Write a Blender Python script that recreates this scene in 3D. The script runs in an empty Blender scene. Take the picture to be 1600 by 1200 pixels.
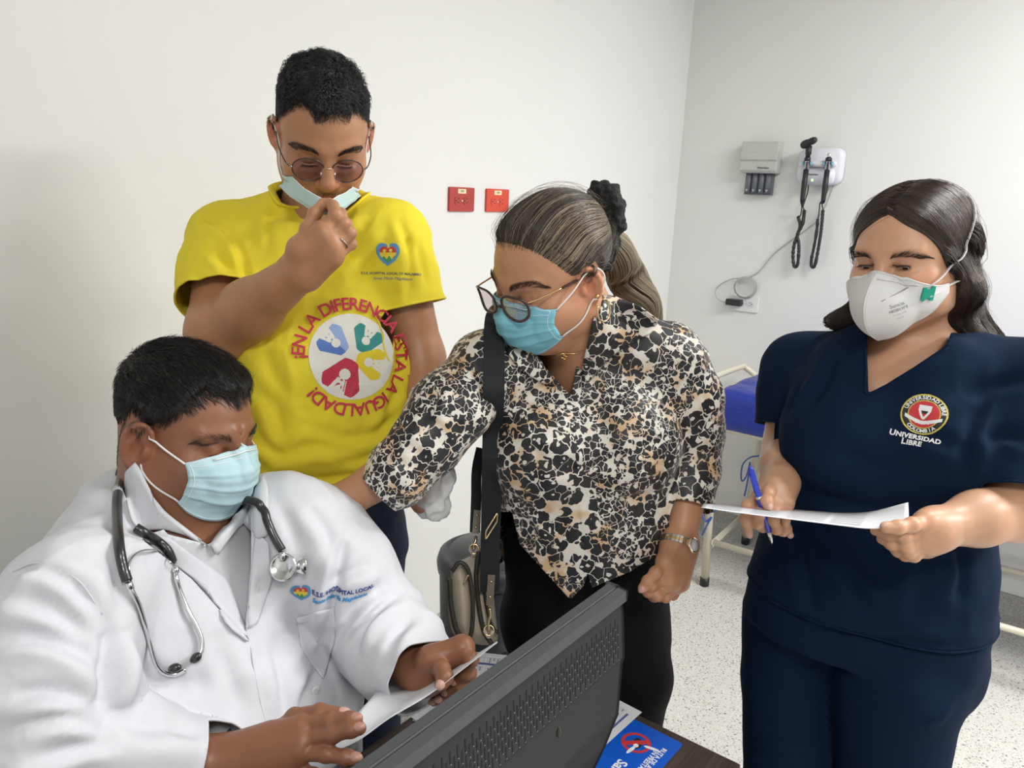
import bpy, bmesh, math, random
import numpy as np
from mathutils import Vector, Matrix
from mathutils.bvhtree import BVHTree

# ------------------------------------------------------------------ camera, world, light
SC = bpy.context.scene
COL = SC.collection
FPX, CAMH = 1210.0, 1.55
_n = lambda v: np.asarray(v, float) / np.linalg.norm(v)
D1 = _n([(1745-800)/FPX, (342-600)/FPX, 1.0])            # direction of the left wall
D2 = np.array([(-850-800)/FPX, (228-600)/FPX, 1.0]); D2 = _n(D2 - D1*(D1@D2))   # direction of the right wall
UPV = np.cross(D2, D1); UPV = UPV if UPV[1] < 0 else -UPV
CM = np.array([D1, D2, UPV])                               # room axes from camera axes
CAMPOS = np.array([0, 0, CAMH])
cam = bpy.data.cameras.new('camera'); camo = bpy.data.objects.new('camera', cam); COL.objects.link(camo)
_r, _u, _b = CM@np.array([1, 0, 0.]), CM@np.array([0, -1, 0.]), CM@np.array([0, 0, -1.])
camo.matrix_world = Matrix([[_r[0], _u[0], _b[0], 0], [_r[1], _u[1], _b[1], 0], [_r[2], _u[2], _b[2], CAMH], [0, 0, 0, 1]])
cam.sensor_width = 36; cam.lens = FPX/1600*36; cam.clip_start = .02
SC.camera = camo
SC.view_settings.view_transform = 'Standard'; SC.view_settings.look = 'None'
SC.view_settings.gamma = 1; SC.view_settings.use_curve_mapping = False
SC.view_settings.exposure = 0.48
try:
    SC.cycles.use_denoising = True; SC.cycles.max_bounces = 8; SC.cycles.diffuse_bounces = 4
    SC.cycles.transparent_max_bounces = 16; SC.cycles.caustics_reflective = False; SC.cycles.caustics_refractive = False
    SC.cycles.sample_clamp_indirect = 4
except Exception: pass
wd = bpy.data.worlds.new('world'); SC.world = wd; wd.use_nodes = True
wd.node_tree.nodes['Background'].inputs[0].default_value = (.80, .85, 1, 1)
wd.node_tree.nodes['Background'].inputs[1].default_value = .6
CEIL = 2.75
LAMPS = [(2.1, -.35, .8, .4, 19), (2.4, -1.7, 1.2, .4, 66), (-.5, -.7, .8, .4, 20)]
for i, (x, y, sx, sy, e) in enumerate(LAMPS):              # light given off by the ceiling panels
    l = bpy.data.lights.new('panel_light', 'AREA'); l.shape = 'RECTANGLE'; l.size = sx; l.size_y = sy; l.energy = e
    l.color = (1, .995, .985)
    o = bpy.data.objects.new('panel_light', l); o.location = (x, y, CEIL-.035); COL.objects.link(o)

def W(px, py, d):                                          # the room point seen at (px, py) at depth d
    return CM@np.array([(px-800)/FPX*d, (py-600)/FPX*d, d]) + CAMPOS
def ray(px, py): return _n(CM@np.array([(px-800)/FPX, (py-600)/FPX, 1.0]))
def onz(px, py, z):
    r = CM@np.array([(px-800)/FPX, (py-600)/FPX, 1.0]); return r*((z-CAMH)/r[2]) + CAMPOS
def onplane(px, py, ax, val):
    r = CM@np.array([(px-800)/FPX, (py-600)/FPX, 1.0]); return r*((val-CAMPOS[ax])/r[ax]) + CAMPOS
def pix(P):
    q = (np.asarray(P)-CAMPOS)@CM; return np.stack([q[..., 0]/q[..., 2]*FPX+800, q[..., 1]/q[..., 2]*FPX+600], -1), q[..., 2]

# ------------------------------------------------------------------ objects
def thing(name, label, cat, loc=(0, 0, 0), group=None):
    o = bpy.data.objects.new(name, None); COL.objects.link(o); o.location = [float(v) for v in loc]
    o.empty_display_size = .05; o['label'] = label; o['category'] = cat
    if group: o['group'] = group
    return o
def tag(o, label, cat, group=None):
    o['label'] = label; o['category'] = cat
    if group: o['group'] = group
    return o
def struct(o): o['kind'] = 'structure'; return o
def _wpos(p):
    v = Vector((0, 0, 0))
    while p is not None: v += p.location; p = p.parent
    return v
def mesh(name, V, F, mat, parent=None, smooth=True, label=None, col=None, mats=None, fmat=None):
    V = np.asarray(V, float)
    me = bpy.data.meshes.new(name)
    if parent is not None: V = V - np.array(_wpos(parent))
    if isinstance(F, np.ndarray) and F.ndim == 2:
        nf, k = F.shape
        me.vertices.add(len(V)); me.vertices.foreach_set('co', V.astype(np.float32).ravel())
        me.loops.add(nf*k); me.loops.foreach_set('vertex_index', F.astype(np.int32).ravel())
        me.polygons.add(nf); me.polygons.foreach_set('loop_start', np.arange(0, nf*k, k, dtype=np.int32))
        me.polygons.foreach_set('loop_total', np.full(nf, k, dtype=np.int32))
        me.update(calc_edges=True); me.validate()
    else:
        me.from_pydata([tuple(v) for v in V], [], [tuple(int(i) for i in f) for f in F]); me.update()
    if smooth: me.polygons.foreach_set('use_smooth', np.ones(len(me.polygons), dtype=bool))
    for m in (mats or [mat]): me.materials.append(m)
    if fmat is not None and len(fmat) == len(me.polygons): me.polygons.foreach_set('material_index', np.asarray(fmat, np.int32))
    if col is not None and len(col) == len(me.vertices):
        a = me.color_attributes.new('tint', 'FLOAT_COLOR', 'POINT')
        c = np.ones((len(col), 4), np.float32); c[:, :3] = col; a.data.foreach_set('color', c.ravel())
    o = bpy.data.objects.new(name, me); COL.objects.link(o)
    if parent is not None: o.parent = parent
    if label: o['label'] = label
    return o
def join(*parts):                                          # (V, F) lists into one
    Vs, Fs, n = [], [], 0
    for V, F in parts:
        V = np.asarray(V, float); Vs.append(V); Fs += [[int(i)+n for i in f] for f in F]; n += len(V)
    return np.concatenate(Vs), Fs
def solid(o, t, off=-1):
    m = o.modifiers.new('thickness', 'SOLIDIFY'); m.thickness = t; m.offset = off; return o
def bevel(o, w, seg=2):
    m = o.modifiers.new('bevel', 'BEVEL'); m.width = w; m.segments = seg; m.limit_method = 'ANGLE'; return o
# primitive (V, F) makers
def frame(z, hint=(0, 0, 1)):
    z = _n(z); h = np.asarray(hint, float)
    if abs(z@_n(h)) > .98: h = np.array([1, 0, 0.]) if abs(z[0]) < .9 else np.array([0, 1, 0.])
    x = _n(np.cross(h, z)); return np.array([x, np.cross(z, x), z])          # rows x, y, z
def box(c, s, R=None):
    v = np.array([[x, y, z] for x in (-.5, .5) for y in (-.5, .5) for z in (-.5, .5)])*np.asarray(s, float)
    if R is not None: v = v@np.asarray(R)
    return v+np.asarray(c, float), [[0, 1, 3, 2], [4, 6, 7, 5], [0, 4, 5, 1], [2, 3, 7, 6], [0, 2, 6, 4], [1, 5, 7, 3]]
def boxb(a, b): a = np.asarray(a, float); b = np.asarray(b, float); return box((a+b)/2, np.abs(b-a))
def spline(P, n=8, closed=False):
    P = np.asarray(P, float)
    if len(P) < 3 and not closed: return np.array([P[0]+(P[-1]-P[0])*t for t in np.linspace(0, 1, n+1)])
    Q = np.concatenate([P[-1:], P, P[:2]]) if closed else np.concatenate([[2*P[0]-P[1]], P, [2*P[-1]-P[-2]]])
    out = []
    for i in range(1, len(Q)-2):
        for t in np.arange(n)/n:
            a, b, c, d = Q[i-1:i+3]
            out.append(.5*((2*b)+(c-a)*t+(2*a-5*b+4*c-d)*t*t+(-a+3*b-3*c+d)*t**3))
    if not closed: out.append(P[-1])
    return np.array(out)
def tube(P, r, n=10, closed=False, caps=True, flat=None, hint=(0, 0, 1)):
    P = np.asarray(P, float); m = len(P); r = np.broadcast_to(np.asarray(r, float), (m,))
    T = np.roll(P, -1, 0)-np.roll(P, 1, 0) if closed else np.gradient(P, axis=0)
    V = []; x = frame(T[0], hint)[0]
    for i in range(m):
        t = _n(T[i]); x = x-t*(x@t); x = _n(x); y = np.cross(t, x)
        a = np.arange(n)*2*np.pi/n; fx, fy = flat if flat else (1, 1)
        V.append(P[i]+r[i]*(np.cos(a)[:, None]*x*fx+np.sin(a)[:, None]*y*fy))
    V = np.concatenate(V); F = []
    for i in range(m if closed else m-1):
        j = (i+1) % m
        for k in range(n): F.append([i*n+k, i*n+(k+1) % n, j*n+(k+1) % n, j*n+k])
    if not closed and caps: F.append(list(range(n))[::-1]); F.append([(m-1)*n+k for k in range(n)])
    return V, F
def lathe(prof, c=(0, 0, 0), R=None, n=32):                # prof rows (r, z)
    a = np.arange(n)*2*np.pi/n; V = np.concatenate([np.stack([r*np.cos(a), r*np.sin(a), np.full(n, z)], 1) for r, z in prof])
    if R is not None: V = V@np.asarray(R)
    F = [[i*n+k, i*n+(k+1) % n, (i+1)*n+(k+1) % n, (i+1)*n+k] for i in range(len(prof)-1) for k in range(n)]
    F.append(list(range(n))[::-1]); F.append([(len(prof)-1)*n+k for k in range(n)])
    return V+np.asarray(c, float), F
def prism(poly, c, R, t):                                  # 2D outline in the plane of rows R[0], R[1], thickness t along R[2]
    R = np.asarray(R, float); p = np.asarray(poly, float); n = len(p)
    a = p[:, :1]*R[0]+p[:, 1:]*R[1]+np.asarray(c, float)
    return np.concatenate([a, a+R[2]*t]), [list(range(n))[::-1], [n+i for i in range(n)]]+[[i, (i+1) % n, n+(i+1) % n, n+i] for i in range(n)]
def rrect(w, h, r, n=5):
    return [[sx*(w/2-r)+r*math.cos(a), sy*(h/2-r)+r*math.sin(a)] for sx, sy, a0 in ((1, 1, 0), (-1, 1, 90), (-1, -1, 180), (1, -1, 270)) for a in [math.radians(a0+90*k/n) for k in range(n+1)]]
def ball(c, r, n=16, R=None):
    r = np.broadcast_to(np.asarray(r, float), (3,)); V = []
    for i in range(n//2+1):
        t = math.pi*i/(n//2); V += [[math.sin(t)*math.cos(p), math.sin(t)*math.sin(p), math.cos(t)] for p in np.arange(n)*2*np.pi/n]
    V = np.array(V)*r
    if R is not None: V = V@np.asarray(R)
    return V+np.asarray(c, float), [[i*n+k, (i+1)*n+k, (i+1)*n+(k+1) % n, i*n+(k+1) % n] for i in range(n//2) for k in range(n)]

# ------------------------------------------------------------------ materials
def nodes(name):
    m = bpy.data.materials.new(name); m.use_nodes = True; nt = m.node_tree
    return m, nt, nt.nodes['Principled BSDF'], nt.links.new
def mat(name, col, rough=.5, metal=0, bump=None, var=None, sss=0, spec=.5, trans=0, coat=0, emis=None, alpha=1, tint=False, sheen=0):
    m, nt, b, L = nodes(name); c = (*col, 1)
    b.inputs['Base Color'].default_value = c; b.inputs['Roughness'].default_value = rough; b.inputs['Metallic'].default_value = metal
    b.inputs['Specular IOR Level'].default_value = spec; b.inputs['Transmission Weight'].default_value = trans
    b.inputs['Coat Weight'].default_value = coat; b.inputs['Alpha'].default_value = alpha
    if sheen: b.inputs['Sheen Weight'].default_value = sheen
    if sss:
        b.inputs['Subsurface Weight'].default_value = sss; b.inputs['Subsurface Scale'].default_value = .01
        b.inputs['Subsurface Radius'].default_value = (1, .35, .2)
    if emis: b.inputs['Emission Color'].default_value = c; b.inputs['Emission Strength'].default_value = emis
    tc = nt.nodes.new('ShaderNodeTexCoord'); src = None
    if tint:
        a = nt.nodes.new('ShaderNodeVertexColor'); a.layer_name = 'tint'
        mx = nt.nodes.new('ShaderNodeMix'); mx.data_type = 'RGBA'; mx.blend_type = 'MULTIPLY'; mx.inputs[0].default_value = 1
        mx.inputs[6].default_value = c; L(a.outputs[0], mx.inputs[7]); src = mx.outputs[2]; L(src, b.inputs['Base Color'])
    if var:                                                 # (scale, amount)
        n = nt.nodes.new('ShaderNodeTexNoise'); n.inputs['Scale'].default_value = var[0]; n.inputs['Detail'].default_value = 4
        L(tc.outputs['Object'], n.inputs['Vector'])
        r = nt.nodes.new('ShaderNodeMapRange'); r.inputs[1].default_value = .3; r.inputs[2].default_value = .7
        r.inputs[3].default_value = 1-var[1]; r.inputs[4].default_value = 1+var[1]; L(n.outputs[0], r.inputs[0])
        mx = nt.nodes.new('ShaderNodeVectorMath'); mx.operation = 'SCALE'
        if src: L(src, mx.inputs[0])
        else: mx.inputs[0].default_value = col
        L(r.outputs[0], mx.inputs['Scale']); L(mx.outputs[0], b.inputs['Base Color'])
    if bump:                                                # list of (scale, strength, distance)
        prev = None
        for s, st, di in bump:
            n = nt.nodes.new('ShaderNodeTexNoise'); n.inputs['Scale'].default_value = s; n.inputs['Detail'].default_value = 3
            L(tc.outputs['Object'], n.inputs['Vector'])
            bp = nt.nodes.new('ShaderNodeBump'); bp.inputs['Strength'].default_value = st; bp.inputs['Distance'].default_value = di
            L(n.outputs[0], bp.inputs['Height'])
            if prev: L(prev.outputs[0], bp.inputs['Normal'])
            prev = bp
        L(prev.outputs[0], b.inputs['Normal'])
    return m

# ------------------------------------------------------------------ implicit bodies: blended primitives meshed on a grid
def _lin(u): return np.clip(u, 0, 1)
class Body:
    def __init__(s): s.p = []
    def add(s, fn, c, rad, k, op=0): s.p.append((fn, np.asarray(c, float), float(rad), k, op)); return s
    def cone(s, a, b, ra, rb, k=.02, op=0):
        a = np.asarray(a, float); b = np.asarray(b, float); ba = b-a; L2 = float(ba@ba)+1e-12
        def fn(P):
            t = _lin(((P-a)@ba)/L2); d = P-a-t[:, None]*ba
            return np.sqrt((d*d).sum(1))-(ra+(rb-ra)*t)
        return s.add(fn, (a+b)/2, np.sqrt(L2)/2+max(ra, rb), k, op)
    def chain(s, pts, rs, k=.02, op=0):
        for i in range(len(pts)-1): s.cone(pts[i], pts[i+1], rs[i], rs[i+1], k, op)
        return s
    def ell(s, c, r, R=None, k=.02, op=0):
        c = np.asarray(c, float); r = np.broadcast_to(np.asarray(r, float), (3,)); R = np.eye(3) if R is None else np.asarray(R)
        def fn(P):
            q = (P-c)@R.T; k0 = np.sqrt(((q/r)**2).sum(1)); k1 = np.sqrt(((q/(r*r))**2).sum(1))+1e-9
            return k0*(k0-1)/k1
        return s.add(fn, c, max(r), k, op)
    def loft(s, rows, R, c, k=.02, op=0, pw=2.3):           # rows: z, cx, cy, rx, ry in the frame R at c
        A = np.array(rows, float); R = np.asarray(R); c = np.asarray(c, float); zs = A[:, 0]
        def fn(P):
            q = (P-c)@R.T; z = q[:, 2]
            g = [np.interp(z, zs, A[:, j]) for j in range(1, 5)]
            u = np.abs((q[:, 0]-g[0])/g[2]); v = np.abs((q[:, 1]-g[1])/g[3]); kk = (u**pw+v**pw)**(1/pw)
            d = (kk-1)*np.minimum(g[2], g[3])*.9; cap = np.maximum(z-zs[-1], zs[0]-z)
            return np.where(cap > -.02, np.maximum(d, cap), d)
        h = (zs[0]+zs[-1])/2; cc = c+np.array([A[:, 1].mean(), A[:, 2].mean(), h])@R
        return s.add(fn, cc, np.hypot((zs[-1]-zs[0])/2, max(A[:, 3].max(), A[:, 4].max())*1.15)+.03, k, op)
    def ev(s, P, near=None):
        P = np.asarray(P, float); F = np.full(len(P), .3)
        for fn, c, rad, k, op in s.p:
            R2 = (rad+k+.05)**2; m = ((P-c)**2).sum(1) < R2
            if not m.any(): continue
            b = fn(P[m]); a = F[m]
            if op == 0:
                h = np.maximum(k-np.abs(a-b), 0)/k; F[m] = np.minimum(a, b)-h*h*k*.25
            elif op == 1:                                   # carve
                b = -b; h = np.maximum(k-np.abs(a-b), 0)/k; F[m] = np.maximum(a, b)+h*h*k*.25
        return F
    def grad(s, P, e=.0015):
        P = np.asarray(P, float); g = np.stack([s.ev(P+d)-s.ev(P-d) for d in np.eye(3)*e], 1)
        return g/(np.linalg.norm(g, axis=1, keepdims=True)+1e-9)
    def snap(s, P, off=0, it=3):
        P = np.array(P, float)
        for _ in range(it): P -= s.grad(P)*np.clip(s.ev(P)-off, -.03, .03)[:, None]
        return P
    def mesh(s, lo, hi, h):                                 # blocks near the surface only, then surface nets
        lo = np.asarray(lo, float); hi = np.asarray(hi, float); B = 12
        n = np.maximum(np.ceil((hi-lo)/(h*B)).astype(int), 1); N = n*B+1
        F = np.full(N, 1., np.float32)
        bi = np.stack(np.meshgrid(*[np.arange(k) for k in n], indexing='ij'), -1).reshape(-1, 3)
        cc = lo+(bi+.5)*B*h; dc = s.ev(cc); act = bi[np.abs(dc) < B*h*1.15+.012]
        F *= 1; sgn = np.sign(dc).reshape(n)
        for b, sg in zip(bi, sgn.ravel()):
            if sg < 0: F[b[0]*B:(b[0]+1)*B+1, b[1]*B:(b[1]+1)*B+1, b[2]*B:(b[2]+1)*B+1] = -1
        r = np.arange(B+1); L = np.stack(np.meshgrid(r, r, r, indexing='ij'), -1).reshape(-1, 3)
        for i in range(0, len(act), 160):
            a = act[i:i+160]; idx = (a[:, None]*B+L[None]).reshape(-1, 3)
            v = s.ev(lo+idx*h); F[idx[:, 0], idx[:, 1], idx[:, 2]] = v
        return nets(F, lo, h)
def nets(F, lo, h):
    S = F < 0; cnt = np.zeros(np.array(F.shape)-1, np.int8)
    corners = [(i, j, k) for i in (0, 1) for j in (0, 1) for k in (0, 1)]
    sl = lambda i, n: slice(i, n-1+i)
    nx, ny, nz = F.shape
    for i, j, k in corners: cnt += S[sl(i, nx), sl(j, ny), sl(k, nz)]
    ci = np.argwhere((cnt > 0) & (cnt < 8)); idm = np.full(cnt.shape, -1, np.int64); idm[ci[:, 0], ci[:, 1], ci[:, 2]] = np.arange(len(ci))
    vals = {c: F[ci[:, 0]+c[0], ci[:, 1]+c[1], ci[:, 2]+c[2]] for c in corners}
    acc = np.zeros((len(ci), 3)); w = np.zeros(len(ci))
    for a in corners:
        for ax in range(3):
            if a[ax] == 0:
                b = list(a); b[ax] = 1; b = tuple(b); va, vb = vals[a], vals[b]; m = (va < 0) != (vb < 0)
                t = np.where(m, va/np.where(m, va-vb, 1), 0); p = np.array(a, float)[None].repeat(len(ci), 0); p[:, ax] += t
                acc += p*m[:, None]; w += m
    V = lo+(ci+acc/w[:, None])*h; Q = []
    for ax in range(3):
        o = [i for i in range(3) if i != ax]
        A = np.take(S, range(F.shape[ax]-1), ax); Bm = np.take(S, range(1, F.shape[ax]), ax)
        e = np.argwhere(A != Bm); e = e[(e[:, o[0]] > 0) & (e[:, o[1]] > 0) & (e[:, o[0]] < F.shape[o[0]]-1) & (e[:, o[1]] < F.shape[o[1]]-1)]
        q = []
        for d0, d1 in ((0, 0), (1, 0), (1, 1), (0, 1)):
            c = e.copy(); c[:, o[0]] -= d0; c[:, o[1]] -= d1; q.append(idm[c[:, 0], c[:, 1], c[:, 2]])
        q = np.stack(q, 1); ins = A[e[:, 0], e[:, 1], e[:, 2]]
        flip = ins if ax != 1 else ~ins
        q[~flip] = q[~flip][:, ::-1]; Q.append(q[(q >= 0).all(1)])
    return V, np.concatenate(Q)
def tri(Q): return np.concatenate([Q[:, [0, 1, 2]], Q[:, [0, 2, 3]]])
def clip(V, T, g):                                          # keep the part of a triangle mesh where g(V) > 0, cut cleanly
    gv = g(V); gv = np.where(np.abs(gv) < 1e-7, 1e-7, gv); ins = gv > 0
    k = ins[T].sum(1); keep = T[k == 3]; V2 = [V]; n = len(V); out = [keep]; edge = {}; new = []
    def cut(a, b):
        e = (a, b) if a < b else (b, a)
        if e not in edge:
            t = gv[a]/(gv[a]-gv[b]); edge[e] = n+len(new); new.append(V[a]+(V[b]-V[a])*t)
        return edge[e]
    add = []
    for t in T[(k == 1) | (k == 2)]:
        t = [int(i) for i in t]
        while not (ins[t[0]] and not ins[t[2]] if sum(ins[t]) == 2 else ins[t[0]]): t = t[1:]+t[:1]
        if sum(ins[t]) == 1: add.append([t[0], cut(t[0], t[1]), cut(t[0], t[2])])
        else:
            if not ins[t[1]]: t = t[1:]+t[:1]
            c, d = cut(t[1], t[2]), cut(t[0], t[2]); add += [[t[0], t[1], c], [t[0], c, d]]
    T2 = np.concatenate([keep]+([np.array(add)] if add else [])); V2 = np.concatenate([V]+([np.array(new)] if new else []))
    u, inv = np.unique(T2, return_inverse=True)
    return V2[u], inv.reshape(T2.shape)
def normals(V, T):
    n = np.cross(V[T[:, 1]]-V[T[:, 0]], V[T[:, 2]]-V[T[:, 0]]); N = np.zeros_like(V)
    for i in range(3): np.add.at(N, T[:, i], n)
    return N/(np.linalg.norm(N, axis=1, keepdims=True)+1e-12)
def smooth(V, T, it=1, f=.5):
    E = np.concatenate([T[:, [0, 1]], T[:, [1, 2]], T[:, [2, 0]]]); E = np.concatenate([E, E[:, ::-1]])
    c = np.bincount(E[:, 0], minlength=len(V))[:, None]
    key = np.sort(E, 1); k = key[:, 0].astype(np.int64)*len(V)+key[:, 1]; u, cn = np.unique(k, return_counts=True)
    bd = u[cn == 2]; b = np.zeros(len(V), bool); b[bd//len(V)] = True; b[bd % len(V)] = True
    for _ in range(it):
        A = np.zeros_like(V)
        for j in range(3): A[:, j] = np.bincount(E[:, 0], V[E[:, 1], j], minlength=len(V))
        N = V+(A/np.maximum(c, 1)-V)*f; N[b] = V[b]; V = N
    return V
def bvh(V, T): return BVHTree.FromPolygons([tuple(v) for v in V], [tuple(int(i) for i in t) for t in T])
def hit(tree, px, py):
    r = tree.ray_cast(Vector(CAMPOS), Vector(ray(px, py)))
    return None if r[0] is None else np.array(r[0])
def segdist(V, P):                                          # distance to a polyline and the fraction along it
    D = np.full(len(V), 9.); U = np.zeros(len(V)); n = len(P)-1
    for i in range(n):
        a, b = P[i], P[i+1]; ba = b-a; t = _lin(((V-a)@ba)/(ba@ba+1e-12)); d = np.linalg.norm(V-a-t[:, None]*ba, axis=1)
        m = d < D; D[m] = d[m]; U[m] = (i+t[m])/n
    return D, U
def folds(V, T, strokes):                                   # strokes: (pixel polyline, width, height): cloth folds pressed along lines seen on it
    tr = bvh(V, T); N = normals(V, T); D = np.zeros(len(V))
    for pl, w, a in strokes:
        P = [hit(tr, *p) for p in pl]; P = [p for p in P if p is not None]
        if len(P) < 2: continue
        P = spline(P, 4); d, u = segdist(V, P); D += a*np.exp(-(d/w)**2)*np.sqrt(np.clip(np.sin(np.pi*np.clip(u, .02, .98)), 0, 1))
    return V+N*D[:, None]
def vnoise(P, s, seed=0):                                   # smooth value noise in -1..1
    Q = np.asarray(P)*s+seed*17.3; i = np.floor(Q).astype(np.int64); f = Q-i; f = f*f*(3-2*f); r = 0
    def hsh(a): 
        x = (a[:, 0]*73856093 ^ a[:, 1]*19349663 ^ a[:, 2]*83492791) & 0xffffff; x = (x*(x*15731+789221)+1376312589) & 0x7fffffff
        return x/0x7fffffff*2-1
    for dx in (0, 1):
        for dy in (0, 1):
            for dz in (0, 1):
                w = (f[:, 0] if dx else 1-f[:, 0])*(f[:, 1] if dy else 1-f[:, 1])*(f[:, 2] if dz else 1-f[:, 2])
                r = r+w*hsh(i+np.array([dx, dy, dz]))
    return r
def strands(P, rad, n=3):                                   # P: (count, steps, 3) hairs as thin tubes; rad (steps,)
    c, m, _ = P.shape; T = np.gradient(P, axis=1); T /= np.linalg.norm(T, axis=2, keepdims=True)+1e-12
    h = np.array([.31, .77, .55]); X = np.cross(T, h); X /= np.linalg.norm(X, axis=2, keepdims=True)+1e-12; Y = np.cross(T, X)
    a = np.arange(n)*2*np.pi/n; rad = np.broadcast_to(rad, (c, m))
    V = P[:, :, None]+rad[:, :, None, None]*(np.cos(a)[:, None]*X[:, :, None]+np.sin(a)[:, None]*Y[:, :, None])
    idx = np.arange(c*m*n).reshape(c, m, n); A = idx[:, :-1]; B = idx[:, 1:]
    F = np.stack([A, np.roll(A, -1, 2), np.roll(B, -1, 2), B], -1).reshape(-1, 4)
    return V.reshape(-1, 3), F
# ------------------------------------------------------------------ the room
WY, WX = 1.65, 3.425
M_wall = mat('white painted plaster', (.78, .78, .757), .55, bump=[(9, .12, .01), (160, .05, .002)], var=(1.3, .02))
M_ceil = mat('white ceiling paint', (.72, .72, .70), .8); M_far = mat('grey fill-damping wall', (.60, .60, .60), .7)  # unseen walls greyed to weaken fill light from the camera side
def floor_mat():
    m, nt, b, L = nodes('terrazzo tiles'); N = nt.nodes.new
    tc = N('ShaderNodeTexCoord'); P = tc.outputs['Object']
    def chip(scale, thr, seed):
        mp = N('ShaderNodeMapping'); mp.inputs['Location'].default_value = (seed, seed*.7, 0); L(P, mp.inputs[0])
        nz = N('ShaderNodeTexNoise'); nz.inputs['Scale'].default_value = scale*1.6; L(mp.outputs[0], nz.inputs['Vector'])
        md = N('ShaderNodeVectorMath'); md.operation = 'MULTIPLY_ADD'; md.inputs[1].default_value = (.006,)*3; L(nz.outputs['Color'], md.inputs[0]); L(mp.outputs[0], md.inputs[2])
        v = N('ShaderNodeTexVoronoi'); v.inputs['Scale'].default_value = scale; L(md.outputs[0], v.inputs['Vector'])
        sp = N('ShaderNodeSeparateColor'); L(v.outputs['Color'], sp.inputs[0])
        mr = N('ShaderNodeMath'); mr.operation = 'MULTIPLY'; mr.inputs[1].default_value = thr; L(sp.outputs[0], mr.inputs[0])
        lt = N('ShaderNodeMath'); lt.operation = 'LESS_THAN'; L(v.outputs['Distance'], lt.inputs[0]); L(mr.outputs[0], lt.inputs[1])
        return lt.outputs[0], sp.outputs[1]
    base = (.62, .61, .565, 1); cur = None
    for sc, th, sd, c in ((150, .46, 0, (.34, .33, .30, 1)), (95, .33, 3, (.16, .16, .15, 1)), (120, .34, 7, (.50, .46, .40, 1)), (110, .35, 11, (.74, .73, .7, 1))):
        f, rnd = chip(sc, th, sd); mx = N('ShaderNodeMix'); mx.data_type = 'RGBA'; L(f, mx.inputs[0])
        if cur: L(cur, mx.inputs[6])
        else: mx.inputs[6].default_value = base
        mx.inputs[7].default_value = c; cur = mx.outputs[2]
    sx = N('ShaderNodeSeparateXYZ'); L(P, sx.inputs[0]); lines = []
    for ax, off in ((0, .12), (1, .075)):
        a = N('ShaderNodeMath'); a.operation = 'ADD'; a.inputs[1].default_value = 30-off; L(sx.outputs[ax], a.inputs[0])
        q = N('ShaderNodeMath'); q.operation = 'PINGPONG'; q.inputs[1].default_value = .15; L(a.outputs[0], q.inputs[0])
        l = N('ShaderNodeMath'); l.operation = 'LESS_THAN'; l.inputs[1].default_value = .0016; L(q.outputs[0], l.inputs[0]); lines.append(l.outputs[0])
    mxm = N('ShaderNodeMath'); mxm.operation = 'MAXIMUM'; L(lines[0], mxm.inputs[0]); L(lines[1], mxm.inputs[1])
    h = N('ShaderNodeMath'); h.operation = 'MULTIPLY'; h.inputs[1].default_value = .7; L(mxm.outputs[0], h.inputs[0])
    mx = N('ShaderNodeMix'); mx.data_type = 'RGBA'; L(h.outputs[0], mx.inputs[0]); L(cur, mx.inputs[6]); mx.inputs[7].default_value = (.70, .68, .64, 1)
    L(mx.outputs[2], b.inputs['Base Color']); b.inputs['Roughness'].default_value = .32
    return m
M_floor = floor_mat()
def st(name, a, b, m): V, F = boxb(a, b); return struct(mesh(name, V, F, m, smooth=False))
X0, Y0 = -1.6, -3.2
st('floor', (X0-.1, Y0-.1, -.1), (WX+.1, WY+.1, 0), M_floor)
ceil = st('ceiling', (X0-.1, Y0-.1, CEIL), (WX+.1, WY+.1, CEIL+.1), M_ceil)
st('wall_left', (X0, WY, 0), (WX+.1, WY+.1, CEIL), M_wall)
st('wall_right', (WX, Y0, 0), (WX+.1, WY, CEIL), M_wall)
st('wall_behind', (X0-.1, Y0-.1, 0), (X0, WY+.1, CEIL), M_far)
st('wall_side', (X0, Y0-.1, 0), (WX+.1, Y0, CEIL), M_far)
M_cove = mat('grey granite chips in cement', (.40, .39, .37), .5, var=(220, .35))
def cove(name, a, b, nrm):                                  # curved sanitary base in the angle of wall and floor
    a, b, nrm = np.array(a, float), np.array(b, float), np.array(nrm, float); prof = [(0, .1), (.012, .1), (.014, .07), (.02, .045), (.035, .025), (.06, .012), (.075, .0), (0, 0)]
    V = [p+nrm*u+np.array([0, 0, z]) for p in (a, b) for u, z in prof]; n = len(prof)
    F = [[i, (i+1) % n, n+(i+1) % n, n+i] for i in range(n)]+[list(range(n))[::-1], [n+i for i in range(n)]]
    return struct(mesh(name, V, F, M_cove, smooth=False))
cove('baseboard_left', (X0, WY, 0), (WX, WY, 0), (0, -1, 0))
cove('baseboard_right', (WX, Y0, 0), (WX, WY-.075, 0), (-1, 0, 0))
M_pan = mat('white lamp housing', (.8, .8, .8), .4)
M_dif = mat('lit lamp diffuser', (1, .985, .95), .5, emis=3.0)
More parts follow.
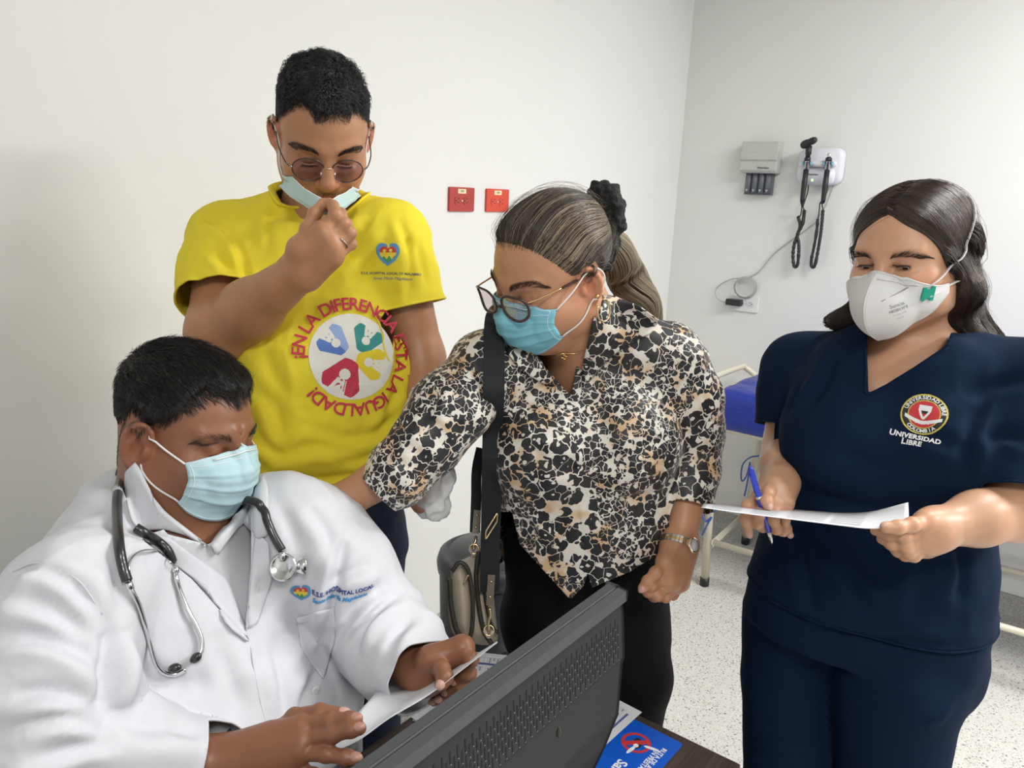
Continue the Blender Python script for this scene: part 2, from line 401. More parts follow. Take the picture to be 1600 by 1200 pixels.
for i, (x, y, sx, sy, e) in enumerate(LAMPS):
    t = thing('ceiling_lamp', ['flat white ceiling lamp panel nearest the wall instruments', 'flat white ceiling lamp panel farthest from the left wall', 'flat white ceiling lamp panel above the camera side of the desk'][i], 'ceiling lamp', (x, y, CEIL-.03), 'flat lamp panels on the ceiling')
    fr = [boxb((x-sx/2-.02, y-sy/2-.02, CEIL-.03), (x+sx/2+.02, y-sy/2, CEIL)), boxb((x-sx/2-.02, y+sy/2, CEIL-.03), (x+sx/2+.02, y+sy/2+.02, CEIL)),
          boxb((x-sx/2-.02, y-sy/2, CEIL-.03), (x-sx/2, y+sy/2, CEIL)), boxb((x+sx/2, y-sy/2, CEIL-.03), (x+sx/2+.02, y+sy/2, CEIL))]
    mesh('frame', *join(*fr), M_pan, t, smooth=False); mesh('diffuser', *boxb((x-sx/2, y-sy/2, CEIL-.025), (x+sx/2, y+sy/2, CEIL)), M_dif, t, smooth=False)
# ------------------------------------------------------------------ things on the walls
EX, EY, EZ = np.eye(3)
R_left = np.array([-EX, EZ, -EY])*-1                       # placeholder frames: rows right, up, out of the wall
R_left = np.array([EX, EZ, -EY]); R_right = np.array([-EY, EZ, -EX])
def flatF(c, R): return np.asarray(c, float), R
def text_mesh(s, size, bold=0.0, shear=0, align='CENTER', spacing=1.0):       # outline of a line of lettering as flat triangles (x, y)
    cu = bpy.data.curves.new('lettering', 'FONT'); cu.body = s; cu.size = size; cu.align_x = align; cu.resolution_u = 3
    cu.offset = bold; cu.shear = shear; cu.space_character = spacing
    o = bpy.data.objects.new('lettering', cu); COL.objects.link(o); bpy.context.view_layer.update()
    me = o.to_mesh(); V = np.zeros(len(me.vertices)*3); me.vertices.foreach_get('co', V); F = [list(p.vertices) for p in me.polygons]
    o.to_mesh_clear(); bpy.data.objects.remove(o); bpy.data.curves.remove(cu)
    return V.reshape(-1, 3)[:, :2], F
def put2d(V2, F, c, R, lift=.0004): R = np.asarray(R); return V2[:, :1]*R[0]+V2[:, 1:]*R[1]+np.asarray(c, float)+R[2]*lift, F
M_red = [mat('dark red outlet plastic', (.43, .045, .04), .35), mat('bright red outlet plastic', (.66, .07, .035), .35)]
M_hole = mat('dark slot', (.02, .015, .015), .6); M_lab = mat('cream label', (.85, .72, .45), .5); M_chrome = mat('polished steel', (.75, .75, .76), .18, 1)
M_ink = mat('black print', (.03, .03, .03), .6)
for i, (x, lab) in enumerate(((1.8915, 'dark red double outlet plate on left wall, nearer the man in yellow'), (2.0725, 'bright red double outlet plate on left wall, nearer the leopard-print woman'))):
    c = np.array([x, WY, 1.5215]); t = thing('wall_outlet', lab, 'wall outlet', c-[0, 0, .036], 'red outlets on the left wall')
    o = mesh('face_plate', *prism(rrect(.119, .074, .004), c, R_left, .008), M_red[i], t, smooth=False); bevel(o, .0015)
    m = mesh('label_strip', *prism(rrect(.038, .014, .001), c+[-.002+.0*i, -.008, .025], R_left, .0008), M_lab, t, smooth=False)
    V2, F = text_mesh('120V', .009); mesh('lettering', *put2d(V2, F, c+[-.002, -.009, .0222], R_left), M_ink, m, smooth=False)
    for s in (-1, 1):
        k = mesh('socket', *prism([[.017*math.cos(a), .0145*math.sin(a)] for a in np.arange(24)*math.pi/12], c+[s*.0205, -.008, -.004], R_left, .0015), M_red[i], t, smooth=False)
        h = [prism(rrect(.009, .0022, .0005, 2), c+[s*.0205+.001, -.0096, -.004+dz], R_left, .0002) for dz in (.0065, -.0055)]+[prism([[.0028*math.cos(a), .0028*math.sin(a)] for a in np.arange(12)*math.pi/6], c+[s*.0205-.0105, -.0096, -.004], R_left, .0002)]
        mesh('slots', *join(*h), M_hole, k, smooth=False)
    mesh('screw', *prism([[.003*math.cos(a), .003*math.sin(a)] for a in np.arange(12)*math.pi/6], c+[0, -.008, -.004], R_left, .001), M_chrome, t, smooth=False)
# specula box
M_gp = mat('pale grey plastic', (.50, .51, .48), .4); M_dg = mat('slate plastic', (.13, .14, .165), .4); M_wp = mat('white glossy plastic', (.72, .73, .78), .3)
yb = 1.262; t = thing('specula_dispenser', 'grey wall box with four slate tubes below, left of the instruments', 'dispenser', (WX, yb, 1.6))
prof = [(0, .1), (.062, .1), (.064, .055), (.071, .045), (.071, .025), (.063, .018), (.066, -.018), (.055, -.03), (0, -.03)]
def extr_y(prof, y0, y1, z0, x0=WX):                        # side profile (out from the wall, up) swept along the wall
    n = len(prof); V = [[x0-u, y, z0+z] for y in (y0, y1) for u, z in prof]
    return V, [[i, (i+1) % n, n+(i+1) % n, n+i] for i in range(n)]+[list(range(n))[::-1], [n+i for i in range(n)]]
bevel(mesh('housing', *extr_y(prof, yb-.085, yb+.075, 1.705), M_gp, t, smooth=False), .003)
mesh('tube_rack', *boxb((WX, yb-.062, 1.585), (WX-.028, yb+.056, 1.68)), M_dg, t, smooth=False)
for k in range(4):
    y = yb+.041-k*.0295
    mesh('specula_tube', *tube([[WX-.030, y, 1.592], [WX-.030, y, 1.685]], .0125, 14), M_dg, t)
    mesh('arrow_mark', *prism([[-.006, .005], [.006, .005], [.002, -.001], [0, -.006], [-.002, -.001]], (WX-.0425, y, 1.602), R_right, .001), M_gp, t, smooth=False)
V2, F = text_mesh('WelchAllyn', .011, .0002); mesh('lettering', *put2d(V2, F, (WX-.0665, yb-.03, 1.693), R_right, .001), M_ink, t, smooth=False)
# diagnostic wall unit
yu = 1.006; t = thing('instrument_charger', 'white rounded wall unit with green light holding two black instruments', 'medical wall unit', (WX, yu, 1.62))
def shell(w, h, d, r, c, back=1.0, front=.86):
    V = []; n = 28
    for fr, dd in ((1, 0), (1, d*.55), (.97, d*.8), (front, d)):
        V += [[c[0]-dd, c[1]-p[0]*fr, c[2]+p[1]*fr] for p in rrect(w, h, r, 6)]
    n = len(rrect(w, h, r, 6)); F = [[i*n+k, i*n+(k+1) % n, (i+1)*n+(k+1) % n, (i+1)*n+k] for i in range(3) for k in range(n)]
    return V, F+[[3*n+k for k in range(n)], list(range(n))[::-1]]
mesh('housing', *shell(.182, .148, .05, .035, (WX, yu, 1.708)), M_wp, t)
mesh('cradle_shelf', *shell(.150, .024, .072, .011, (WX, yu+.004, 1.716), front=.95), M_wp, t)
mesh('lower_tray', *shell(.150, .07, .058, .025, (WX, yu+.004, 1.668), front=.9), M_wp, t)
M_blue = mat('pale blue plastic', (.22, .45, .62), .3)
M_green = mat('lit green lamp', (.45, .9, .3), .3, emis=1.5)
mesh('indicator_light', *ball((WX-.0585, yu+.018, 1.651), (.003, .005, .005)), M_green, t)
V2, F = text_mesh('WelchAllyn', .0095, .0002); mesh('lettering', *put2d(V2, F, (WX-.0585, yu+.018, 1.671), R_right, .001), M_ink, t, smooth=False)
M_blk = mat('matte black rubber', (.018, .018, .02), .45)
hy = [1.046, .962]
for y in hy:
    for s in (-1, 1): mesh('cradle_clip', *ball((WX-.078, y+s*.0155, 1.716), (.008, .0065, .009)), M_blue, t)
for i, y in enumerate(hy):
    x = WX-.082; base = np.array([x, y, 0])
    hnd = thing('otoscope' if i == 0 else 'ophthalmoscope', ['black otoscope with slanted head hanging in the left cradle of the wall unit', 'black instrument handle without a head in the right cradle of the wall unit'][i], 'medical instrument', (x, y, 1.6))
    mesh('handle', *lathe([(.0085, 1.565), (.0095, 1.58), (.011, 1.63), (.0105, 1.69)], (x, y, 0), n=18), M_blk, hnd)
    mesh('steel_sleeve', *lathe([(.0095, 1.69), (.0095, 1.722), (.0115, 1.722), (.0115, 1.725)], (x, y, 0), n=18), M_chrome, hnd)
    mesh('collar', *lathe([(.0125, 1.724), (.0125, 1.738), (.011, 1.739)], (x, y, 0), n=18), M_blk, hnd)
    if i == 0:
        mesh('neck', *lathe([(.0095, 1.738), (.0095, 1.75), (.012, 1.752), (.012, 1.785)], (x, y, 0), n=18), M_blk, hnd)
        hd = lathe([(.002, -.034), (.012, -.033), (.017, -.022), (.0165, -.004), (.0135, 0), (.0145, .012), (.0135, .024), (.009, .033), (.002, .035)], (0, 0, 0), frame((-.25, -.9, .38)), 20)
        mesh('head', hd[0]+np.array([x-.008, y, 1.797]), hd[1], M_blk, hnd)
    else: mesh('connector', *lathe([(.008, 1.739), (.0085, 1.75), (.006, 1.756)], (x, y, 0), n=14), M_chrome, hnd)
    # cord: strain relief, thin loop, thick coiled loop hanging down, back up into the unit
    if i == 0: low = [(1253, 322), (1251, 336), (1247, 338)]; pa = [(1247, 338), (1250, 352), (1247, 365), (1241, 382), (1239, 400), (1241, 416), (1246, 414), (1248, 396), (1248, 380), (1246, 366), (1254, 350), (1257, 328)]; up_ = [(1257, 328), (1255, 322), (1262, 300), (1263, 286)]
    else: low = [(1281, 318), (1280, 330), (1278, 342)]; pa = [(1278, 342), (1276, 362), (1272, 385), (1268, 405), (1268, 416), (1273, 415), (1278, 392), (1283, 360), (1286, 328)]; up_ = [(1286, 328), (1285, 318), (1292, 300), (1294, 286)]
    q = lambda L, dx: [onplane(a, b, 0, WX-dx) for a, b in L]
    mesh('strain_relief', *tube([[x, y, 1.567], np.array([x, y, 1.567])*.5+onplane(*low[0], 0, WX-.05)*.5, onplane(*low[0], 0, WX-.05)], [.0085, .006, .0035], 10), M_blk, hnd)
    mesh('thin_cord', *tube(spline(q(low, .05), 6), .0026, 8), M_blk, hnd)
    P = spline(q(pa, .04), 14); d = np.concatenate([[0], np.cumsum(np.linalg.norm(np.diff(P, axis=0), axis=1))])
    mesh('coiled_cord', *tube(P, .0068+.0010*np.sin(d/.0042*2*np.pi), 10), M_blk, hnd)
    mesh('return_cord', *tube(spline(q(up_, .035), 6), [.0026]*(6*3+1), 8), M_blk, hnd)
# power cable, outlet, adapter
M_cab = mat('grey cable', (.42, .42, .42), .5)
t = thing('wall_socket', 'white wall socket plate low on right wall beside the coiled cable', 'wall outlet', (WX, 1.262, 1.07))
c = np.array([WX, 1.262, 1.107]); bevel(mesh('face_plate', *prism(rrect(.118, .072, .005), c, R_right, .008), mat('white socket plastic', (.78, .78, .76), .35), t, smooth=False), .0015)
for s in (-1, 1):
    k = mesh('socket', *prism(rrect(.034, .028, .012), c+[-.008, s*.021, 0], R_right, .0012), M_wp, t, smooth=False)
    mesh('slots', *join(*[prism(rrect(.008, .002, .0004, 2), c+[-.0093, s*.021, dz], R_right, .0002) for dz in (.006, -.006)], prism([[.0026*math.cos(a), .0026*math.sin(a)] for a in np.arange(12)*math.pi/6], c+[-.0093, s*.021-.009, 0], R_right, .0002)), M_hole, k, smooth=False)
pc = thing('power_cable', 'grey power cable looping down the right wall into a coil', 'cable', (WX, 1.27, 1.16))
path = [(1304, 286), (1292, 318), (1283, 333), (1274, 348), (1240, 373), (1210, 396), (1185, 425), (1165, 435)]
qp = lambda L, d=.008: np.array([onplane(a, b, 0, WX-d) for a, b in L])
mesh('cord', *tube(spline(qp(path), 8), .0024, 8), M_cab, pc)
cc = [(1165+18*math.cos(a)*(1-.012*a), 449+17*math.sin(a)*(1-.008*a)) for a in np.linspace(-1.2, 17.5, 90)]
mesh('cable_coil', *tube(qp(cc, .014)-np.linspace(0, .012, 90)[:, None]*EX, .0026, 8), M_cab, pc)
mesh('plug_cord', *tube(spline(qp([(1160, 434), (1140, 437), (1122, 448), (1118, 460), (1124, 469), (1137, 473)], .014), 8), .0024, 8), M_cab, pc)
a_, b_ = onplane(1135, 470, 0, WX-.03), onplane(1158, 475, 0, WX-.03)
ad = box((a_+b_)/2+EX*.004, (.034, abs(a_[1]-b_[1]), .028)); bevel(mesh('plug', *ad, M_blk, pc, smooth=False), .004, 3)
# ------------------------------------------------------------------ exam bed
M_cream = mat('cream enamel tube', (.66, .62, .50), .3); 
t = thing('exam_bed', 'exam couch of cream tubes with blue sheet along the right wall', 'examination couch', (3.1, .1, 0))
fl, bl = np.array([2.85, 1.09, 0]), np.array([3.36, 1.11, 0])
ft = onplane(1136, 640, 0, 2.87); up = lambda p, z: np.array([p[0], p[1], z])
legs = [(fl, up(fl, .70)+[.01, .03, 0]), (bl, up(bl, .70)), (np.array([2.85, -.75, 0]), np.array([2.86, -.75, .70])), (np.array([3.36, -.75, 0]), np.array([3.36, -.75, .70]))]
for a, b in legs:
    k = mesh('leg', *tube([a+[0, 0, .02], b], .0165, 16), M_cream, t); mesh('rubber_foot', *tube([a, a+[0, 0, .035]], .019, 16), M_blk, k)
mesh('end_stretcher', *tube([fl+[0, 0, .17], bl+[0, 0, .17]], .012, 12), M_cream, t)
mesh('end_stretcher', *tube([(2.85, -.75, .17), (3.36, -.75, .17)], .012, 12), M_cream, t)
mesh('side_stretcher', *tube([(2.85, 1.07, .2), (2.85, -.75, .24)], .012, 12), M_cream, t)
mesh('side_stretcher', *tube([(3.36, 1.09, .2), (3.36, -.75, .24)], .012, 12), M_cream, t)
mesh('bed_frame', *tube([(2.86, 1.12, .68), (3.36, 1.12, .68), (3.36, -.76, .68), (2.86, -.76, .68)], .015, 12, closed=True), M_cream, t)
hp = [(2.86, 1.12, .68), (2.86, 1.14, .78), (2.87, 1.20, .83), (2.93, 1.21, .84), (3.3, 1.21, .84), (3.35, 1.20, .83), (3.36, 1.14, .78), (3.36, 1.12, .68)]
mesh('end_rail', *tube(spline(hp, 6), .013, 12), M_cream, t)
B = Body(); B.ell((3.11, .16, .73), (.27, .93, .09), k=.02)
def rb(P):                                                  # rounded slab with a rumpled cover
    q = np.abs(P-np.array([3.11, .20, .755]))-np.array([.235, .89, .035]); return np.linalg.norm(np.maximum(q, 0), axis=1)+np.minimum(q.max(1), 0)-.05+vnoise(P*[1, .6, 1], 14)*.007+vnoise(P, 40)*.0015
B = Body(); B.add(rb, (3.11, .2, .755), 1.15, .01)
V, Q = B.mesh((2.78, -.85, .6), (3.45, 1.22, .90), .014); T = tri(Q); V = smooth(V, T, 2)
M_bsheet = mat('royal blue vinyl cover', (.012, .03, .27), .38, bump=[(22, .35, .02)])
mesh('mattress', V, T, M_bsheet, t)
M_tie = mat('blue tie cord', (.05, .12, .42), .6)
for k, (xp, pts) in enumerate(((3.33, [(1186, 712), (1172, 715), (1161, 725), (1158, 742), (1160, 752), (1167, 742), (1172, 722), (1170, 740), (1166, 762), (1163, 775)]), (2.835, [(1120, 796), (1112, 800), (1101, 795), (1098, 806), (1103, 815), (1112, 808), (1104, 822), (1097, 836)]))):
    tag(mesh('tie_cord', *tube(spline(np.array([onplane(a, b, 0, xp) for a, b in pts]), 6), .0035, 6), M_tie), ['blue tie cord knotted on back bed leg above the pen', 'blue tie cord knotted on front bed leg beside the watch hand'][k], 'cord', 'tie cords on the bed legs')
# ------------------------------------------------------------------ desk, monitor, papers
def wood_mat():
    m, nt, b, L = nodes('dark brown laminate'); N = nt.nodes.new; tc = N('ShaderNodeTexCoord'); mp = N('ShaderNodeMapping'); mp.inputs['Scale'].default_value = (2.5, 60, 60)
    L(tc.outputs['Object'], mp.inputs[0]); n = N('ShaderNodeTexNoise'); n.inputs['Scale'].default_value = 3; n.inputs['Detail'].default_value = 5; L(mp.outputs[0], n.inputs['Vector'])
    r = N('ShaderNodeValToRGB'); r.color_ramp.elements[0].color = (.020, .013, .010, 1); r.color_ramp.elements[1].color = (.085, .058, .045, 1); r.color_ramp.elements[0].position = .3; r.color_ramp.elements[1].position = .75
    L(n.outputs[0], r.inputs[0]); L(r.outputs[0], b.inputs['Base Color']); b.inputs['Roughness'].default_value = .38; return m
M_wood = wood_mat(); DZ = .75
t = thing('desk', 'dark brown laminate desk under the monitor and papers', 'desk', (.2, .5, 0))
bevel(mesh('desk_top', *boxb((-.65, .295, DZ-.03), (.995, .735, DZ)), M_wood, t, smooth=False), .0015)
for x in (-.62, .95): mesh('side_panel', *boxb((x, .32, 0), (x+.022, .70, DZ-.03)), M_wood, t, smooth=False)
mesh('modesty_panel', *boxb((-.6, .34, .3), (.95, .36, DZ-.03)), M_wood, t, smooth=False)
# monitor
M_mon = mat('dark grey moulded plastic', (.060, .063, .068), .5, spec=.3, bump=[(900, .08, .0005)]); M_mon2 = mat('charcoal moulded plastic', (.022, .0225, .0235), .6, spec=.25, bump=[(900, .1, .0005)])
TZ = 1.12; c1, c2 = onz(954, 908, TZ), onz(976, 924, TZ); mx1 = (c1[0]+c2[0])/2; mx0 = mx1-.475; myf, myb = c1[1], c2[1]
t = thing('computer_monitor', 'large dark grey monitor seen from behind, slotted vent band along its top', 'monitor', (mx1-.235, (myf+myb)/2, DZ))
mh = .30; zb = TZ-mh
def slab(x0, x1, rows):                                      # side outline (y, z) swept across the monitor
    n = len(rows); V = [[x, y, z] for x in (x0, x1) for y, z in rows]
    return V, [[i, (i+1) % n, n+(i+1) % n, n+i] for i in range(n)]+[[n+i for i in range(n)][::-1], list(range(n))]
fb = mesh('front_bezel', *slab(mx0, mx1, [(myf+.001, TZ), (myf-.012, TZ), (myf+.033, zb), (myf+.046, zb)]), M_mon, t, smooth=False); bevel(fb, .002, 3)
g = .002
bk = [(myf-.012-g, TZ-.001), (myb, TZ-.002), (myb, TZ-.012), (myb+.006, TZ-.016), (myb+.003, TZ-.030), (myb-.003, TZ-.083), (myb-.001, TZ-.091), (myb-.001, TZ-.16), (myb+.012, TZ-.21), (myb+.034, zb+.02), (myf+.012, zb+.002), (myf+.02, zb+.03)]
bevel(mesh('back_shell', *slab(mx0+.001, mx1-.001, bk), M_mon2, t, smooth=False), .0025, 3)
mesh('lit_top_strip', *slab(mx0+.0005, mx1-.0005, [(myf-.012-g, TZ), (myb-.0005, TZ-.001), (myb-.0015, TZ-.013), (myf-.012-g, TZ-.013)]), M_mon, t, smooth=False)  # paler plastic puts the light on the top face into the colour
sl = []; dots = []
a0, a1 = np.array([myb+.003, TZ-.030]), np.array([myb-.003, TZ-.083]); dv = a1-a0; Lv = np.linalg.norm(dv); dv /= Lv
nv = np.array([-1, 0.])*1; nv = np.array([dv[1], -dv[0]]); nv = nv if nv[0] < 0 else -nv
Rv = np.array([[1, 0, 0], [0, -dv[0], -dv[1]], [0, nv[0], nv[1]]])
ncol = 92
for i in range(ncol):
    for j in range(3):
        s = .007+(j*2+(i % 2))*.0078; x = mx0+.012+i*(.475-.024)/(ncol-1); p = a0+dv*s
        if s > Lv-.002: continue
        sl.append(prism(rrect(.0021, .0125, .0010, 2), (x, *(p+nv*.0001)), Rv, .0003))
        p2 = a0+dv*(s+.0066); dots.append(prism(rrect(.0012, .0012, .0005, 1), (x, *(p2+nv*.0001)), Rv, .0004))
mesh('vent_slots', *join(*sl), mat('vent slot black', (.004, .004, .004), .8), t, smooth=False)
mesh('vent_pips', *join(*dots), mat('vent pip grey', (.30, .30, .30), .4), t, smooth=False)
mesh('screen', *slab(mx0+.018, mx1-.018, [(myf+.0045, TZ-.02), (myf+.0035, TZ-.02), (myf+.0425, zb+.02), (myf+.0435, zb+.02)]), mat('monitor screen glass', (.03, .035, .05), .15), t, smooth=False)
xm = (mx0+mx1)/2; mesh('stand_neck', *boxb((xm-.05, myb+.0, DZ+.02), (xm+.05, myb+.03, zb+.06)), M_mon2, t, smooth=False)
bevel(mesh('stand_base', *boxb((xm-.13, myb-.11, DZ), (xm+.13, myb+.06, DZ+.02)), M_mon2, t, smooth=False), .008, 3)
pp = onplane(873, 1144, 1, myb-.03); mesh('screw_hole', *ball(pp, (.003, .002, .006)), M_hole, t)
# papers on the desk
M_pap = mat('white office paper', (.78, .79, .82), .7); M_frm = mat('blue form ink', (.10, .12, .35), .7); M_fink = mat('grey form ink', (.25, .26, .36), .7)
def quadpts(P, z): return [onz(a, b, z) for a, b in P]
def sheet(name, quad, t_, m, label, cat, parent=None):
    V = [list(p) for p in quad]+[[p[0], p[1], p[2]+t_] for p in quad]
    return V, [[3, 2, 1, 0], [4, 5, 6, 7], [0, 1, 5, 4], [1, 2, 6, 5], [2, 3, 7, 6], [3, 0, 4, 7]]
# form sheet at the right of the monitor: corner at (1003, 1113), edges along its own axes
def formsheet(corner, u, v, w, h, z, label, hdr=True, seed=1):
    c = np.array(corner); t = thing('form_sheet', label, 'paper', c, 'printed forms on the desk')
    P = lambda a, b, dz=0: c+u*a+v*b+EZ*dz
    mesh('sheet', *sheet('', [P(0, 0), P(w, 0), P(w, h), P(0, h)], .0006, M_pap, '', ''), M_pap, t, smooth=False)
    rs = random.Random(seed); L = []; B_ = []
    Rr = np.array([u, v, EZ if np.cross(u, v)[2] > 0 else -EZ])
    def rect(a, b, ww, hh, lst, dz=.0008): lst.append(([P(a, b, dz), P(a+ww, b, dz), P(a+ww, b+hh, dz), P(a, b+hh, dz)], [[0, 1, 2, 3] if Rr[2][2] > 0 else [3, 2, 1, 0]]))
    rect(.012, .02, .004, h-.05, B_)
    for k in range(26):
        a = .022+k*.0068
        if a > w-.01: break
        rect(a, .012, .0004, h-.03, L)
        b = .014
        while b < h-.03:
            l = rs.uniform(.004, .02)
            if rs.random() < .7: rect(a+.002, b, .0022, l, L)
            b += l+rs.uniform(.003, .012)
    for k in range(9): rect(.02, .015+k*.03, w-.03, .0004, L)
    rect(.03, .03, .045, .006, B_)
    mesh('ruled_lines', *join(*L), M_fink, t, smooth=False); mesh('header_bars', *join(*B_), M_frm, t, smooth=False)
    return t
pA, pB, pC = onz(1003, 1113, DZ+.0006), onz(953, 1087, DZ+.0006), onz(912, 1215, DZ+.0006)
u1 = _n(pB-pA); v1 = _n(pC-pA)
v1 = np.array([-u1[1], u1[0], 0]); v1 = v1 if v1@(pC-pA) > 0 else -v1
formsheet(pA, u1, v1, .216, .279, DZ+.0012, 'printed form with blue bars on desk right of monitor, over blue flyer', seed=3)
q0 = onz(808, 1026, DZ+.0006); u2 = _n(onz(735, 1018, DZ+.0006)-q0); v2 = np.array([-u2[1], u2[0], 0]); v2 = v2 if v2@(onz(700, 1110, DZ)-q0) > 0 else -v2
formsheet(q0, u2, v2, .14, .20, DZ, 'printed form on desk between the doctor\'s left hand and the monitor', seed=5)
q0 = onz(642, 1122, DZ+.0016); u3 = _n(onz(736, 1050, DZ+.0016)-q0)
v3 = np.array([-u3[1], u3[0], 0]); v3 = v3 if v3@(onz(700, 1150, DZ)-q0) > 0 else -v3
formsheet(q0+EZ*.001, u3, v3, .14, .12, DZ, 'half-covered printed form on desk under the held paper', seed=9)
# blue flyer
fA, fB = onz(1068, 1163, DZ), onz(997, 1127, DZ); u4 = _n(fA-fB); v4 = np.array([u4[1], -u4[0], 0]); v4 = v4 if v4@(onz(1020, 1200, DZ)-fA) > 0 else -v4
t = thing('flyer', 'bright blue flyer with crossed-out mosquito on the desk corner', 'flyer', fA)
M_fb = mat('bright blue print', (.0, .10, .60), .35); M_fw = mat('white print', (.85, .87, .9), .4); M_fr = mat('red print', (.62, .04, .04), .4)
fo = fA-u4*.0; fq = lambda a, b, dz=0: fo-u4*a+v4*b+EZ*dz
pr = [[-x for x in (0,)]]
o = [[.004, 0], [.0, .004], [0, .2], [.145, .2], [.145, 0]]
Fm = np.array([-u4, v4, EZ]); 
if np.linalg.det(Fm) < 0: flp = True
V, F = prism(o, fo, Fm, .0005); mesh('sheet', V, F, M_fb, t, smooth=False)
def ring(r0, r1, n=40, a0=0, a1=2*math.pi):
    V = [[r*math.cos(a), r*math.sin(a)] for r in (r0, r1) for a in np.linspace(a0, a1, n)]; return np.array(V), [[i, i+1, n+i+1, n+i] for i in range(n-1)]
Ft = np.array([v4, -u4*-1, EZ]); Ft = np.array([v4, u4, EZ]); Ft = Ft if np.linalg.det(Ft) > 0 else np.array([v4, u4, EZ])
mc = onz(994, 1161, DZ); rg = ring(.0175, .0225); bar = (np.array([[-.0045, -.018], [.0045, -.018], [.0045, .018], [-.0045, .018]])@np.array([[.72, .69], [-.69, .72]]), [[0, 1, 2, 3]])
mk = lambda V2, F, m, nm, dz=.0007: mesh(nm, *put2d(np.asarray(V2), F, np.array([mc[0], mc[1], DZ]), Ft, dz), m, t, smooth=False)
mk(*rg, M_fr, 'prohibition_ring'); mk(*bar, M_fr, 'prohibition_bar', .0009)
def blob2(cx, cy, rx, ry, an, n=20): a = np.arange(n)*2*np.pi/n; p = np.stack([rx*np.cos(a), ry*np.sin(a)], 1); c, s = math.cos(an), math.sin(an); return p@np.array([[c, s], [-s, c]])+[cx, cy], [list(range(n))]
mk(*blob2(.0, .002, .012, .007, .4), M_hole, 'mosquito_body', .0008); mk(*blob2(.006, .003, .004, .004, 0), M_fw, 'mosquito_head', .001)
mk(*blob2(.019, .002, .011, .003, -.1), M_fw, 'mosquito_wing', .0011); mk(*blob2(-.004, .024, .003, .012, .25), M_fw, 'mosquito_wing', .0011)
def flytext(s, px, py, size, bold=.0003):
    p = onz(px, py, DZ); V2, F = text_mesh(s, size, bold, align='LEFT'); mesh('lettering', *put2d(V2, F, np.array([p[0], p[1], DZ]), Ft, .0007), M_fw, t, smooth=False)
flytext('RUTA DE ATENCIÓN', 1036, 1169, .0105); flytext('EN PRESTADORES', 1024, 1171, .0105); flytext('Salud', 968, 1186, .022, .0006)
# ------------------------------------------------------------------ people: shared builders
class Fr:                                                   # a local frame: rows right, forward, up
    def __init__(s, C, F, U=(0, 0, 1), sc=1.0):
        s.C = np.asarray(C, float); f = _n(F); u = np.asarray(U, float); u = _n(u-f*(u@f)) ; s.R = np.array([np.cross(f, u), f, u]); s.s = sc
    def w(s, p): return s.C+s.s*(np.asarray(p, float)@s.R)
    def l(s, P): return (np.asarray(P, float)-s.C)@s.R.T/s.s
def rotx(R, a):                                             # tilt local axes about their own right axis
    c, q = math.cos(a), math.sin(a); return np.array([[1, 0, 0], [0, c, q], [0, -q, c]])@R
def roty(R, a): c, q = math.cos(a), math.sin(a); return np.array([[c, 0, q], [0, 1, 0], [-q, 0, c]])@R
def rotz(R, a): c, q = math.cos(a), math.sin(a); return np.array([[c, q, 0], [-q, c, 0], [0, 0, 1]])@R
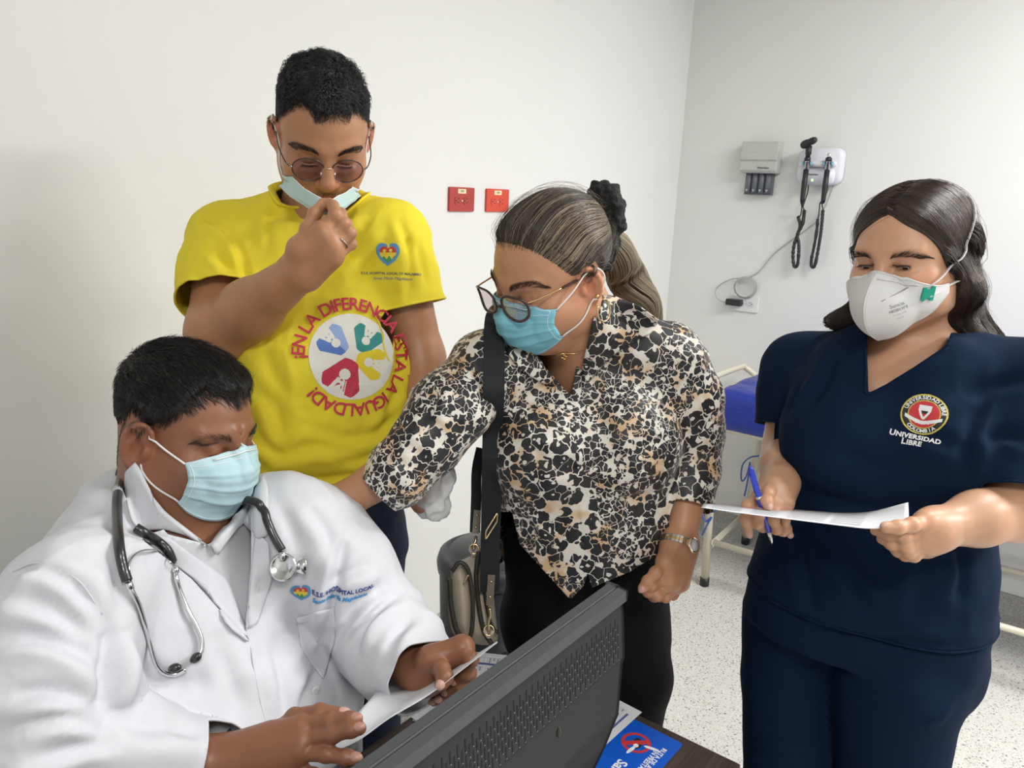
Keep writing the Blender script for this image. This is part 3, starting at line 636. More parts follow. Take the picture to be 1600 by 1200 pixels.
def head(B, h, fat=1.0, jaw=1.0, nose=1.0, slit=.0014, lidz=-.0052, ears=True, ear_x=.0775, ear_s=1.0):
    S = h.s; E = lambda c, r, k, op=0, R=None: B.ell(h.w(c), np.array(r)*S, h.R if R is None else R, k*S, op)
    Cn = lambda a, b, ra, rb, k, op=0: B.cone(h.w(a), h.w(b), ra*S, rb*S, k*S, op)
    E((0, -.018, .034), (.077, .097, .084), .02)
    E((0, .022, .018), (.067, .070, .078), .03)
    E((0, .030, -.045), (.060*fat, .056, .060), .035)
    E((0, .050, -.088), (.034*jaw, .034, .026), .035)
    for s in (-1, 1):
        E((s*.055*fat, .008, -.06), (.017*fat, .034, .030), .035)
        E((s*.043, .060, -.028), (.023*fat, .021, .022), .03)
        E((s*.034, .072, -.055), (.020*fat, .020, .022), .03)
        E((s*.0325, .0965, .003), (.0175, .0135, .0125), .018, 1)
        Cn((s*.012, .0875, .0225), (s*.046, .073, .0215), .0075, .0065, .018)
        E((s*.032, .0755, -.001), (.0155, .0150, .0125), .006)
        Cn((s*.018, .0865, .009), (s*.045, .0805, .0085), .0022, .002, .008)
        E((s*.034, .086, -.018), (.014, .006, .005), .014)
    Cn((0, .088, .012), (0, .1105, -.030), .0085*nose, .0115*nose, .014); E((0, .1125*1, -.034), (.0115*nose, .0115, .0105), .008)
    for s in (-1, 1):
        E((s*.0125*nose, .1015, -.039), (.0075*nose, .0105, .0078), .007)
        E((s*.0065*nose, .107, -.0465), (.0035, .005, .003), .003, 1)
        if slit: E((s*.032, .090, lidz), (.0125, .0100, slit), .0010, 1)
    E((0, .093, -.060), (.024, .010, .012), .018)
    E((0, .0985, -.0665), (.0225, .0080, .0050), .005); E((0, .0965, -.0755), (.0195, .0085, .0062), .005)
    Cn((-.023, .0945, -.0705), (.023, .0945, -.0705), .0014, .0014, .003, 1); Cn((0, .106, -.0707), (0, .108, -.0707), .001, .001, .003, 1)
    B.scalp = Body(); B.scalp.p = list(B.p)
    for s in (-1, 1):                                       # ears
        if not ears: break
        Re = rotz(rotx(h.R, -.12), s*.50); c = h.w((s*ear_x, -.006, -.010)); S0 = S; S = S*ear_s; LP = lambda a, b_, z: c+S*(s*a*Re[0]+b_*Re[1]+z*Re[2]); EE = lambda p, r, k, op=0: B.ell(LP(*p), np.array(r)*S, Re, k*S, op)
        EE((.004, -.003, .002), (.0075, .0195, .031), .005); EE((.003, .003, -.027), (.006, .0105, .0115), .007)
        EE((.0125, .001, -.003), (.0075, .0095, .0145), .004, 1); EE((.0115, -.006, .014), (.0045, .0085, .008), .004, 1)
        rim = [LP(.0085, .001-.0185*math.cos(a)*1.0, .002+.029*math.sin(a)) for a in np.linspace(-1.6, 2.6, 14)]
        B.chain(rim, [.0030*S]*14, .003*S); EE((.009, .0125, -.006), (.004, .0045, .007), .005); S = S0
    return B
def neckto(B, h, base, r0=.055, r1=.062, k=.03): B.cone(h.w((0, -.030, -.04)), base, r0, r1, k); return B
def faceskin(V, h, tone, beard=0, lip=(1.25, .62, .62), blush=.12):
    q = h.l(V); c = np.ones((len(V), 3)); G = lambda p, r: np.exp(-(((q-np.asarray(p))/np.asarray(r))**2).sum(1))[:, None]
    lm = np.clip(G((0, .100, -.0665), (.023, .012, .0055))+G((0, .100, -.0755), (.020, .012, .0065)), 0, 1); lm = np.clip(lm*1.6-.3, 0, 1)
    for s in (-1, 1):
        c *= 1+G((s*.045, .07, -.035), (.022, .03, .022))*np.array([blush, -blush*.7, -blush*.7])
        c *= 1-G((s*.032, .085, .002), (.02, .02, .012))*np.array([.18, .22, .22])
        c *= 1+G((s*.082, -.01, -.008), (.014, .03, .035))*np.array([.18, -.12, -.12])
    c *= 1+G((0, .11, -.036), (.018, .02, .014))*np.array([blush, -blush*.8, -blush*.8])
    c = c*(1-lm)+lm*np.array(lip)
    if beard: c *= 1-beard*(G((0, .08, -.095), (.05, .05, .03))+.7*G((0, .105, -.056), (.026, .012, .006)))*np.array([.8, .75, .7])
    n = vnoise(V, 60)[:, None]*.03+vnoise(V, 250)[:, None]*.02
    return c*(1+n)
def skinmat(name, col): 
    return mat(name, col, .42, sss=.12, bump=[(420, .12, .0006), (90, .08, .001)], tint=True, spec=.45)
def segs(*meshes):
    Vs, Fs, n = [], [], 0
    for V, Q in meshes: Vs.append(V); Fs.append(np.asarray(Q)+n); n += len(V)
    return np.concatenate(Vs), np.concatenate(Fs)
def region(B, pts, pad, h):
    P = np.asarray(pts); return B.mesh(P.min(0)-pad, P.max(0)+pad, h)
def capsfn(P, a, b):
    ba = b-a; t = _lin(((P-a)@ba)/(ba@ba)); return np.linalg.norm(P-a-t[:, None]*ba, axis=1)
# hands: either from a palm frame with curls, or from traced joints
def palm(B, wr, kn, thumb_side, nrm, w=.082, t=.026, k=.014):   # wr wrist point, kn centre of the knuckles
    wr, kn = np.asarray(wr), np.asarray(kn); d = _n(kn-wr); n = _n(nrm-d*(np.asarray(nrm)@d)); s = np.cross(d, n); s = s if s@np.asarray(thumb_side) > 0 else -s
    offs = [.5, .17, -.16, -.47]; K = []
    for i, o in enumerate(offs):
        drop = [0.0, .004, .0, -.008][i]; K.append(kn+s*o*w*.78+d*drop)
        B.cone(wr+s*o*w*.42, K[-1], t*.52, t*.40, k)
    B.cone(wr+s*w*.12+d*.012-n*t*.2, kn+s*w*.34-n*t*.25-d*.025, t*.50, t*.42, k)
    return K, d, n, s
def finger(B, base, dr, bend, L, curls, r=.0085):             # bend: unit vector the finger curls towards
    p = np.asarray(base, float); d = _n(dr); b = _n(np.asarray(bend)-d*(np.asarray(bend)@d)); P = [p]; ls = [.46, .30, .24]; a = 0
    for l, c in zip(ls, curls):
        a += c; v = d*math.cos(a)+b*math.sin(a); p = p+v*L*l; P.append(p)
    fingerline(B, P, r); up = -d*math.sin(a)*-1*0+(-(b*math.cos(a)-d*math.sin(a))); return P, v, _n(up)
def fingerline(B, P, r=.0085, k=.004):
    P = [np.asarray(p, float) for p in P]; n = len(P)-1; rs = np.linspace(1.06, .84, n+1)*r
    B.chain(P, rs, k)
    for i in range(1, n): B.ell(P[i], rs[i]*1.08, k=.004)
def nail(P1, P2, up, r, m, parent, w=.8):                     # nail plate on the last segment P1 > P2
    P1, P2 = np.asarray(P1, float), np.asarray(P2, float); d = _n(P2-P1); u = np.asarray(up, float); u = _n(u-d*(u@d)); s = np.cross(d, u)
    c = P2+u*r*.42+d*r*.05; V, F = ball((0, 0, 0), (r*w*.78, r*.95, r*.52), 14, np.array([s, d, u])); return mesh('fingernail', V+c, F, m, parent)
# clothing
def sleeve(B, P, r, k=.03): B.chain(P, r, k)
def inpoly(XY, poly):                                       # signed distance in the plane, positive inside
    P = np.asarray(poly, float); ins = np.zeros(len(XY), bool); D = np.full(len(XY), 1e9); n = len(P)
    for i in range(n):
        a, b = P[i], P[(i+1) % n]; ba = b-a; t = _lin(((XY-a)@ba)/(ba@ba+1e-12)); D = np.minimum(D, np.linalg.norm(XY-a-t[:, None]*ba, axis=1))
        c = ((a[1] > XY[:, 1]) != (b[1] > XY[:, 1])); ins ^= c & (XY[:, 0] < (b[0]-a[0])*(XY[:, 1]-a[1])/(b[1]-a[1]+1e-12)+a[0])
    return np.where(ins, D, -D)
def opening(poly, P0, d0, thick=.2):                        # an opening cut in the front of a garment: outline seen at depth d0
    def g(V):
        xy, d = pix(V); s = inpoly(xy, poly)/FPX*d; return np.maximum(-s, d-P0-thick) if True else 0
    return g
def cutplane(p, n):
    p = np.asarray(p, float); n = _n(n); return lambda V: (V-p)@n
def cutring(p, n, rad):                                     # a neck opening: cut above a plane, only within a radius of its axis
    p = np.asarray(p, float); n = _n(n); return lambda V: np.maximum((V-p)@(-n), np.linalg.norm((V-p)-np.outer((V-p)@n, n), axis=1)-rad)
def cutdisc(p, n, rad):                                     # a plane that cuts only near p (a sleeve end)
    p = np.asarray(p, float); n = _n(n); return lambda V: np.maximum((V-p)@n, np.linalg.norm(V-p, axis=1)-rad)
def garment(name, B, lo, hi, h, mt, parent, cuts=(), fold=(), wr=None, thick=.0022, sm=2, label=None, after=None, wrk=None):
    V, Q = B.mesh(lo, hi, h); T = tri(Q); V = smooth(V, T, sm)
    if wr: 
        N = normals(V, T)
        for sc, amp, st in wr:
            nz = vnoise(V@np.asarray(st) if np.ndim(st) == 2 else V*np.asarray(st), sc); V = V+N*((nz if amp > 0 else (.5-np.sqrt(nz*nz+.004)))*abs(amp))[:, None]
    if fold: V = folds(V, T, fold)
    for g in cuts: V, T = clip(V, T, g)
    o = mesh(name, V, T, mt, parent, label=label); solid(o, thick); return o, V, T
def cutlimb(p, n, TB, rad=.14, tol=.010):                             # trims a sleeve end; the trunk surface beside it is left alone
    p = np.asarray(p, float); n = _n(n); return lambda V: np.maximum.reduce([(V-p)@n, np.linalg.norm(V-p, axis=1)-rad, (tol-TB.ev(V))*2])
def cr(pl, w=.009, a=.009, side=1, d=1.15):                 # a pressed crease with a soft ridge beside it
    p = np.array(pl, float); t = _n(p[-1]-p[0]); o = np.array([-t[1], t[0]])*side*w*1.7*FPX/d; return [(pl, w, -a), ([tuple(q+o) for q in p], w*1.35, a*.75)]
def edges_of(V, T):                                          # open edge loops of a cut garment
    E = np.concatenate([T[:, [0, 1]], T[:, [1, 2]], T[:, [2, 0]]]); k = np.sort(E, 1); u, idx, cn = np.unique(k[:, 0].astype(np.int64)*len(V)+k[:, 1], return_index=True, return_counts=True)
    E = E[idx[cn == 1]]; nx = {int(a): int(b) for a, b in E}; loops = []
    while nx:
        a = next(iter(nx)); L = [a]
        while a in nx: 
            a = nx.pop(a); 
            if a == L[0]: break
            L.append(a)
        if len(L) > 12: loops.append(V[L])
    return loops
def hem(name, V, T, near, rad, r, mt, parent, flat=(1, 1)):   # a rolled edge along the open loop that passes closest to a point
    best = None
    for L in edges_of(V, T):
        d = np.linalg.norm(L-np.asarray(near), axis=1).min()
        if best is None or d < best[0]: best = (d, L)
    if best is None: return
    L = best[1]; step = max(1, int(len(L)/160)); L = L[::step]
    for _ in range(3): L = (np.roll(L, 1, 0)+2*L+np.roll(L, -1, 0))/4
    return mesh(name, *tube(L, r, 8, closed=True, flat=flat), mt, parent)
def onmesh(tr, P, dr, lift=0):                              # project points onto a surface along a direction, both ways
    out = []; d = Vector(_n(dr))
    for p in P:
        r = tr.ray_cast(Vector(p)-d*.12, d, .3)
        out.append(np.array(r[0])-np.array(d)*lift if r[0] is not None else np.asarray(p, float))
    return np.array(out)
def raster(tr, c, R, w, h, st, fn, lift=.0008):              # printed artwork: a fine patch wrapped on cloth; fn(x, y) gives colour index (-1 none)
    nx, ny = int(w/st), int(h/st); X, Y = np.meshgrid((np.arange(nx)+.5)*st-w/2, (np.arange(ny)+.5)*st-h/2, indexing='ij'); idx = fn(X.ravel(), Y.ravel()).reshape(nx, ny)
    vid = {}; P2 = []; F = []; M = []
    def vi(i, j):
        if (i, j) not in vid: vid[(i, j)] = len(P2); P2.append((i*st-w/2, j*st-h/2))
        return vid[(i, j)]
    for i, j in np.argwhere(idx >= 0): F.append([vi(i, j), vi(i+1, j), vi(i+1, j+1), vi(i, j+1)]); M.append(int(idx[i, j]))
    P2 = np.array(P2); P = P2[:, :1]*R[0]+P2[:, 1:]*R[1]+np.asarray(c); return onmesh(tr, P, -R[2], lift), F, M
def wraptext(tr, V2, F, c, R, lift=.001):
    P = V2[:, :1]*R[0]+V2[:, 1:]*R[1]+np.asarray(c); return onmesh(tr, P, -R[2], lift), F
def surfframe(V, T, tr, px, py, upv=(0, 0, 1), rad=.05):    # tangent frame on cloth at a seen point
    p = hit(tr, px, py); N = normals(V, T); m = np.linalg.norm(V-p, axis=1) < rad; n = _n(N[m].mean(0)); u = np.asarray(upv, float); u = _n(u-n*(u@n)); return p, np.array([np.cross(u, n), u, n])
# hair
def hairmat(name, a, b_, rough=.38, scale=30):
    m, nt, b, L = nodes(name); N = nt.nodes.new; vc = N('ShaderNodeVertexColor'); vc.layer_name = 'tint'
    r = N('ShaderNodeMix'); r.data_type = 'RGBA'; r.inputs[6].default_value = (*a, 1); r.inputs[7].default_value = (*b_, 1); s = N('ShaderNodeSeparateColor'); L(vc.outputs[0], s.inputs[0]); L(s.outputs[0], r.inputs[0])
    L(r.outputs[2], b.inputs['Base Color']); b.inputs['Roughness'].default_value = rough; b.inputs['Specular IOR Level'].default_value = .5; return m
def scalp_g(h, tab):
    ph, zz = np.radians([t[0] for t in tab]), np.array([t[1] for t in tab])
    def g(P): q = h.l(P); a = np.arctan2(np.abs(q[:, 0]), q[:, 1]+.01); return q[:, 2]-np.interp(a, ph, zz)
    return g
def hair_cap(Hb, h, g, thick, lo, hi, hstep, wav=None):
    B = Body()
    def fn(P):
        gg = g(P); t = thick(h.l(P))*np.clip(gg/.018+.15, -.4, 1)
        d = Hb.scalp.ev(P)-np.where(gg > -.004, np.maximum(t, -.003), -.004)
        return d-wav(P, gg) if wav else d
    B.add(fn, h.C, .3, .001); return B.mesh(lo, hi, hstep)
def sample(V, T, n, rs, w=None):
    a = np.linalg.norm(np.cross(V[T[:, 1]]-V[T[:, 0]], V[T[:, 2]]-V[T[:, 0]]), axis=1)
    if w is not None: a = a*w(V[T].mean(1))
    a = np.maximum(a, 0); i = rs.choice(len(T), n, p=a/a.sum()); r = rs.random((n, 2)); r = np.where(r.sum(1, keepdims=True) > 1, 1-r, r)
    return V[T[i, 0]]+(V[T[i, 1]]-V[T[i, 0]])*r[:, :1]+(V[T[i, 2]]-V[T[i, 0]])*r[:, 1:]
def grow(B, P, dirf, L, steps, rise, rs, curl=0, cf=3, lift0=.001):  # hairs that leave the scalp and lie along dirf
    n = len(P); out = [P]; p = P.copy(); L = np.broadcast_to(L, (n,)); ph = rs.random((n, 3))*6.28; t0 = rs.normal(0, 1, (n, 3)); 
    for s in range(1, steps):
        N = B.grad(p, .003); d = dirf(p); d = d-N*(d*N).sum(1, keepdims=True); d /= np.linalg.norm(d, axis=1, keepdims=True)+1e-9
        f = s/steps; k = rise*(1-f)**1.2; v = d*(1-k*.5)+N*k+t0*.10
        if curl: side = np.cross(N, d); v = v+curl*(side*np.sin(cf*f*6.28+ph[:, :1]+P[:, :1]*90)+N*np.cos(cf*f*6.28+ph[:, 1:2]+P[:, 2:]*90)*.8)
        v /= np.linalg.norm(v, axis=1, keepdims=True); p = p+v*(L/steps)[:, None]
        dd = B.ev(p); p = p+N*np.maximum(lift0-dd, 0)[:, None]; out.append(p)
    return np.stack(out, 1)
def sheet_strands(guides, n, rs, steps=24, jit=.002, B=None, off=(.001, .006), wave=.0, wf=3, clump=None):
    G = np.array([_resamp(spline(g, 6), steps) for g in guides]); u = rs.random(n)*(len(G)-1); i = np.minimum(u.astype(int), len(G)-2); f = (u-i)[:, None, None]
    P = G[i]*(1-f)+G[i+1]*f; t = np.linspace(0, 1, steps)[None, :, None]
    P = P+rs.normal(0, jit, (n, 1, 3))*(.4+t)+rs.normal(0, jit*.5, (n, 1, 3))*np.sin(t*5+rs.random((n, 1, 1))*6)
    if wave: ph = (u[:, None, None]*2.2); P = P+wave*t*np.stack([np.sin(t[..., 0]*wf*6.28+ph[..., 0]), np.cos(t[..., 0]*wf*5.1+ph[..., 0]), np.sin(t[..., 0]*wf*4+ph[..., 0]*1.7)*.4], -1)
    if B is not None:
        o = rs.uniform(off[0], off[1], n); sh = P.shape
        for _ in range(2):
            q = P.reshape(-1, 3); d = B.ev(q); g_ = B.grad(q, .003); oo = np.repeat(o, steps)*np.tile(np.clip(.1+np.linspace(0, 1, steps)*6, 0, 1), len(o)); m = d < oo+.010
            q = q+g_*((oo-d)*m)[:, None]; P = q.reshape(sh)
    return P
def _resamp(P, n):
    d = np.concatenate([[0], np.cumsum(np.linalg.norm(np.diff(P, axis=0), axis=1))]); t = np.linspace(0, d[-1], n); return np.stack([np.interp(t, d, P[:, j]) for j in range(3)], 1)
def bundle(guide, radii, n, rs, steps=26, wave=.004, wf=2.5, flat=(1, 1), hint=(0, 0, 1)):
    G = _resamp(spline(guide, 8), steps); r = np.interp(np.linspace(0, 1, steps), np.linspace(0, 1, len(radii)), radii)
    T = np.gradient(G, axis=0); T /= np.linalg.norm(T, axis=1, keepdims=True); X = np.cross(T, np.asarray(hint, float)); X /= np.linalg.norm(X, axis=1, keepdims=True)+1e-9; Y = np.cross(T, X)
    a = rs.random(n)*6.28; q = np.sqrt(rs.random(n)); t = np.linspace(0, 1, steps)
    A = (q*np.cos(a))[:, None]*flat[0]+wave/np.maximum(r, .01)*np.sin(t*wf*6.28+q[:, None]*4+a[:, None])*t; Bq = (q*np.sin(a))[:, None]*flat[1]+wave/np.maximum(r, .01)*np.cos(t*wf*5+a[:, None]*1.3)*t
    return G[None]+(A*r)[..., None]*X[None]+(Bq*r)[..., None]*Y[None]
def hairs(name, P, r, mt, parent, tint, taper=.35, n=3):
    m = P.shape[1]; V, F = strands(P, np.linspace(1, taper, m)*r, n); t = np.repeat(np.asarray(tint, float), m*n); c = np.stack([t]*3, 1); return mesh(name, V, F, mt, parent, col=c)
def brow(B, h, pts, n, rs, mt, parent, L=.009, r=.00022, wid=.004):
    P = np.array([h.w(p) for p in pts]); G = _resamp(spline(P, 6), 40); i = rs.integers(0, 39, n); f = rs.random(n)[:, None]; p = G[i]*(1-f)+G[i+1]*f; t = (i/39)[:, None]
    w = wid*np.sin(np.pi*np.clip(.12+t*.8, 0, 1)); u = h.R[2]; p = p+u*(rs.random((n, 1))-.5)*2*w*h.s; d = G[i+1]-G[i]; d /= np.linalg.norm(d, axis=1, keepdims=True)
    d = d+u*((1-t)*.9-.1)+rs.normal(0, .12, (n, 3)); d /= np.linalg.norm(d, axis=1, keepdims=True); S = [p+d*L*k/4*rs.uniform(.6, 1, (n, 1)) for k in range(5)]
    Q = np.stack(S, 1); q = B.snap(Q.reshape(-1, 3), .0014, 3).reshape(Q.shape); q = q+B.grad(q.reshape(-1, 3)).reshape(q.shape)*np.linspace(0, .0018, 5)[None, :, None]
    return hairs('eyebrow', q, r*h.s, mt, parent, rs.random(n)*.3)
def lash(B, h, s, mt, parent, z=-.0055, n=34, L=.006, r=.00035, rs=None):
    x = np.linspace(-.0135, .0135, 14); pts = np.array([h.w((s*.032+a, .093, z-.0022*(1-(a/.0135)**2))) for a in x]); e = B.snap(pts, .0004, 4)
    m = mesh('eyelid_line', *tube(e, .00075*h.s, 6), mt, parent); m['label'] = 'dark line of lashes'
    i = np.linspace(0, 12.99, n); k = i.astype(int); f = (i-k)[:, None]; p = e[k]*(1-f)+e[k+1]*f; N = h.R[1]*.8-h.R[2]*.75+h.R[0]*((f*0)+((i/13-.5)*1.2)[:, None]); N /= np.linalg.norm(N, axis=1, keepdims=True)
    S = np.stack([p+N*L*h.s*a-np.array(h.R[2])*0+h.R[2]*L*.35*a*a for a in np.linspace(0, 1, 5)], 1); hairs('eyelashes', S, r*h.s*.6, mt, parent, np.zeros(n))
def eyeball(h, s, parent, m_w, m_i, gaze=(0, .6, -.8), c=(.032, .0735, -.001), r=.0121):
    C = h.w((s*c[0], c[1], c[2])); V, F = ball((0, 0, 0), r*h.s, 24); g = _n(np.asarray(gaze)@h.R); V = np.array(V); fm = []
    e = mesh('eye', V+C, F, None, parent, mats=[m_w, m_i, M_hole], fmat=[(2 if _n(V[f].mean(0))@g > .985 else 1) if _n(V[f].mean(0))@g > .88 else 0 for f in F]); return e
# face masks
def strip(P, w, th, up): P = np.asarray(P); return tube(P, w, 8, flat=(1, th))
def surgical_mask(B, h, parent, m_out, m_band, side=.062, top=.006, bot=-.098, name='surgical_mask', tilt=0, depth=.008, loops=True, m_loop=None, ear=((.084, -.004, .016), (.083, -.004, -.034)), wide=1.0, shape=None, xs=None, outpush=.003, label=None, cheek=.052):
    nu, nv = 61, 41; u = np.linspace(-1, 1, nu); v = np.linspace(0, 1, nv); U_, V_ = np.meshgrid(u, v, indexing='ij')
    zt = top+.008*(1-np.abs(U_)**1.3)*1-.012*np.abs(U_)**2; zb = bot+.030*np.abs(U_)**2.0; z = zt+(zb-zt)*V_
    x = side*np.sin(U_*1.25)/math.sin(1.25)*(1-.10*np.sin(np.pi*V_))*wide
    prof = np.interp(V_, [0, .15, .35, .55, .75, .9, 1], [.096, .112, .124, .121, .112, .100, .082])+depth-.008
    y = cheek+(prof-cheek)*np.cos(U_*1.45)**.75
    P = np.stack([x, y, z], -1).reshape(-1, 3); Wp = h.w(P)
    for _ in range(4):
        d = B.ev(Wp); g = B.grad(Wp, .003); Wp = Wp+g*np.clip(outpush-d, 0, .02)[:, None]
        G = Wp.reshape(nu, nv, 3); A = G.copy(); A[1:-1, 1:-1] = (G[:-2, 1:-1]+G[2:, 1:-1]+G[1:-1, :-2]+G[1:-1, 2:])/4*.5+G[1:-1, 1:-1]*.5; Wp = A.reshape(-1, 3)
    idx = np.arange(nu*nv).reshape(nu, nv); Q = np.stack([idx[:-1, :-1], idx[1:, :-1], idx[1:, 1:], idx[:-1, 1:]], -1).reshape(-1, 4)
    T = tri(Q); N = normals(Wp, T); 
    if (N*(Wp-h.w((0, 0, -.05)))).sum() < 0: Q = Q[:, ::-1]; T = tri(Q); N = -N
    vv = V_.ravel(); uu = U_.ravel(); pl = np.zeros(len(vv))
    for k, c in enumerate((.30, .52, .74)): a = vv-c+.05*uu**2*0; pl += .0032*np.where((a > -.10) & (a < 0), (a+.10)/.10, 0)*(1-.55*np.abs(uu)**3)
    pl += .0011*vnoise(P*[1, 1, 1.6], 55)+.0006*vnoise(P, 130)
    ed = np.maximum(np.abs(uu)-.93, 0)*0; Wq = Wp+N*pl[:, None]*h.s; fm = np.zeros(len(Q), int)
    o = mesh(name, Wq, Q, None, parent, mats=[m_out, m_band], fmat=None, label=label); solid(o, .0012, 0)
    W2 = Wq.reshape(nu, nv, 3); Nn = N.reshape(nu, nv, 3); ln = []
    for j in (1, 4): ln.append(tube(W2[2:-2:2, j]+Nn[2:-2:2, j]*.0006, .0005, 6))
    for i in (2, nu-3): ln.append(tube(W2[i, 1:-1:2]+Nn[i, 1:-1:2]*.0006, .0006, 6))
    ln.append(tube(W2[1:-1:2, nv-2]+Nn[1:-1:2, nv-2]*.0006, .0004, 6)); mesh('stitched_edge', *join(*ln), m_band, o)
    nb = tube(W2[14:-14:2, 2]+Nn[14:-14:2, 2]*.0012, .0022, 8, flat=(1, .5)); mesh('nose_wire', *nb, m_band, o)
    if loops:
        for s, i in ((1, nu-1), (-1, 0)):
            e0, e1 = h.w((s*ear[0][0], ear[0][1], ear[0][2])), h.w((s*ear[1][0], ear[1][1], ear[1][2])); a, b = W2[i, 1], W2[i, nv-2]
            bk = h.w((s*.078, -.028, -.008)); seg1 = spline([a, a+(e0-a)*.5+h.R[0]*s*.004, e0], 8); seg2 = spline([e1, (e1+b)/2+h.R[0]*s*.003-h.R[2]*.004, b], 8); back = spline([e0, h.w((s*.084, -.028, .006)), h.w((s*.086, -.034, -.012)), h.w((s*.084, -.022, -.032)), e1], 6)
            P_ = np.concatenate([seg1, back[1:-1], seg2]); d = B.ev(P_); g = B.grad(P_, .003); P_ = P_+g*np.clip(.0016-d, 0, .02)[:, None]
            mesh('ear_loop', *tube(P_, .0014, 8), m_loop or m_band, o)
    return o, W2, Nn
# ------------------------------------------------------------------ the seated doctor
M_white_e = mat('eye white', (.62, .58, .54), .2); M_iris = mat('dark brown iris', (.035, .015, .008), .1)
M_nail = mat('fingernail', (.50, .27, .20), .3); M_nail2 = mat('pale fingernail', (.66, .40, .32), .3)
M_mask_w = mat('white mask band', (.76, .80, .80), .65); M_mask_b = mat('pale blue pleated mask', (.46, .66, .70), .7, bump=[(700, .2, .0004)])
M_mask_b2 = mat('light blue pleated mask', (.22, .56, .68), .7, bump=[(700, .2, .0004)]); M_mask_b3 = mat('pale mint mask', (.50, .66, .64), .7, bump=[(700, .2, .0004)])
M_elastic = mat('white elastic loop', (.80, .78, .76), .6)
def doctor():
    rs = np.random.default_rng(5)
    me = thing('person', 'seated man in white coat, pale blue mask and stethoscope, reading a sheet', 'person', (.54, 1.02, 0))
    sk = skinmat('deep brown skin', (.27, .115, .062))
    h = Fr(W(293, 672, 1.12), (.24, -.94, -.16), (.12, -.06, .98), .955)
    B = head(Body(), h, fat=1.13, jaw=1.25, nose=1.2, ear_x=.083, ear_s=1.12); nb = W(268, 835, 1.13)
    neckto(B, h, nb, .066, .074, .035); B.ell(h.w((0, .028, -.098)), np.array((.044, .050, .026)), h.R, .04)      # full throat
    B.ell(nb+[0, 0, -.035], (.12, .08, .04), k=.05)
    for a, b in (((-.004, .097, .010), (-.008, .093, .032)), ((.006, .097, .010), (.010, .093, .032))): B.cone(h.w(a), h.w(b), .0014, .0022, .009)
    B.cone(h.w((.001, .098, .008)), h.w((.001, .096, .034)), .0012, .0016, .003, 1)
    for s in (-1, 1): B.cone(h.w((s*.022, .088, -.014)), h.w((s*.043, .080, -.016)), .0035, .003, .006)
    # right arm and hand (nearer), left arm and hand
    S1, E1, W1 = W(108, 945, .95), W(95, 1185, .90), W(335, 1192, .97)
    S2, E2, W2 = W(482, 838, 1.2), W(590, 985, 1.2), W(662, 1052, 1.115)
    A1 = Body(); A1.cone(E1, W1, .045, .031, .02); k1 = W(430, 1150, .965)
    f1 = [[(470, 1133, .965), (515, 1128, .955), (545, 1124, .95), (557, 1123, .948)], [(475, 1155, .955), (520, 1148, .945), (549, 1140, .94), (562, 1138, .938)],
          [(470, 1176, .95), (510, 1178, .94), (540, 1183, .935), (556, 1185, .933)], [(455, 1195, .955), (490, 1212, .945), (515, 1225, .94), (528, 1230, .94)], [(425, 1150, .975), (460, 1120, .985), (500, 1112, .975), (537, 1117, .968)]]
    F1 = [[W(*p) for p in f] for f in f1]
    for f, off in zip(F1[:4], (-14, 0, 14, 26)): A1.cone(W1+(W(335, 1192+off*.7, .97)-W(335, 1192, .97)), f[0], .019, .0135, .018)
    A1.cone(W1, F1[4][0], .02, .014, .018)
    for f, r in zip(F1, (.0095, .0098, .0095, .0085, .0105)): fingerline(A1, f, r)
    A2 = Body(); A2.cone(E2, W2, .045, .032, .02)
    f2 = [[(722, 1012, 1.09), (736, 1030, 1.075), (727, 1052, 1.085), (713, 1062, 1.095)], [(715, 1030, 1.11), (733, 1052, 1.10), (718, 1072, 1.10), (700, 1080, 1.11)], [(700, 1045, 1.12), (718, 1072, 1.12), (703, 1086, 1.12), (688, 1092, 1.12)],
          [(688, 1055, 1.13), (702, 1080, 1.13), (690, 1092, 1.13), (678, 1096, 1.13)], [(672, 1030, 1.085), (690, 1046, 1.06), (695, 1058, 1.05), (690, 1068, 1.045)]]
    F2 = [[W(*p) for p in f] for f in f2]
    for f, o in zip(F2[:4], (0, .012, .024, .036)): A2.cone(W2+EY*o*.3, f[0], .022, .0135, .02)
    A2.cone(W2, F2[4][0], .022, .016, .02); A2.cone(F2[0][0], F2[4][0], .014, .014, .02)
    for f, r in zip(F2, (.0100, .0100, .0095, .0085, .0115)): fingerline(A2, f, r)
    V1, Q1 = B.mesh(h.C+[-.17, -.17, -.27], h.C+[.17, .17, .17], .0020)
    V2, Q2 = region(A1, F1[0]+F1[3]+[W1, E1*.5+W1*.5], .04, .0021); V3, Q3 = region(A2, F2[0]+F2[3]+F2[4]+[W2, E2*.4+W2*.6], .04, .0021)
    V, Q = segs((V1, Q1), (V2, Q2), (V3, Q3)); c = faceskin(V, h, None, beard=.12, blush=.06)
    kn = np.zeros(len(V))
    for P in F1+F2:
        for p in P[1:3]: kn += np.exp(-(np.linalg.norm(V-p, axis=1)/.008)**2)
        kn -= .8*np.exp(-(np.linalg.norm(V-P[3], axis=1)/.009)**2)
    c *= 1-.16*np.clip(kn, -1, 1)[:, None]; mesh('body', V, Q, sk, me, col=c)
    for f in F1[:4]: nail(f[2], f[3], _n(CAMPOS-f[3])+EZ*.6, .0100, M_nail, me)
    nail(F1[4][2], F1[4][3], EZ, .0105, M_nail2, me)
    for f, r in zip(F2, (.01, .01, .0095, .0085, .0115)): nail(f[2], f[3], CAMPOS-f[3]+(EX*.3 if f is not F2[4] else EZ*.6), r, M_nail2, me)
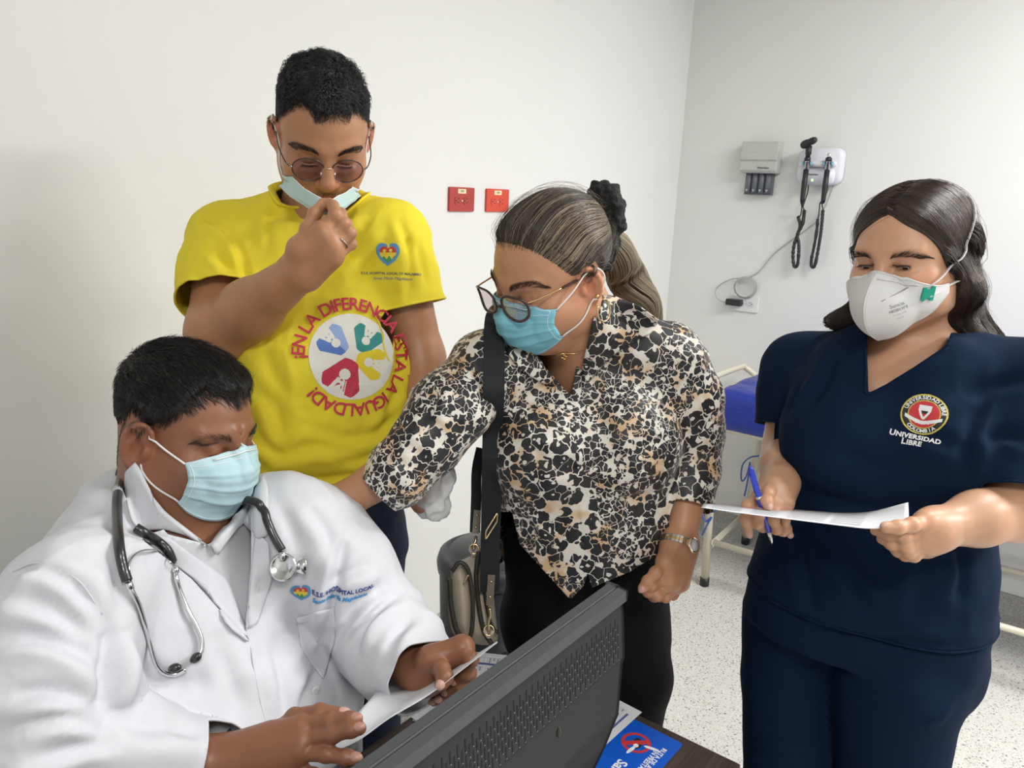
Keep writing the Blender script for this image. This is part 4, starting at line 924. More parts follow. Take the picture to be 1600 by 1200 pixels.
    wk = W2+_n(W1*0+F2[1][0]-W2)*.004; dk = _n(W2-E2); Rk = frame(dk, EZ); mesh('wrist_watch', *tube(np.array([wk+Rk[0]*.0335*math.cos(t)+Rk[1]*.0335*math.sin(t) for t in np.linspace(0, 2*np.pi, 40)[:-1]]), .0085, 8, closed=True, flat=(1, .35)), mat('dark gold watch strap', (.16, .12, .06), .35, .8), me)
    for s in (-1, 1): eyeball(h, s, me, M_white_e, M_iris); lash(B, h, s, None or M_hole, me, z=-.0058, n=26, L=.0035)
    M_hair = hairmat('short black hair', (.008, .007, .007), (.05, .042, .036), .36)
    for s in (-1, 1): brow(B, h, [(s*.014, .092, .020), (s*.030, .088, .022), (s*.046, .075, .019), (s*.054, .062, .012)], 170, rs, M_hair, me, r=.0002, wid=.0045)
    g = scalp_g(h, [(0, .080), (18, .080), (32, .088), (48, .062), (62, .034), (74, .030), (84, .008), (92, .030), (108, .040), (124, -.01), (140, -.068), (180, -.078)])
    th = lambda q: .003+.009*np.clip((q[:, 2]-.04)/.06, 0, 1)
    cv, cq = hair_cap(B, h, g, th, h.C-.17, h.C+.18, .0032, lambda P, gg: .0022*vnoise(P, 70)*np.clip(gg/.02, 0, 1)+.001*vnoise(P, 160))
    hc = mesh('hair', cv, cq, M_hair, me, col=np.full((len(cv), 3), .12))
    def df(P): q = h.l(P); a = np.where(q[:, 2:3] > .05, 1, .25); d = np.stack([.12*np.sin(q[:, 1]*40)-.12*np.sign(q[:, 0]), .55*a[:, 0]-.35*(1-a[:, 0]), -.25-.9*(1-a[:, 0])], 1); return d@h.R
    ct = tri(cq); gw = lambda P: np.clip(g(P)+.006, 0, .01)*100
    rt = sample(cv, ct, 9000, rs, gw); Bc = Body(); Bc.add(lambda P: B.scalp.ev(P)-th(h.l(P))*np.clip(g(P)/.018+.15, -.1, 1), h.C, .3, .001)
    L_ = .010+.020*np.clip((h.l(rt)[:, 2]-.03)/.05, 0, 1); st = grow(Bc, rt, df, L_, 8, .30, rs, curl=.25, cf=1.2)
    hairs('hair_strands', st, .00042, M_hair, hc, rs.random(len(st))*.55)
    rt = sample(cv, ct, 420, rs, lambda P: np.clip(h.l(P)[:, 2]-.068, 0, .02)*50); st = grow(Bc, rt, df, .022, 9, .22, rs, curl=.3, cf=1.0); hairs('hair_locks', st, .0013, M_hair, hc, rs.random(len(st))*.5, taper=.15, n=6)
    rt = sample(V1, tri(Q1), 2600, rs, lambda P: np.exp(-((g(P)-.0)/.007)**2)*(np.abs(h.l(P)[:, 2]+.0) < .12)); st = grow(B, rt, df, .006, 5, .3, rs); hairs('hairline_strands', st, .0002, M_hair, hc, rs.random(len(st))*.3)
    mk, MW, MN = surgical_mask(B, h, me, M_mask_b, M_mask_w, top=-.004, bot=-.106, side=.066, wide=1.02, cheek=.058, depth=.010, m_loop=M_elastic)
    # ---- clothes
    M_coat = mat('white coat cotton', (.67, .68, .72), .85, bump=[(14, .3, .012), (1200, .08, .0003)]); M_shirt = mat('white shirt cotton', (.66, .67, .70), .85, bump=[(20, .15, .008)])
    tc = np.array([.535, 1.012, .48]); Rt = Fr(tc, (.0, -1, 0), (.0, -.06, 1)).R
    G = Body(); mid = (S1+S2)/2; sx = _n(S2-S1)
    rows = [(0, 0, .01, .225, .19), (.15, 0, .03, .255, .215), (.28, 0, .035, .252, .215), (.40, 0, .015, .235, .18), (.50, 0, -.005, .205, .145), (.57, 0, -.02, .15, .11), (.64, 0, -.02, .09, .085)]
    G.loft(rows, Rt, tc, .03)
    G.ell(S1+[.02, 0, .005], (.072, .072, .070), k=.05); G.ell(S2+[-.02, 0, .0], (.082, .082, .08), k=.06)
    G.cone(S1+[.02, .02, .015], nb+[-.03, .03, -.02], .055, .055, .06); G.cone(S2+[-.03, .02, .04], nb+[.04, .03, -.02], .05, .055, .06)
    TB = Body(); TB.p = list(G.p)
    G.chain([S1, S1*.5+E1*.5+[-.01, 0, 0], E1], [.086, .086, .078], .012); WC = W1-(W1-E1)*.11; G.chain([E1, E1*.5+W1*.5, WC, W1], [.080, .064, .044, .042], .014)
    G.chain([S2, S2*.5+E2*.5, E2], [.082, .082, .074], .012); G.chain([E2, E2*.5+W2*.5, W2+(W2-E2)*.05], [.074, .066, .058], .02)
    fo = []
    for pl, w, a, sd in (([(20, 890), (60, 888), (105, 908), (140, 943), (168, 984)], .008, .007, 1), ([(168, 984), (173, 1025), (170, 1070), (166, 1110)], .012, .020, -1), ([(6, 932), (76, 949), (146, 1002)], .010, .010, 1), ([(0, 1002), (64, 996), (134, 1025), (165, 1060)], .010, .012, 1), ([(12, 1089), (87, 1083), (166, 1112)], .010, .013, 1), ([(35, 1136), (105, 1121), (175, 1148)], .009, .012, 1), ([(58, 1188), (128, 1165), (187, 1165)], .009, .010, 1),
        ([(169, 1107), (233, 1136), (327, 1142)], .014, .012, 1), ([(176, 990), (245, 1060), (330, 1075)], .014, .008, 1), ([(511, 911), (545, 895), (586, 881)], .009, .008, 1), ([(520, 1004), (556, 951), (603, 915)], .010, .014, 1), ([(547, 1009), (581, 962), (624, 928)], .009, .012, 1), ([(605, 1021), (624, 987), (645, 966)], .008, .010, 1), ([(560, 1021), (573, 979), (600, 945)], .007, .008, 1), ([(540, 840), (528, 900), (512, 960), (508, 1010)], .009, .014, 1), ([(499, 1043), (480, 1080), (471, 1120)], .008, .007, 1), ([(100, 800), (150, 790), (185, 775)], .012, .006, 1), ([(150, 850), (180, 900), (190, 960)], .012, .008, 1), ([(430, 1000), (440, 1060), (450, 1120)], .010, .006, 1), ([(340, 1010), (360, 1060), (380, 1110)], .012, .006, -1), ([(60, 830), (110, 850), (150, 890)], .012, .006, 1), ([(420, 770), (450, 820), (470, 880)], .012, .006, 1), ([(480, 790), (510, 830), (520, 880)], .010, .007, 1)):
        fo += cr(pl, w, a, sd, 1.0 if pl[0][0] < 300 else 1.15)
    neckhole = [(199, 738), (192, 765), (205, 800), (225, 845), (300, 905), (385, 1000), (392, 880), (393, 800), (408, 745), (400, 700), (300, 640), (190, 690)]
    d0 = .98
    wc = lambda P, rr: cutdisc(P, 0, rr)
    cuts = [opening(neckhole, 1.02, None, .10), cutlimb(WC, E1-W1, TB, .075, .032), cutlimb(W2, E2-W2, TB, .10, .030), cutplane((0, 0, .50), (0, 0, 1))]
    cuts[0] = lambda V: np.where(pix(V)[1] < 1.02+.13, np.maximum(-inpoly(pix(V)[0], neckhole)/FPX, pix(V)[1]-1.16), 1.0)
    co, CV, CT = garment('white_coat', G, (-.02, .62, .44), (1.05, 1.30, 1.30), .0050, M_coat, me, cuts=cuts, fold=fo, wr=[(7, .0025, (1, 1, .7)), (8, -.016, (1.2, .9, .7)), (17, -.0085, (.8, 1.2, .9)), (36, -.0022, (1, 1, 1)), (48, .0006, (1, 1, 1))], thick=.003)
    ctr = bvh(CV, CT)
    SB = Body(); SB.loft([(r[0], r[1], r[2], r[3]-.016, r[4]-.012) for r in rows], Rt, tc, .03);
    SB.cone(nb+[-.05, .02, -.03], nb+[.05, .02, -.03], .08, .08, .05); SB.cone(nb+[0, 0, -.06], nb+[0.005, -.02, .02], .085, .078, .03)
    vn = [(232, 800), (262, 835), (328, 852), (392, 790), (400, 700), (300, 600), (190, 640)]
    sc_ = lambda V: np.where(pix(V)[1] < 1.16, np.maximum(-inpoly(pix(V)[0], vn)/FPX, -1), 1.0)
    so, SV, ST = garment('shirt', SB, (.2, .7, .55), (.9, 1.25, 1.30), .006, M_shirt, me, cuts=[sc_, cutplane(nb+[0, 0, .035], (.12, -.25, -1)), cutplane((0, 0, .6), (0, 0, 1))], fold=[([(328, 852), (345, 920), (360, 1000)], .004, -.003), ([(336, 850), (352, 920), (366, 1000)], .006, .003)], wr=[(14, .002, (1, 1, .6))], thick=.002)
    str_ = bvh(SV, ST)
    # shirt collar leaves and coat lapels: sheets lying on what they cover
    def leaf(name, poly, tr, lift, mt, parent, wob=.002, th_=.0028, n=7, thick=None):
        P = np.array(poly, float); c = P.mean(0); pts = []; 
        k = len(P); grid = []; m = 10; ring_ = _resamp(np.c_[np.vstack([P, P[:1]]), np.zeros(k+1)], 57)[:-1, :2]
        V = []; 
        for i in range(m+1):
            f = i/m; lf = lift*(1-f**6*.35)
            for q in ring_:
                p = c+(q-c)*f; x = hit(tr, *p)
                V.append((x if x is not None else None, p, lf))
        ds = [np.linalg.norm(x-CAMPOS) for x, _, _ in V if x is not None]; md = np.median(ds)
        Vv = []
        for x, p, lf in V:
            if x is None or np.linalg.norm(x-CAMPOS) > md+.09: x = CAMPOS+ray(*p)*md
            Vv.append(x-ray(*p)*lf)
        Vv = np.array(Vv); r = len(ring_); F = [[i*r+j, i*r+(j+1) % r, (i+1)*r+(j+1) % r, (i+1)*r+j] for i in range(m) for j in range(r)]
        q = np.array(F); Vv = smooth(Vv, tri(q), 3); Vv += np.array([0, -1, .2])*(vnoise(Vv, 30)*wob)[:, None]
        nn = normals(Vv, tri(q)); 
        if (nn*(CAMPOS-Vv)).sum() < 0: q = q[:, ::-1]
        o = mesh(name, Vv, q, mt, parent); solid(o, th_, 1); return o
    allv = np.concatenate([CV, SV]); both = bvh(allv, np.concatenate([CT, ST+len(CV)]))
    leaf('lapel', [(222, 842), (262, 838), (300, 868), (352, 905), (385, 985), (388, 1005), (362, 985), (330, 930), (290, 890)], both, .006, M_coat, co)
    leaf('lapel', [(385, 985), (392, 905), (402, 830), (420, 850), (424, 905), (400, 975)], both, .006, M_coat, co)
    both3 = bvh(np.concatenate([CV, SV, V1]), np.concatenate([CT, ST+len(CV), tri(Q1)+len(CV)+len(SV)]))
    leaf('collar', [(212, 722), (198, 735), (196, 775), (203, 810), (215, 828), (258, 826), (298, 838), (318, 852), (327, 857), (300, 836), (255, 800), (226, 765)], both3, .008, M_shirt, so)
    leaf('collar', [(328, 852), (346, 830), (372, 800), (398, 775), (410, 742), (418, 760), (420, 836), (402, 842), (388, 808), (352, 838), (338, 868)], both3, .008, M_shirt, so)
    leaf('chest_pocket', [(463, 965), (522, 948), (524, 1000), (505, 1062), (488, 1040), (470, 1010)], ctr, .0015, M_coat, co, wob=.001, th_=.0018)
    sl_ = [np.array([hit(ctr, *p) for p in q]) for q in ([(392, 1010), (398, 1050), (408, 1100), (416, 1130)], [(20, 893), (60, 880), (120, 905), (160, 960)], [(462, 975), (522, 958)])]
    for s_ in sl_: mesh('seam', *tube(spline(s_, 6), .0009, 6), M_coat, co)
    mesh('button', *lathe([(.001, -.001), (.0075, -.001), (.0075, .001), (.006, .002), (.001, .0015)], hit(ctr, 492, 1079)+[0, -.002, .001], frame((0, -1, .1)), 16), M_pap, co)
    # name print
    hp, hR, hm = heart_logo(co, CV, CT, ctr, (470, 926), .028, 'coat')
    for s_, dy, sz, shr, m_ in (('E.S.E. HOSPITAL LOCAL', .004, .0085, 0, mat('navy coat embroidery', (.02, .05, .25), .6)), ('Santa María Magdalena', -.006, .0085, .35, mat('sky blue coat embroidery', (.05, .30, .62), .6))):
        V2, F2 = text_mesh(s_, sz, .0003, shear=shr, align='LEFT'); P, F2 = wraptext(ctr, V2[:, :2], F2, hp+hR[1]*dy+hR[0]*.016, hR, .0024); mesh('embroidered_lettering', P, F2, m_, co, smooth=False)
    # trousers and shoes
    M_tr = mat('black trousers', (.012, .012, .014), .8); L = Body(); hip = np.array([.535, 1.03, .52])
    for s in (-1, 1): L.chain([hip+[s*.1, 0, 0], (.535+s*.14, .58, .50), (.535+s*.14, .62, .10)], [.105, .075, .055], .04)
    L.ell(hip, (.19, .15, .12), k=.05); V, Q = L.mesh((.1, .4, .05), (.95, 1.3, .7), .013); mesh('trousers', V, Q, M_tr, me)
    for s in (-1, 1):
        f = Body(); f.chain([(.535+s*.14, .64, .05), (.535+s*.14, .50, .035)], [.05, .04], .03); V, Q = f.mesh((.535+s*.14-.07, .42, -.02), (.535+s*.14+.07, .75, .13), .008); V[:, 2] = np.maximum(V[:, 2], .002); mesh('shoe', V, Q, M_blk, me)
    # wristband and watch under the cuff
    d = _n(W1-E1); c = W1+d*.012; R = frame(d, EZ); a = np.linspace(0, 2*np.pi, 40)[:-1]
    mesh('wristband', *tube(np.array([c+R[0]*.0345*math.cos(t)+R[1]*.0345*math.sin(t) for t in a]), .0065, 8, closed=True, flat=(1, .35)), mat('charcoal rubber band', (.03, .032, .036), .5), me)
    # chair
    ch = thing('office_chair', 'black office chair carrying the seated man in the white coat', 'chair', (.535, 1.12, 0)); M_ch = mat('black chair fabric', (.012, .012, .013), .85)
    def pad(name, c, r, b_):
        q = Body(); c = np.array(c); r = np.array(r)
        q.add(lambda P: (lambda z: np.linalg.norm(np.maximum(z, 0), axis=1)+np.minimum(z.max(1), 0)-b_)(np.abs(P-c)-(r-b_)), c, np.linalg.norm(r), .01); V, Q = q.mesh(c-r-.02, c+r+.02, .012); mesh(name, V, Q, M_ch, ch)
    pad('seat', (.52, 1.08, .365), (.22, .22, .035), .03); pad('backrest', (.535, 1.385, .60), (.17, .03, .15), .028)
    mesh('back_support', *tube(spline([(.535, 1.25, .33), (.535, 1.43, .35), (.535, 1.45, .45), (.535, 1.43, .6)], 5), .014, 8), M_blk, ch); mesh('gas_column', *tube([(.535, 1.10, .08), (.535, 1.10, .34)], .025, 14), M_chrome, ch)
    for k in range(5):
        a = k*2*math.pi/5+.3; e = np.array([.535+.26*math.cos(a), 1.10+.26*math.sin(a), .065]); lg = mesh('leg', *tube([(.535, 1.10, .09), e], [.02, .014], 8), M_blk, ch); mesh('castor', *tube([e+[-.01, 0, -.04], e+[.01, 0, -.04]], .025, 14), M_blk, lg)
    return dict(me=me, h=h, B=B, coat=(CV, CT, ctr), W1=W1, W2=W2, F1=F1, F2=F2, mid=mid, nb=nb, both=both)
def heart_logo(parent, V, T, tr, at, w, kind):
    p, R = surfframe(V, T, tr, *at); cols = [(.10, .30, .60), (.60, .05, .04), (.80, .62, .05), (.06, .32, .10), (.20, .55, .75)]
    ms = [mat('heart print %s' % n, c, .6) for n, c in zip(('blue', 'red', 'yellow', 'green', 'sky blue'), cols)]
    def f(x, y):
        X, Y = x/(w*.5), y/(w*.5)*1.0+.12
        def inh(X, Y, k): X, Y = X/k, Y/k; return (X*X+Y*Y-.62)**3-X*X*Y**3*.9 < 0
        o = inh(X, Y, 1.12); i = inh(X, Y-.03, .80); r = np.full(len(x), -1); r[o] = 0; r[i] = np.where(Y[i] > .32, 1, np.where(Y[i] > -.12+.12*np.sin(X[i]*14), 2, 3)); r[o & (np.abs(X-.05) < .12) & (Y > .72)] = -1
        g = (X-.1)**2+(Y+.75)**2 < .10; r[i & (((X+.3)**2+(Y-.45)**2 < .02) | ((X-.25)**2+(Y-.5)**2 < .02))] = 2; return r
    P, F, M = raster(tr, p, R, w*1.5, w*1.5, w/46, f, .0009); mesh('heart_emblem', P, F, None, parent, mats=ms, fmat=M, smooth=False)
    return p, R, ms
# ------------------------------------------------------------------ the man in the yellow shirt
def circle_text(s, size, r, a0, da, bold=.0006, span=None):     # letters set round a circle; span = total arc in degrees
    L = [(text_mesh(ch, size, bold) if ch != ' ' else None) for ch in s]; wd = [(l[0][:, 0].max()-l[0][:, 0].min() if l else size*.22) for l in L]; gap = size*.10
    tot = sum(wd)+gap*(len(s)-1); k = math.radians(span)/tot if span else 1/r; Vs, Fs, n, x = [], [], 0, 0
    for l, w in zip(L, wd):
        if l:
            V, F = l; V = V-[(V[:, 0].max()+V[:, 0].min())/2, 0]; a = math.radians(a0)-(x+w/2)*k; t = a-math.pi/2; c, q = math.cos(t), math.sin(t); V = V@np.array([[c, q], [-q, c]])+[r*math.cos(a), r*math.sin(a)]
            Vs.append(V); Fs += [[i+n for i in f] for f in F]; n += len(V)
        x += w+gap
    return np.concatenate(Vs), Fs
def round_glasses(h, B, parent):
    M_f = mat('brushed dark metal', (.10, .085, .08), .3, .9); M_g = mat('silver metal', (.6, .58, .55), .25, 1); M_ln = lens_mat('rose grey lens', (.66, .64, .74))
    g = bpy.data.objects.new('glasses', None); COL.objects.link(g); g.parent = parent; g.location = -Vector(_wpos(parent)); g['label'] = 'thin round metal glasses'
    g.location = (0, 0, 0)
    for s in (-1, 1):
        c = np.array([s*.0335, .104, -.008]); a = np.linspace(0, 2*np.pi, 49)[:-1]
        rim = np.array([h.w(c+[.0272*math.cos(t)-0, -.004*abs(math.cos(t))*1*(1 if s*math.cos(t) > 0 else 0), .0232*math.sin(t)]) for t in a])
        mesh('rim', *tube(rim, .0011, 8, closed=True), M_f, g); k = mesh('lens', np.vstack([rim, rim.mean(0)+h.R[1]*.0015]), [[i, (i+1) % 48, 48] for i in range(48)], M_ln, g)
        pass
        P = [c+[s*.0270, -.002, .003], c+[s*.036, -.008, .006], (s*.078, .070, .003), (s*.0815, .03, .002), (s*.082, .0, .004), (s*.083, -.018, -.006), (s*.083, -.026, -.022)]
        mesh('temple_arm', *tube(spline([h.w(p) for p in P], 6), .0011, 6), M_f, g); mesh('hinge', *tube([h.w(P[0]), h.w(P[1])], .0014, 6), M_g, g)
        mesh('nose_pad', *ball(h.w((s*.0115, .106, -.014)), (.0022, .0022, .004), 8), M_g, g)
    mesh('bridge', *tube(spline([h.w((-.0072, .104, -.004)), h.w((0, .108, -.001)), h.w((.0072, .104, -.004))], 6), .0011, 6), M_g, g)
def lens_mat(name, col):
    m, nt, b, L = nodes(name); t = nt.nodes.new('ShaderNodeBsdfTransparent'); t.inputs[0].default_value = (*col, 1); gl = nt.nodes.new('ShaderNodeBsdfGlossy'); gl.inputs['Roughness'].default_value = .03
    fr = nt.nodes.new('ShaderNodeFresnel'); fr.inputs[0].default_value = 1.5; mx = nt.nodes.new('ShaderNodeMixShader'); mm = nt.nodes.new('ShaderNodeMath'); mm.operation = 'MULTIPLY'; mm.inputs[1].default_value = .3; L(fr.outputs[0], mm.inputs[0]); L(mm.outputs[0], mx.inputs[0]); L(t.outputs[0], mx.inputs[1]); L(gl.outputs[0], mx.inputs[2]); L(mx.outputs[0], nt.nodes['Material Output'].inputs['Surface']); return m
def yellow():
    rs = np.random.default_rng(8)
    me = thing('person', 'young man in yellow shirt and round glasses, pinching a mask under his chin', 'person', (.93, 1.14, 0))
    sk = skinmat('warm tan skin', (.46, .22, .115)); h = Fr(W(504, 206, 1.345), (-.439, -.668, -.601), (-.339, -.496, .8), .955)
    B = head(Body(), h, fat=1.06, jaw=1.05, nose=1.1); nb = W(498, 330, 1.44); neckto(B, h, nb, .058, .066); B.ell(nb+[0, 0, -.05], (.11, .08, .05), k=.05)
    S1, E1, W1 = W(360, 385, 1.42), W(345, 520, 1.31), W(472, 422, 1.18); S2, E2, W2 = W(612, 378, 1.42), W(655, 560, 1.44), W(672, 690, 1.36)
    A = Body(); A.chain([S1, E1], [.058, .054], .02); A.chain([E1, E1*.6+W1*.4, W1], [.053, .046, .029], .025)
    f1 = [[(505, 362, 1.14), (524, 335, 1.135), (520, 322, 1.15), (514, 317, 1.165)], [(516, 375, 1.14), (537, 349, 1.14), (532, 334, 1.165), (524, 327, 1.185)], [(523, 390, 1.145), (547, 364, 1.15), (541, 350, 1.18), (533, 345, 1.20)], [(522, 404, 1.155), (548, 381, 1.165), (544, 368, 1.19), (537, 364, 1.205)], [(468, 388, 1.15), (480, 357, 1.145), (492, 334, 1.15), (505, 318, 1.165)]]
    F1 = [[W(*p) for p in f] for f in f1]
    for f, o in zip(F1[:4], ((-14, -6), (-4, 2), (4, 6), (12, 10))): A.cone(W(472+o[0], 422+o[1], 1.18), f[0], .018, .0135, .016)
    A.cone(W1, F1[4][0], .020, .016, .02); A.cone(F1[4][0], F1[0][0], .014, .014, .016)
    for f, r in zip(F1, (.0090, .0092, .0090, .0082, .0100)): fingerline(A, f, r)
    A2 = Body(); A2.chain([S2, E2], [.052, .046], .02); A2.chain([E2, W2], [.046, .029], .02); kn = W2+[0, -.01, -.09]
    K, hd, n_, s_ = palm(A2, W2, kn, (-.6, -.6, 0), (.7, -.6, 0)); 
    for i, k in enumerate(K): finger(A2, k, hd, -n_, [.07, .077, .072, .058][i], (1.0, 1.4, .9))
    finger(A2, W2+hd*.03+s_*.03, hd+s_*.6-n_*.3, -n_, .06, (.3, .5, .5), .0095)
    parts = [B.mesh(h.C+[-.17, -.17, -.28], h.C+[.17, .17, .17], .0021), region(A, [S1, E1, E1*.5+W1*.5], .065, .0035), region(A, F1[0]+F1[3]+[F1[4][0], E1*.5+W1*.5, W1], .04, .0021), region(A2, [S2, E2, W2, kn], .06, .0035)]
    q = parts[2]; 
    V, Q = segs(*parts); c = faceskin(V, h, None, beard=.3, lip=(1.05, .50, .55)); kk = np.zeros(len(V))
    for P in F1:
        for p in P[:3]: kk += np.exp(-(np.linalg.norm(V-p, axis=1)/.009)**2)
    c *= 1-.12*np.clip(kk, 0, 1)[:, None]; mesh('body', V, Q, sk, me, col=c)
    nail(F1[4][2], F1[4][3], -h.R[0]*.6+_n(CAMPOS-F1[4][3]), .0098, M_nail2, me); nail(F1[0][2], F1[0][3], _n(CAMPOS-F1[0][3])+h.R[0]*-.5, .0086, M_nail2, me)
    rg = F1[2][0]*.50+F1[2][1]*.50; dd = _n(F1[2][1]-F1[2][0]); Rg = frame(dd); a = np.linspace(0, 2*np.pi, 30)[:-1]
    mesh('finger_ring', *tube(np.array([rg+(Rg[0]*math.cos(t)+Rg[1]*math.sin(t))*.0101 for t in a]), .0030, 8, closed=True, flat=(1, .3), hint=dd), M_chrome, me)
    for s in (-1, 1): eyeball(h, s, me, M_white_e, M_iris); lash(B, h, s, M_hole, me, z=-.0065, n=24, L=.005)
    M_hair = hairmat('wavy black hair', (.006, .006, .007), (.06, .057, .06), .26)
    for s in (-1, 1): brow(B, h, [(s*.013, .093, .0205), (s*.028, .090, .024), (s*.046, .077, .0225), (s*.056, .062, .015)], 330, rs, M_hair, me, r=.0002, wid=.0036)
    g = scalp_g(h, [(0, .082), (18, .084), (32, .092), (46, .078), (60, .052), (74, .035), (84, -.005), (92, .024), (106, .03), (120, -.02), (140, -.06), (180, -.07)])
    th = lambda q: .0010+.0065*np.clip((q[:, 2]-.055)/.05, 0, 1)*np.clip((q[:, 1]+.09)/.04, .4, 1)
    wav = lambda P, gg: .6*(np.sin(h.l(P)@np.array([90, 210, 60.])+3.5*vnoise(P, 35))*.0032+np.sin(h.l(P)@np.array([-160, 120, 40.])+3*vnoise(P, 50, 3))*.0018)*np.clip((h.l(P)[:, 2]-.055)/.03, 0, 1)*np.clip(gg/.01, 0, 1)
    cv, cq = hair_cap(B, h, g, th, h.C-.18, h.C+.2, .0030, wav); hc = mesh('hair', cv, cq, M_hair, me, col=np.full((len(cv), 3), .05))
    Bc = Body(); Bc.add(lambda P: B.scalp.ev(P)-th(h.l(P))*np.clip(g(P)/.018+.15, -.1, 1)-wav(P, g(P)), h.C, .3, .001)
    def df(P): q = h.l(P); a = np.clip((q[:, 2]-.05)/.03, 0, 1); n1 = vnoise(P, 28, 5)*2.2; d = np.stack([np.sin(n1)*.9*a-.1*np.sign(q[:, 0]), (.75*np.cos(n1))*a-.15*(1-a), -.9*(1-a)-.1], 1); return d@h.R
    ct = tri(cq); rt = sample(cv, ct, 9500, rs, lambda P: np.clip(g(P)+.004, 0, .01)*100); top = np.clip((h.l(rt)[:, 2]-.05)/.04, 0, 1)
    st = grow(Bc, rt, df, .007+.026*top, 9, .42, rs, curl=.8, cf=1.3); hairs('hair_strands', st, .00045, M_hair, hc, rs.random(len(st))*.8)
    rt = sample(cv, ct, 620, rs, lambda P: np.clip(h.l(P)[:, 2]-.088, 0, .02)*50); st = grow(Bc, rt, df, .024, 12, .32, rs, curl=1.0, cf=1.7); hairs('hair_locks', st, .0017, M_hair, hc, .1+rs.random(len(st))*.6, taper=.2, n=6)
    rt = sample(cv, ct, 120, rs, lambda P: np.clip(h.l(P)[:, 2]-.085, 0, .01)*100); st = grow(Bc, rt, df, .022, 12, .8, rs, curl=1.3, cf=2.2); hairs('stray_curls', st, .0004, M_hair, hc, rs.random(len(st))*.5)
    rt = sample(parts[0][0], tri(parts[0][1]), 4200, rs, lambda P: np.exp(-((g(P)-.004)/.009)**2)*(h.l(P)[:, 2] > -.03)); st = grow(B, rt, df, .0065, 5, .3, rs); hairs('hairline_strands', st, .00018, M_hair, hc, rs.random(len(st))*.3)
    # moustache shadow hairs
    rt = sample(parts[0][0], tri(parts[0][1]), 110, rs, lambda P: np.exp(-(((h.l(P)-[0, .1, -.0575])/[.018, .03, .0035])**2).sum(1))); st = grow(B, rt, lambda P: np.tile(-h.R[2], (len(P), 1)), .004, 4, .3, rs); hairs('moustache', st, .00014, M_hair, me, rs.random(len(st))*.2)
    round_glasses(h, B, me)
    # mask pulled down to the chin, folded into a narrow band pinched by the fingers
    nu, nv = 61, 13; pin = W(511, 316, 1.172); M = M_mask_b3
    dL, dR = float(pix(h.w((.066, .030, -.06)))[1])-.01, float(pix(h.w((-.066, .030, -.06)))[1])-.01; dp = 1.172; mixd = lambda t, e: dp*(1-t**1.5)+e*t**1.5
    top = _resamp(spline([W(449, 269, dL), W(463, 283, mixd(.72, dL)), W(478, 297, mixd(.45, dL)), W(494, 306, mixd(.2, dL)), W(505, 312, dp+.004), pin-h.R[2]*.001, W(518, 312, dp+.004), W(530, 306, mixd(.3, dR)), W(543, 299, mixd(.6, dR)), W(555, 289, dR)], 8), nu)
    bot = _resamp(spline([W(436, 291, dL+.01), W(455, 308, mixd(.75, dL)), W(476, 321, mixd(.5, dL)), W(497, 332, dp+.01), W(512, 334, dp+.012), W(528, 331, dp+.014), W(546, 319, mixd(.6, dR)), W(563, 306, dR+.01)], 8), nu); v = np.linspace(0, 1, nv)[None, :, None]
    P = top[:, None]*(1-v)+bot[:, None]*v+(h.R[1]*.010)*np.sin(v*np.pi)-h.R[2]*.0; P = P.reshape(-1, 3)
    for _ in range(4): d = B.ev(P); P = P+B.grad(P, .003)*np.clip(.0025-d, 0, .02)[:, None]
    P = P+_n(h.R[1])*(vnoise(P, 60)*.002+.0018*np.sin(np.tile(np.linspace(0, 1, nv), nu)*14))[:, None]; idx = np.arange(nu*nv).reshape(nu, nv); Qm = np.stack([idx[:-1, :-1], idx[1:, :-1], idx[1:, 1:], idx[:-1, 1:]], -1).reshape(-1, 4)
    mk = mesh('surgical_mask', P, Qm, M, me); solid(mk, .0016, 0); G3 = P.reshape(nu, nv, 3); mesh('stitched_edge', *join(tube(G3[:, 0], .0011, 6), tube(G3[0], .001, 6), tube(G3[-1], .001, 6)), M_mask_w, mk)
    for s, e in ((1, G3[0, 0]), (-1, G3[-1, 0])):
        a = h.w((s*.086, -.004, .020)); P_ = spline([e, h.w((s*.074, .03, -.03)), h.w((s*.080, .014, .0)), a, h.w((s*.083, -.028, .005)), h.w((s*.083, -.03, -.02))], 8); d = B.ev(P_); P_ = P_+B.grad(P_, .003)*np.clip(.0016-d, 0, .02)[:, None]
        mesh('ear_loop', *tube(P_, .0014, 8), M_elastic, mk)
    # ---- shirt
    M_y = mat('yellow jersey', (.80, .66, .030), .85, bump=[(16, .25, .010), (900, .12, .0004)])
    F = np.array([-.47, -.88, 0]); tc = np.array([*W(505, 600, 1.46)[:2], 1.0]); R = Fr(tc, F).R
    G = Body(); rows = [(-.12, 0, .0, .180, .150), (0, 0, .015, .182, .155), (.12, 0, .025, .180, .155), (.25, 0, .02, .178, .135), (.36, 0, .0, .180, .110), (.43, 0, -.01, .150, .085), (.48, 0, -.01, .09, .07)]
    G.loft(rows, R, tc, .03); G.ell(S1, (.066, .066, .062), k=.05); G.ell(S2, (.064, .064, .062), k=.05)
    sn = lambda S, a: S+EZ*a; G.cone(sn(S1, .005), nb+R[0]*.045+EZ*-.005, .055, .050, .05); G.cone(sn(S2, .005), nb-R[0]*.045+EZ*-.005, .055, .050, .05)
    TB = Body(); TB.p = list(G.p)
    e1 = S1*.32+E1*.68; e2 = S2*.45+E2*.55; G.chain([S1, S1*.5+e1*.5, e1+(e1-S1)*.15], [.066, .074, .080], .03); G.chain([S2, S2*.5+e2*.5, e2+(e2-S2)*.15], [.062, .066, .070], .018)
    nk = W(500, 305, 1.42); nn = _n(F*.50+EZ*.86)
    fo = []
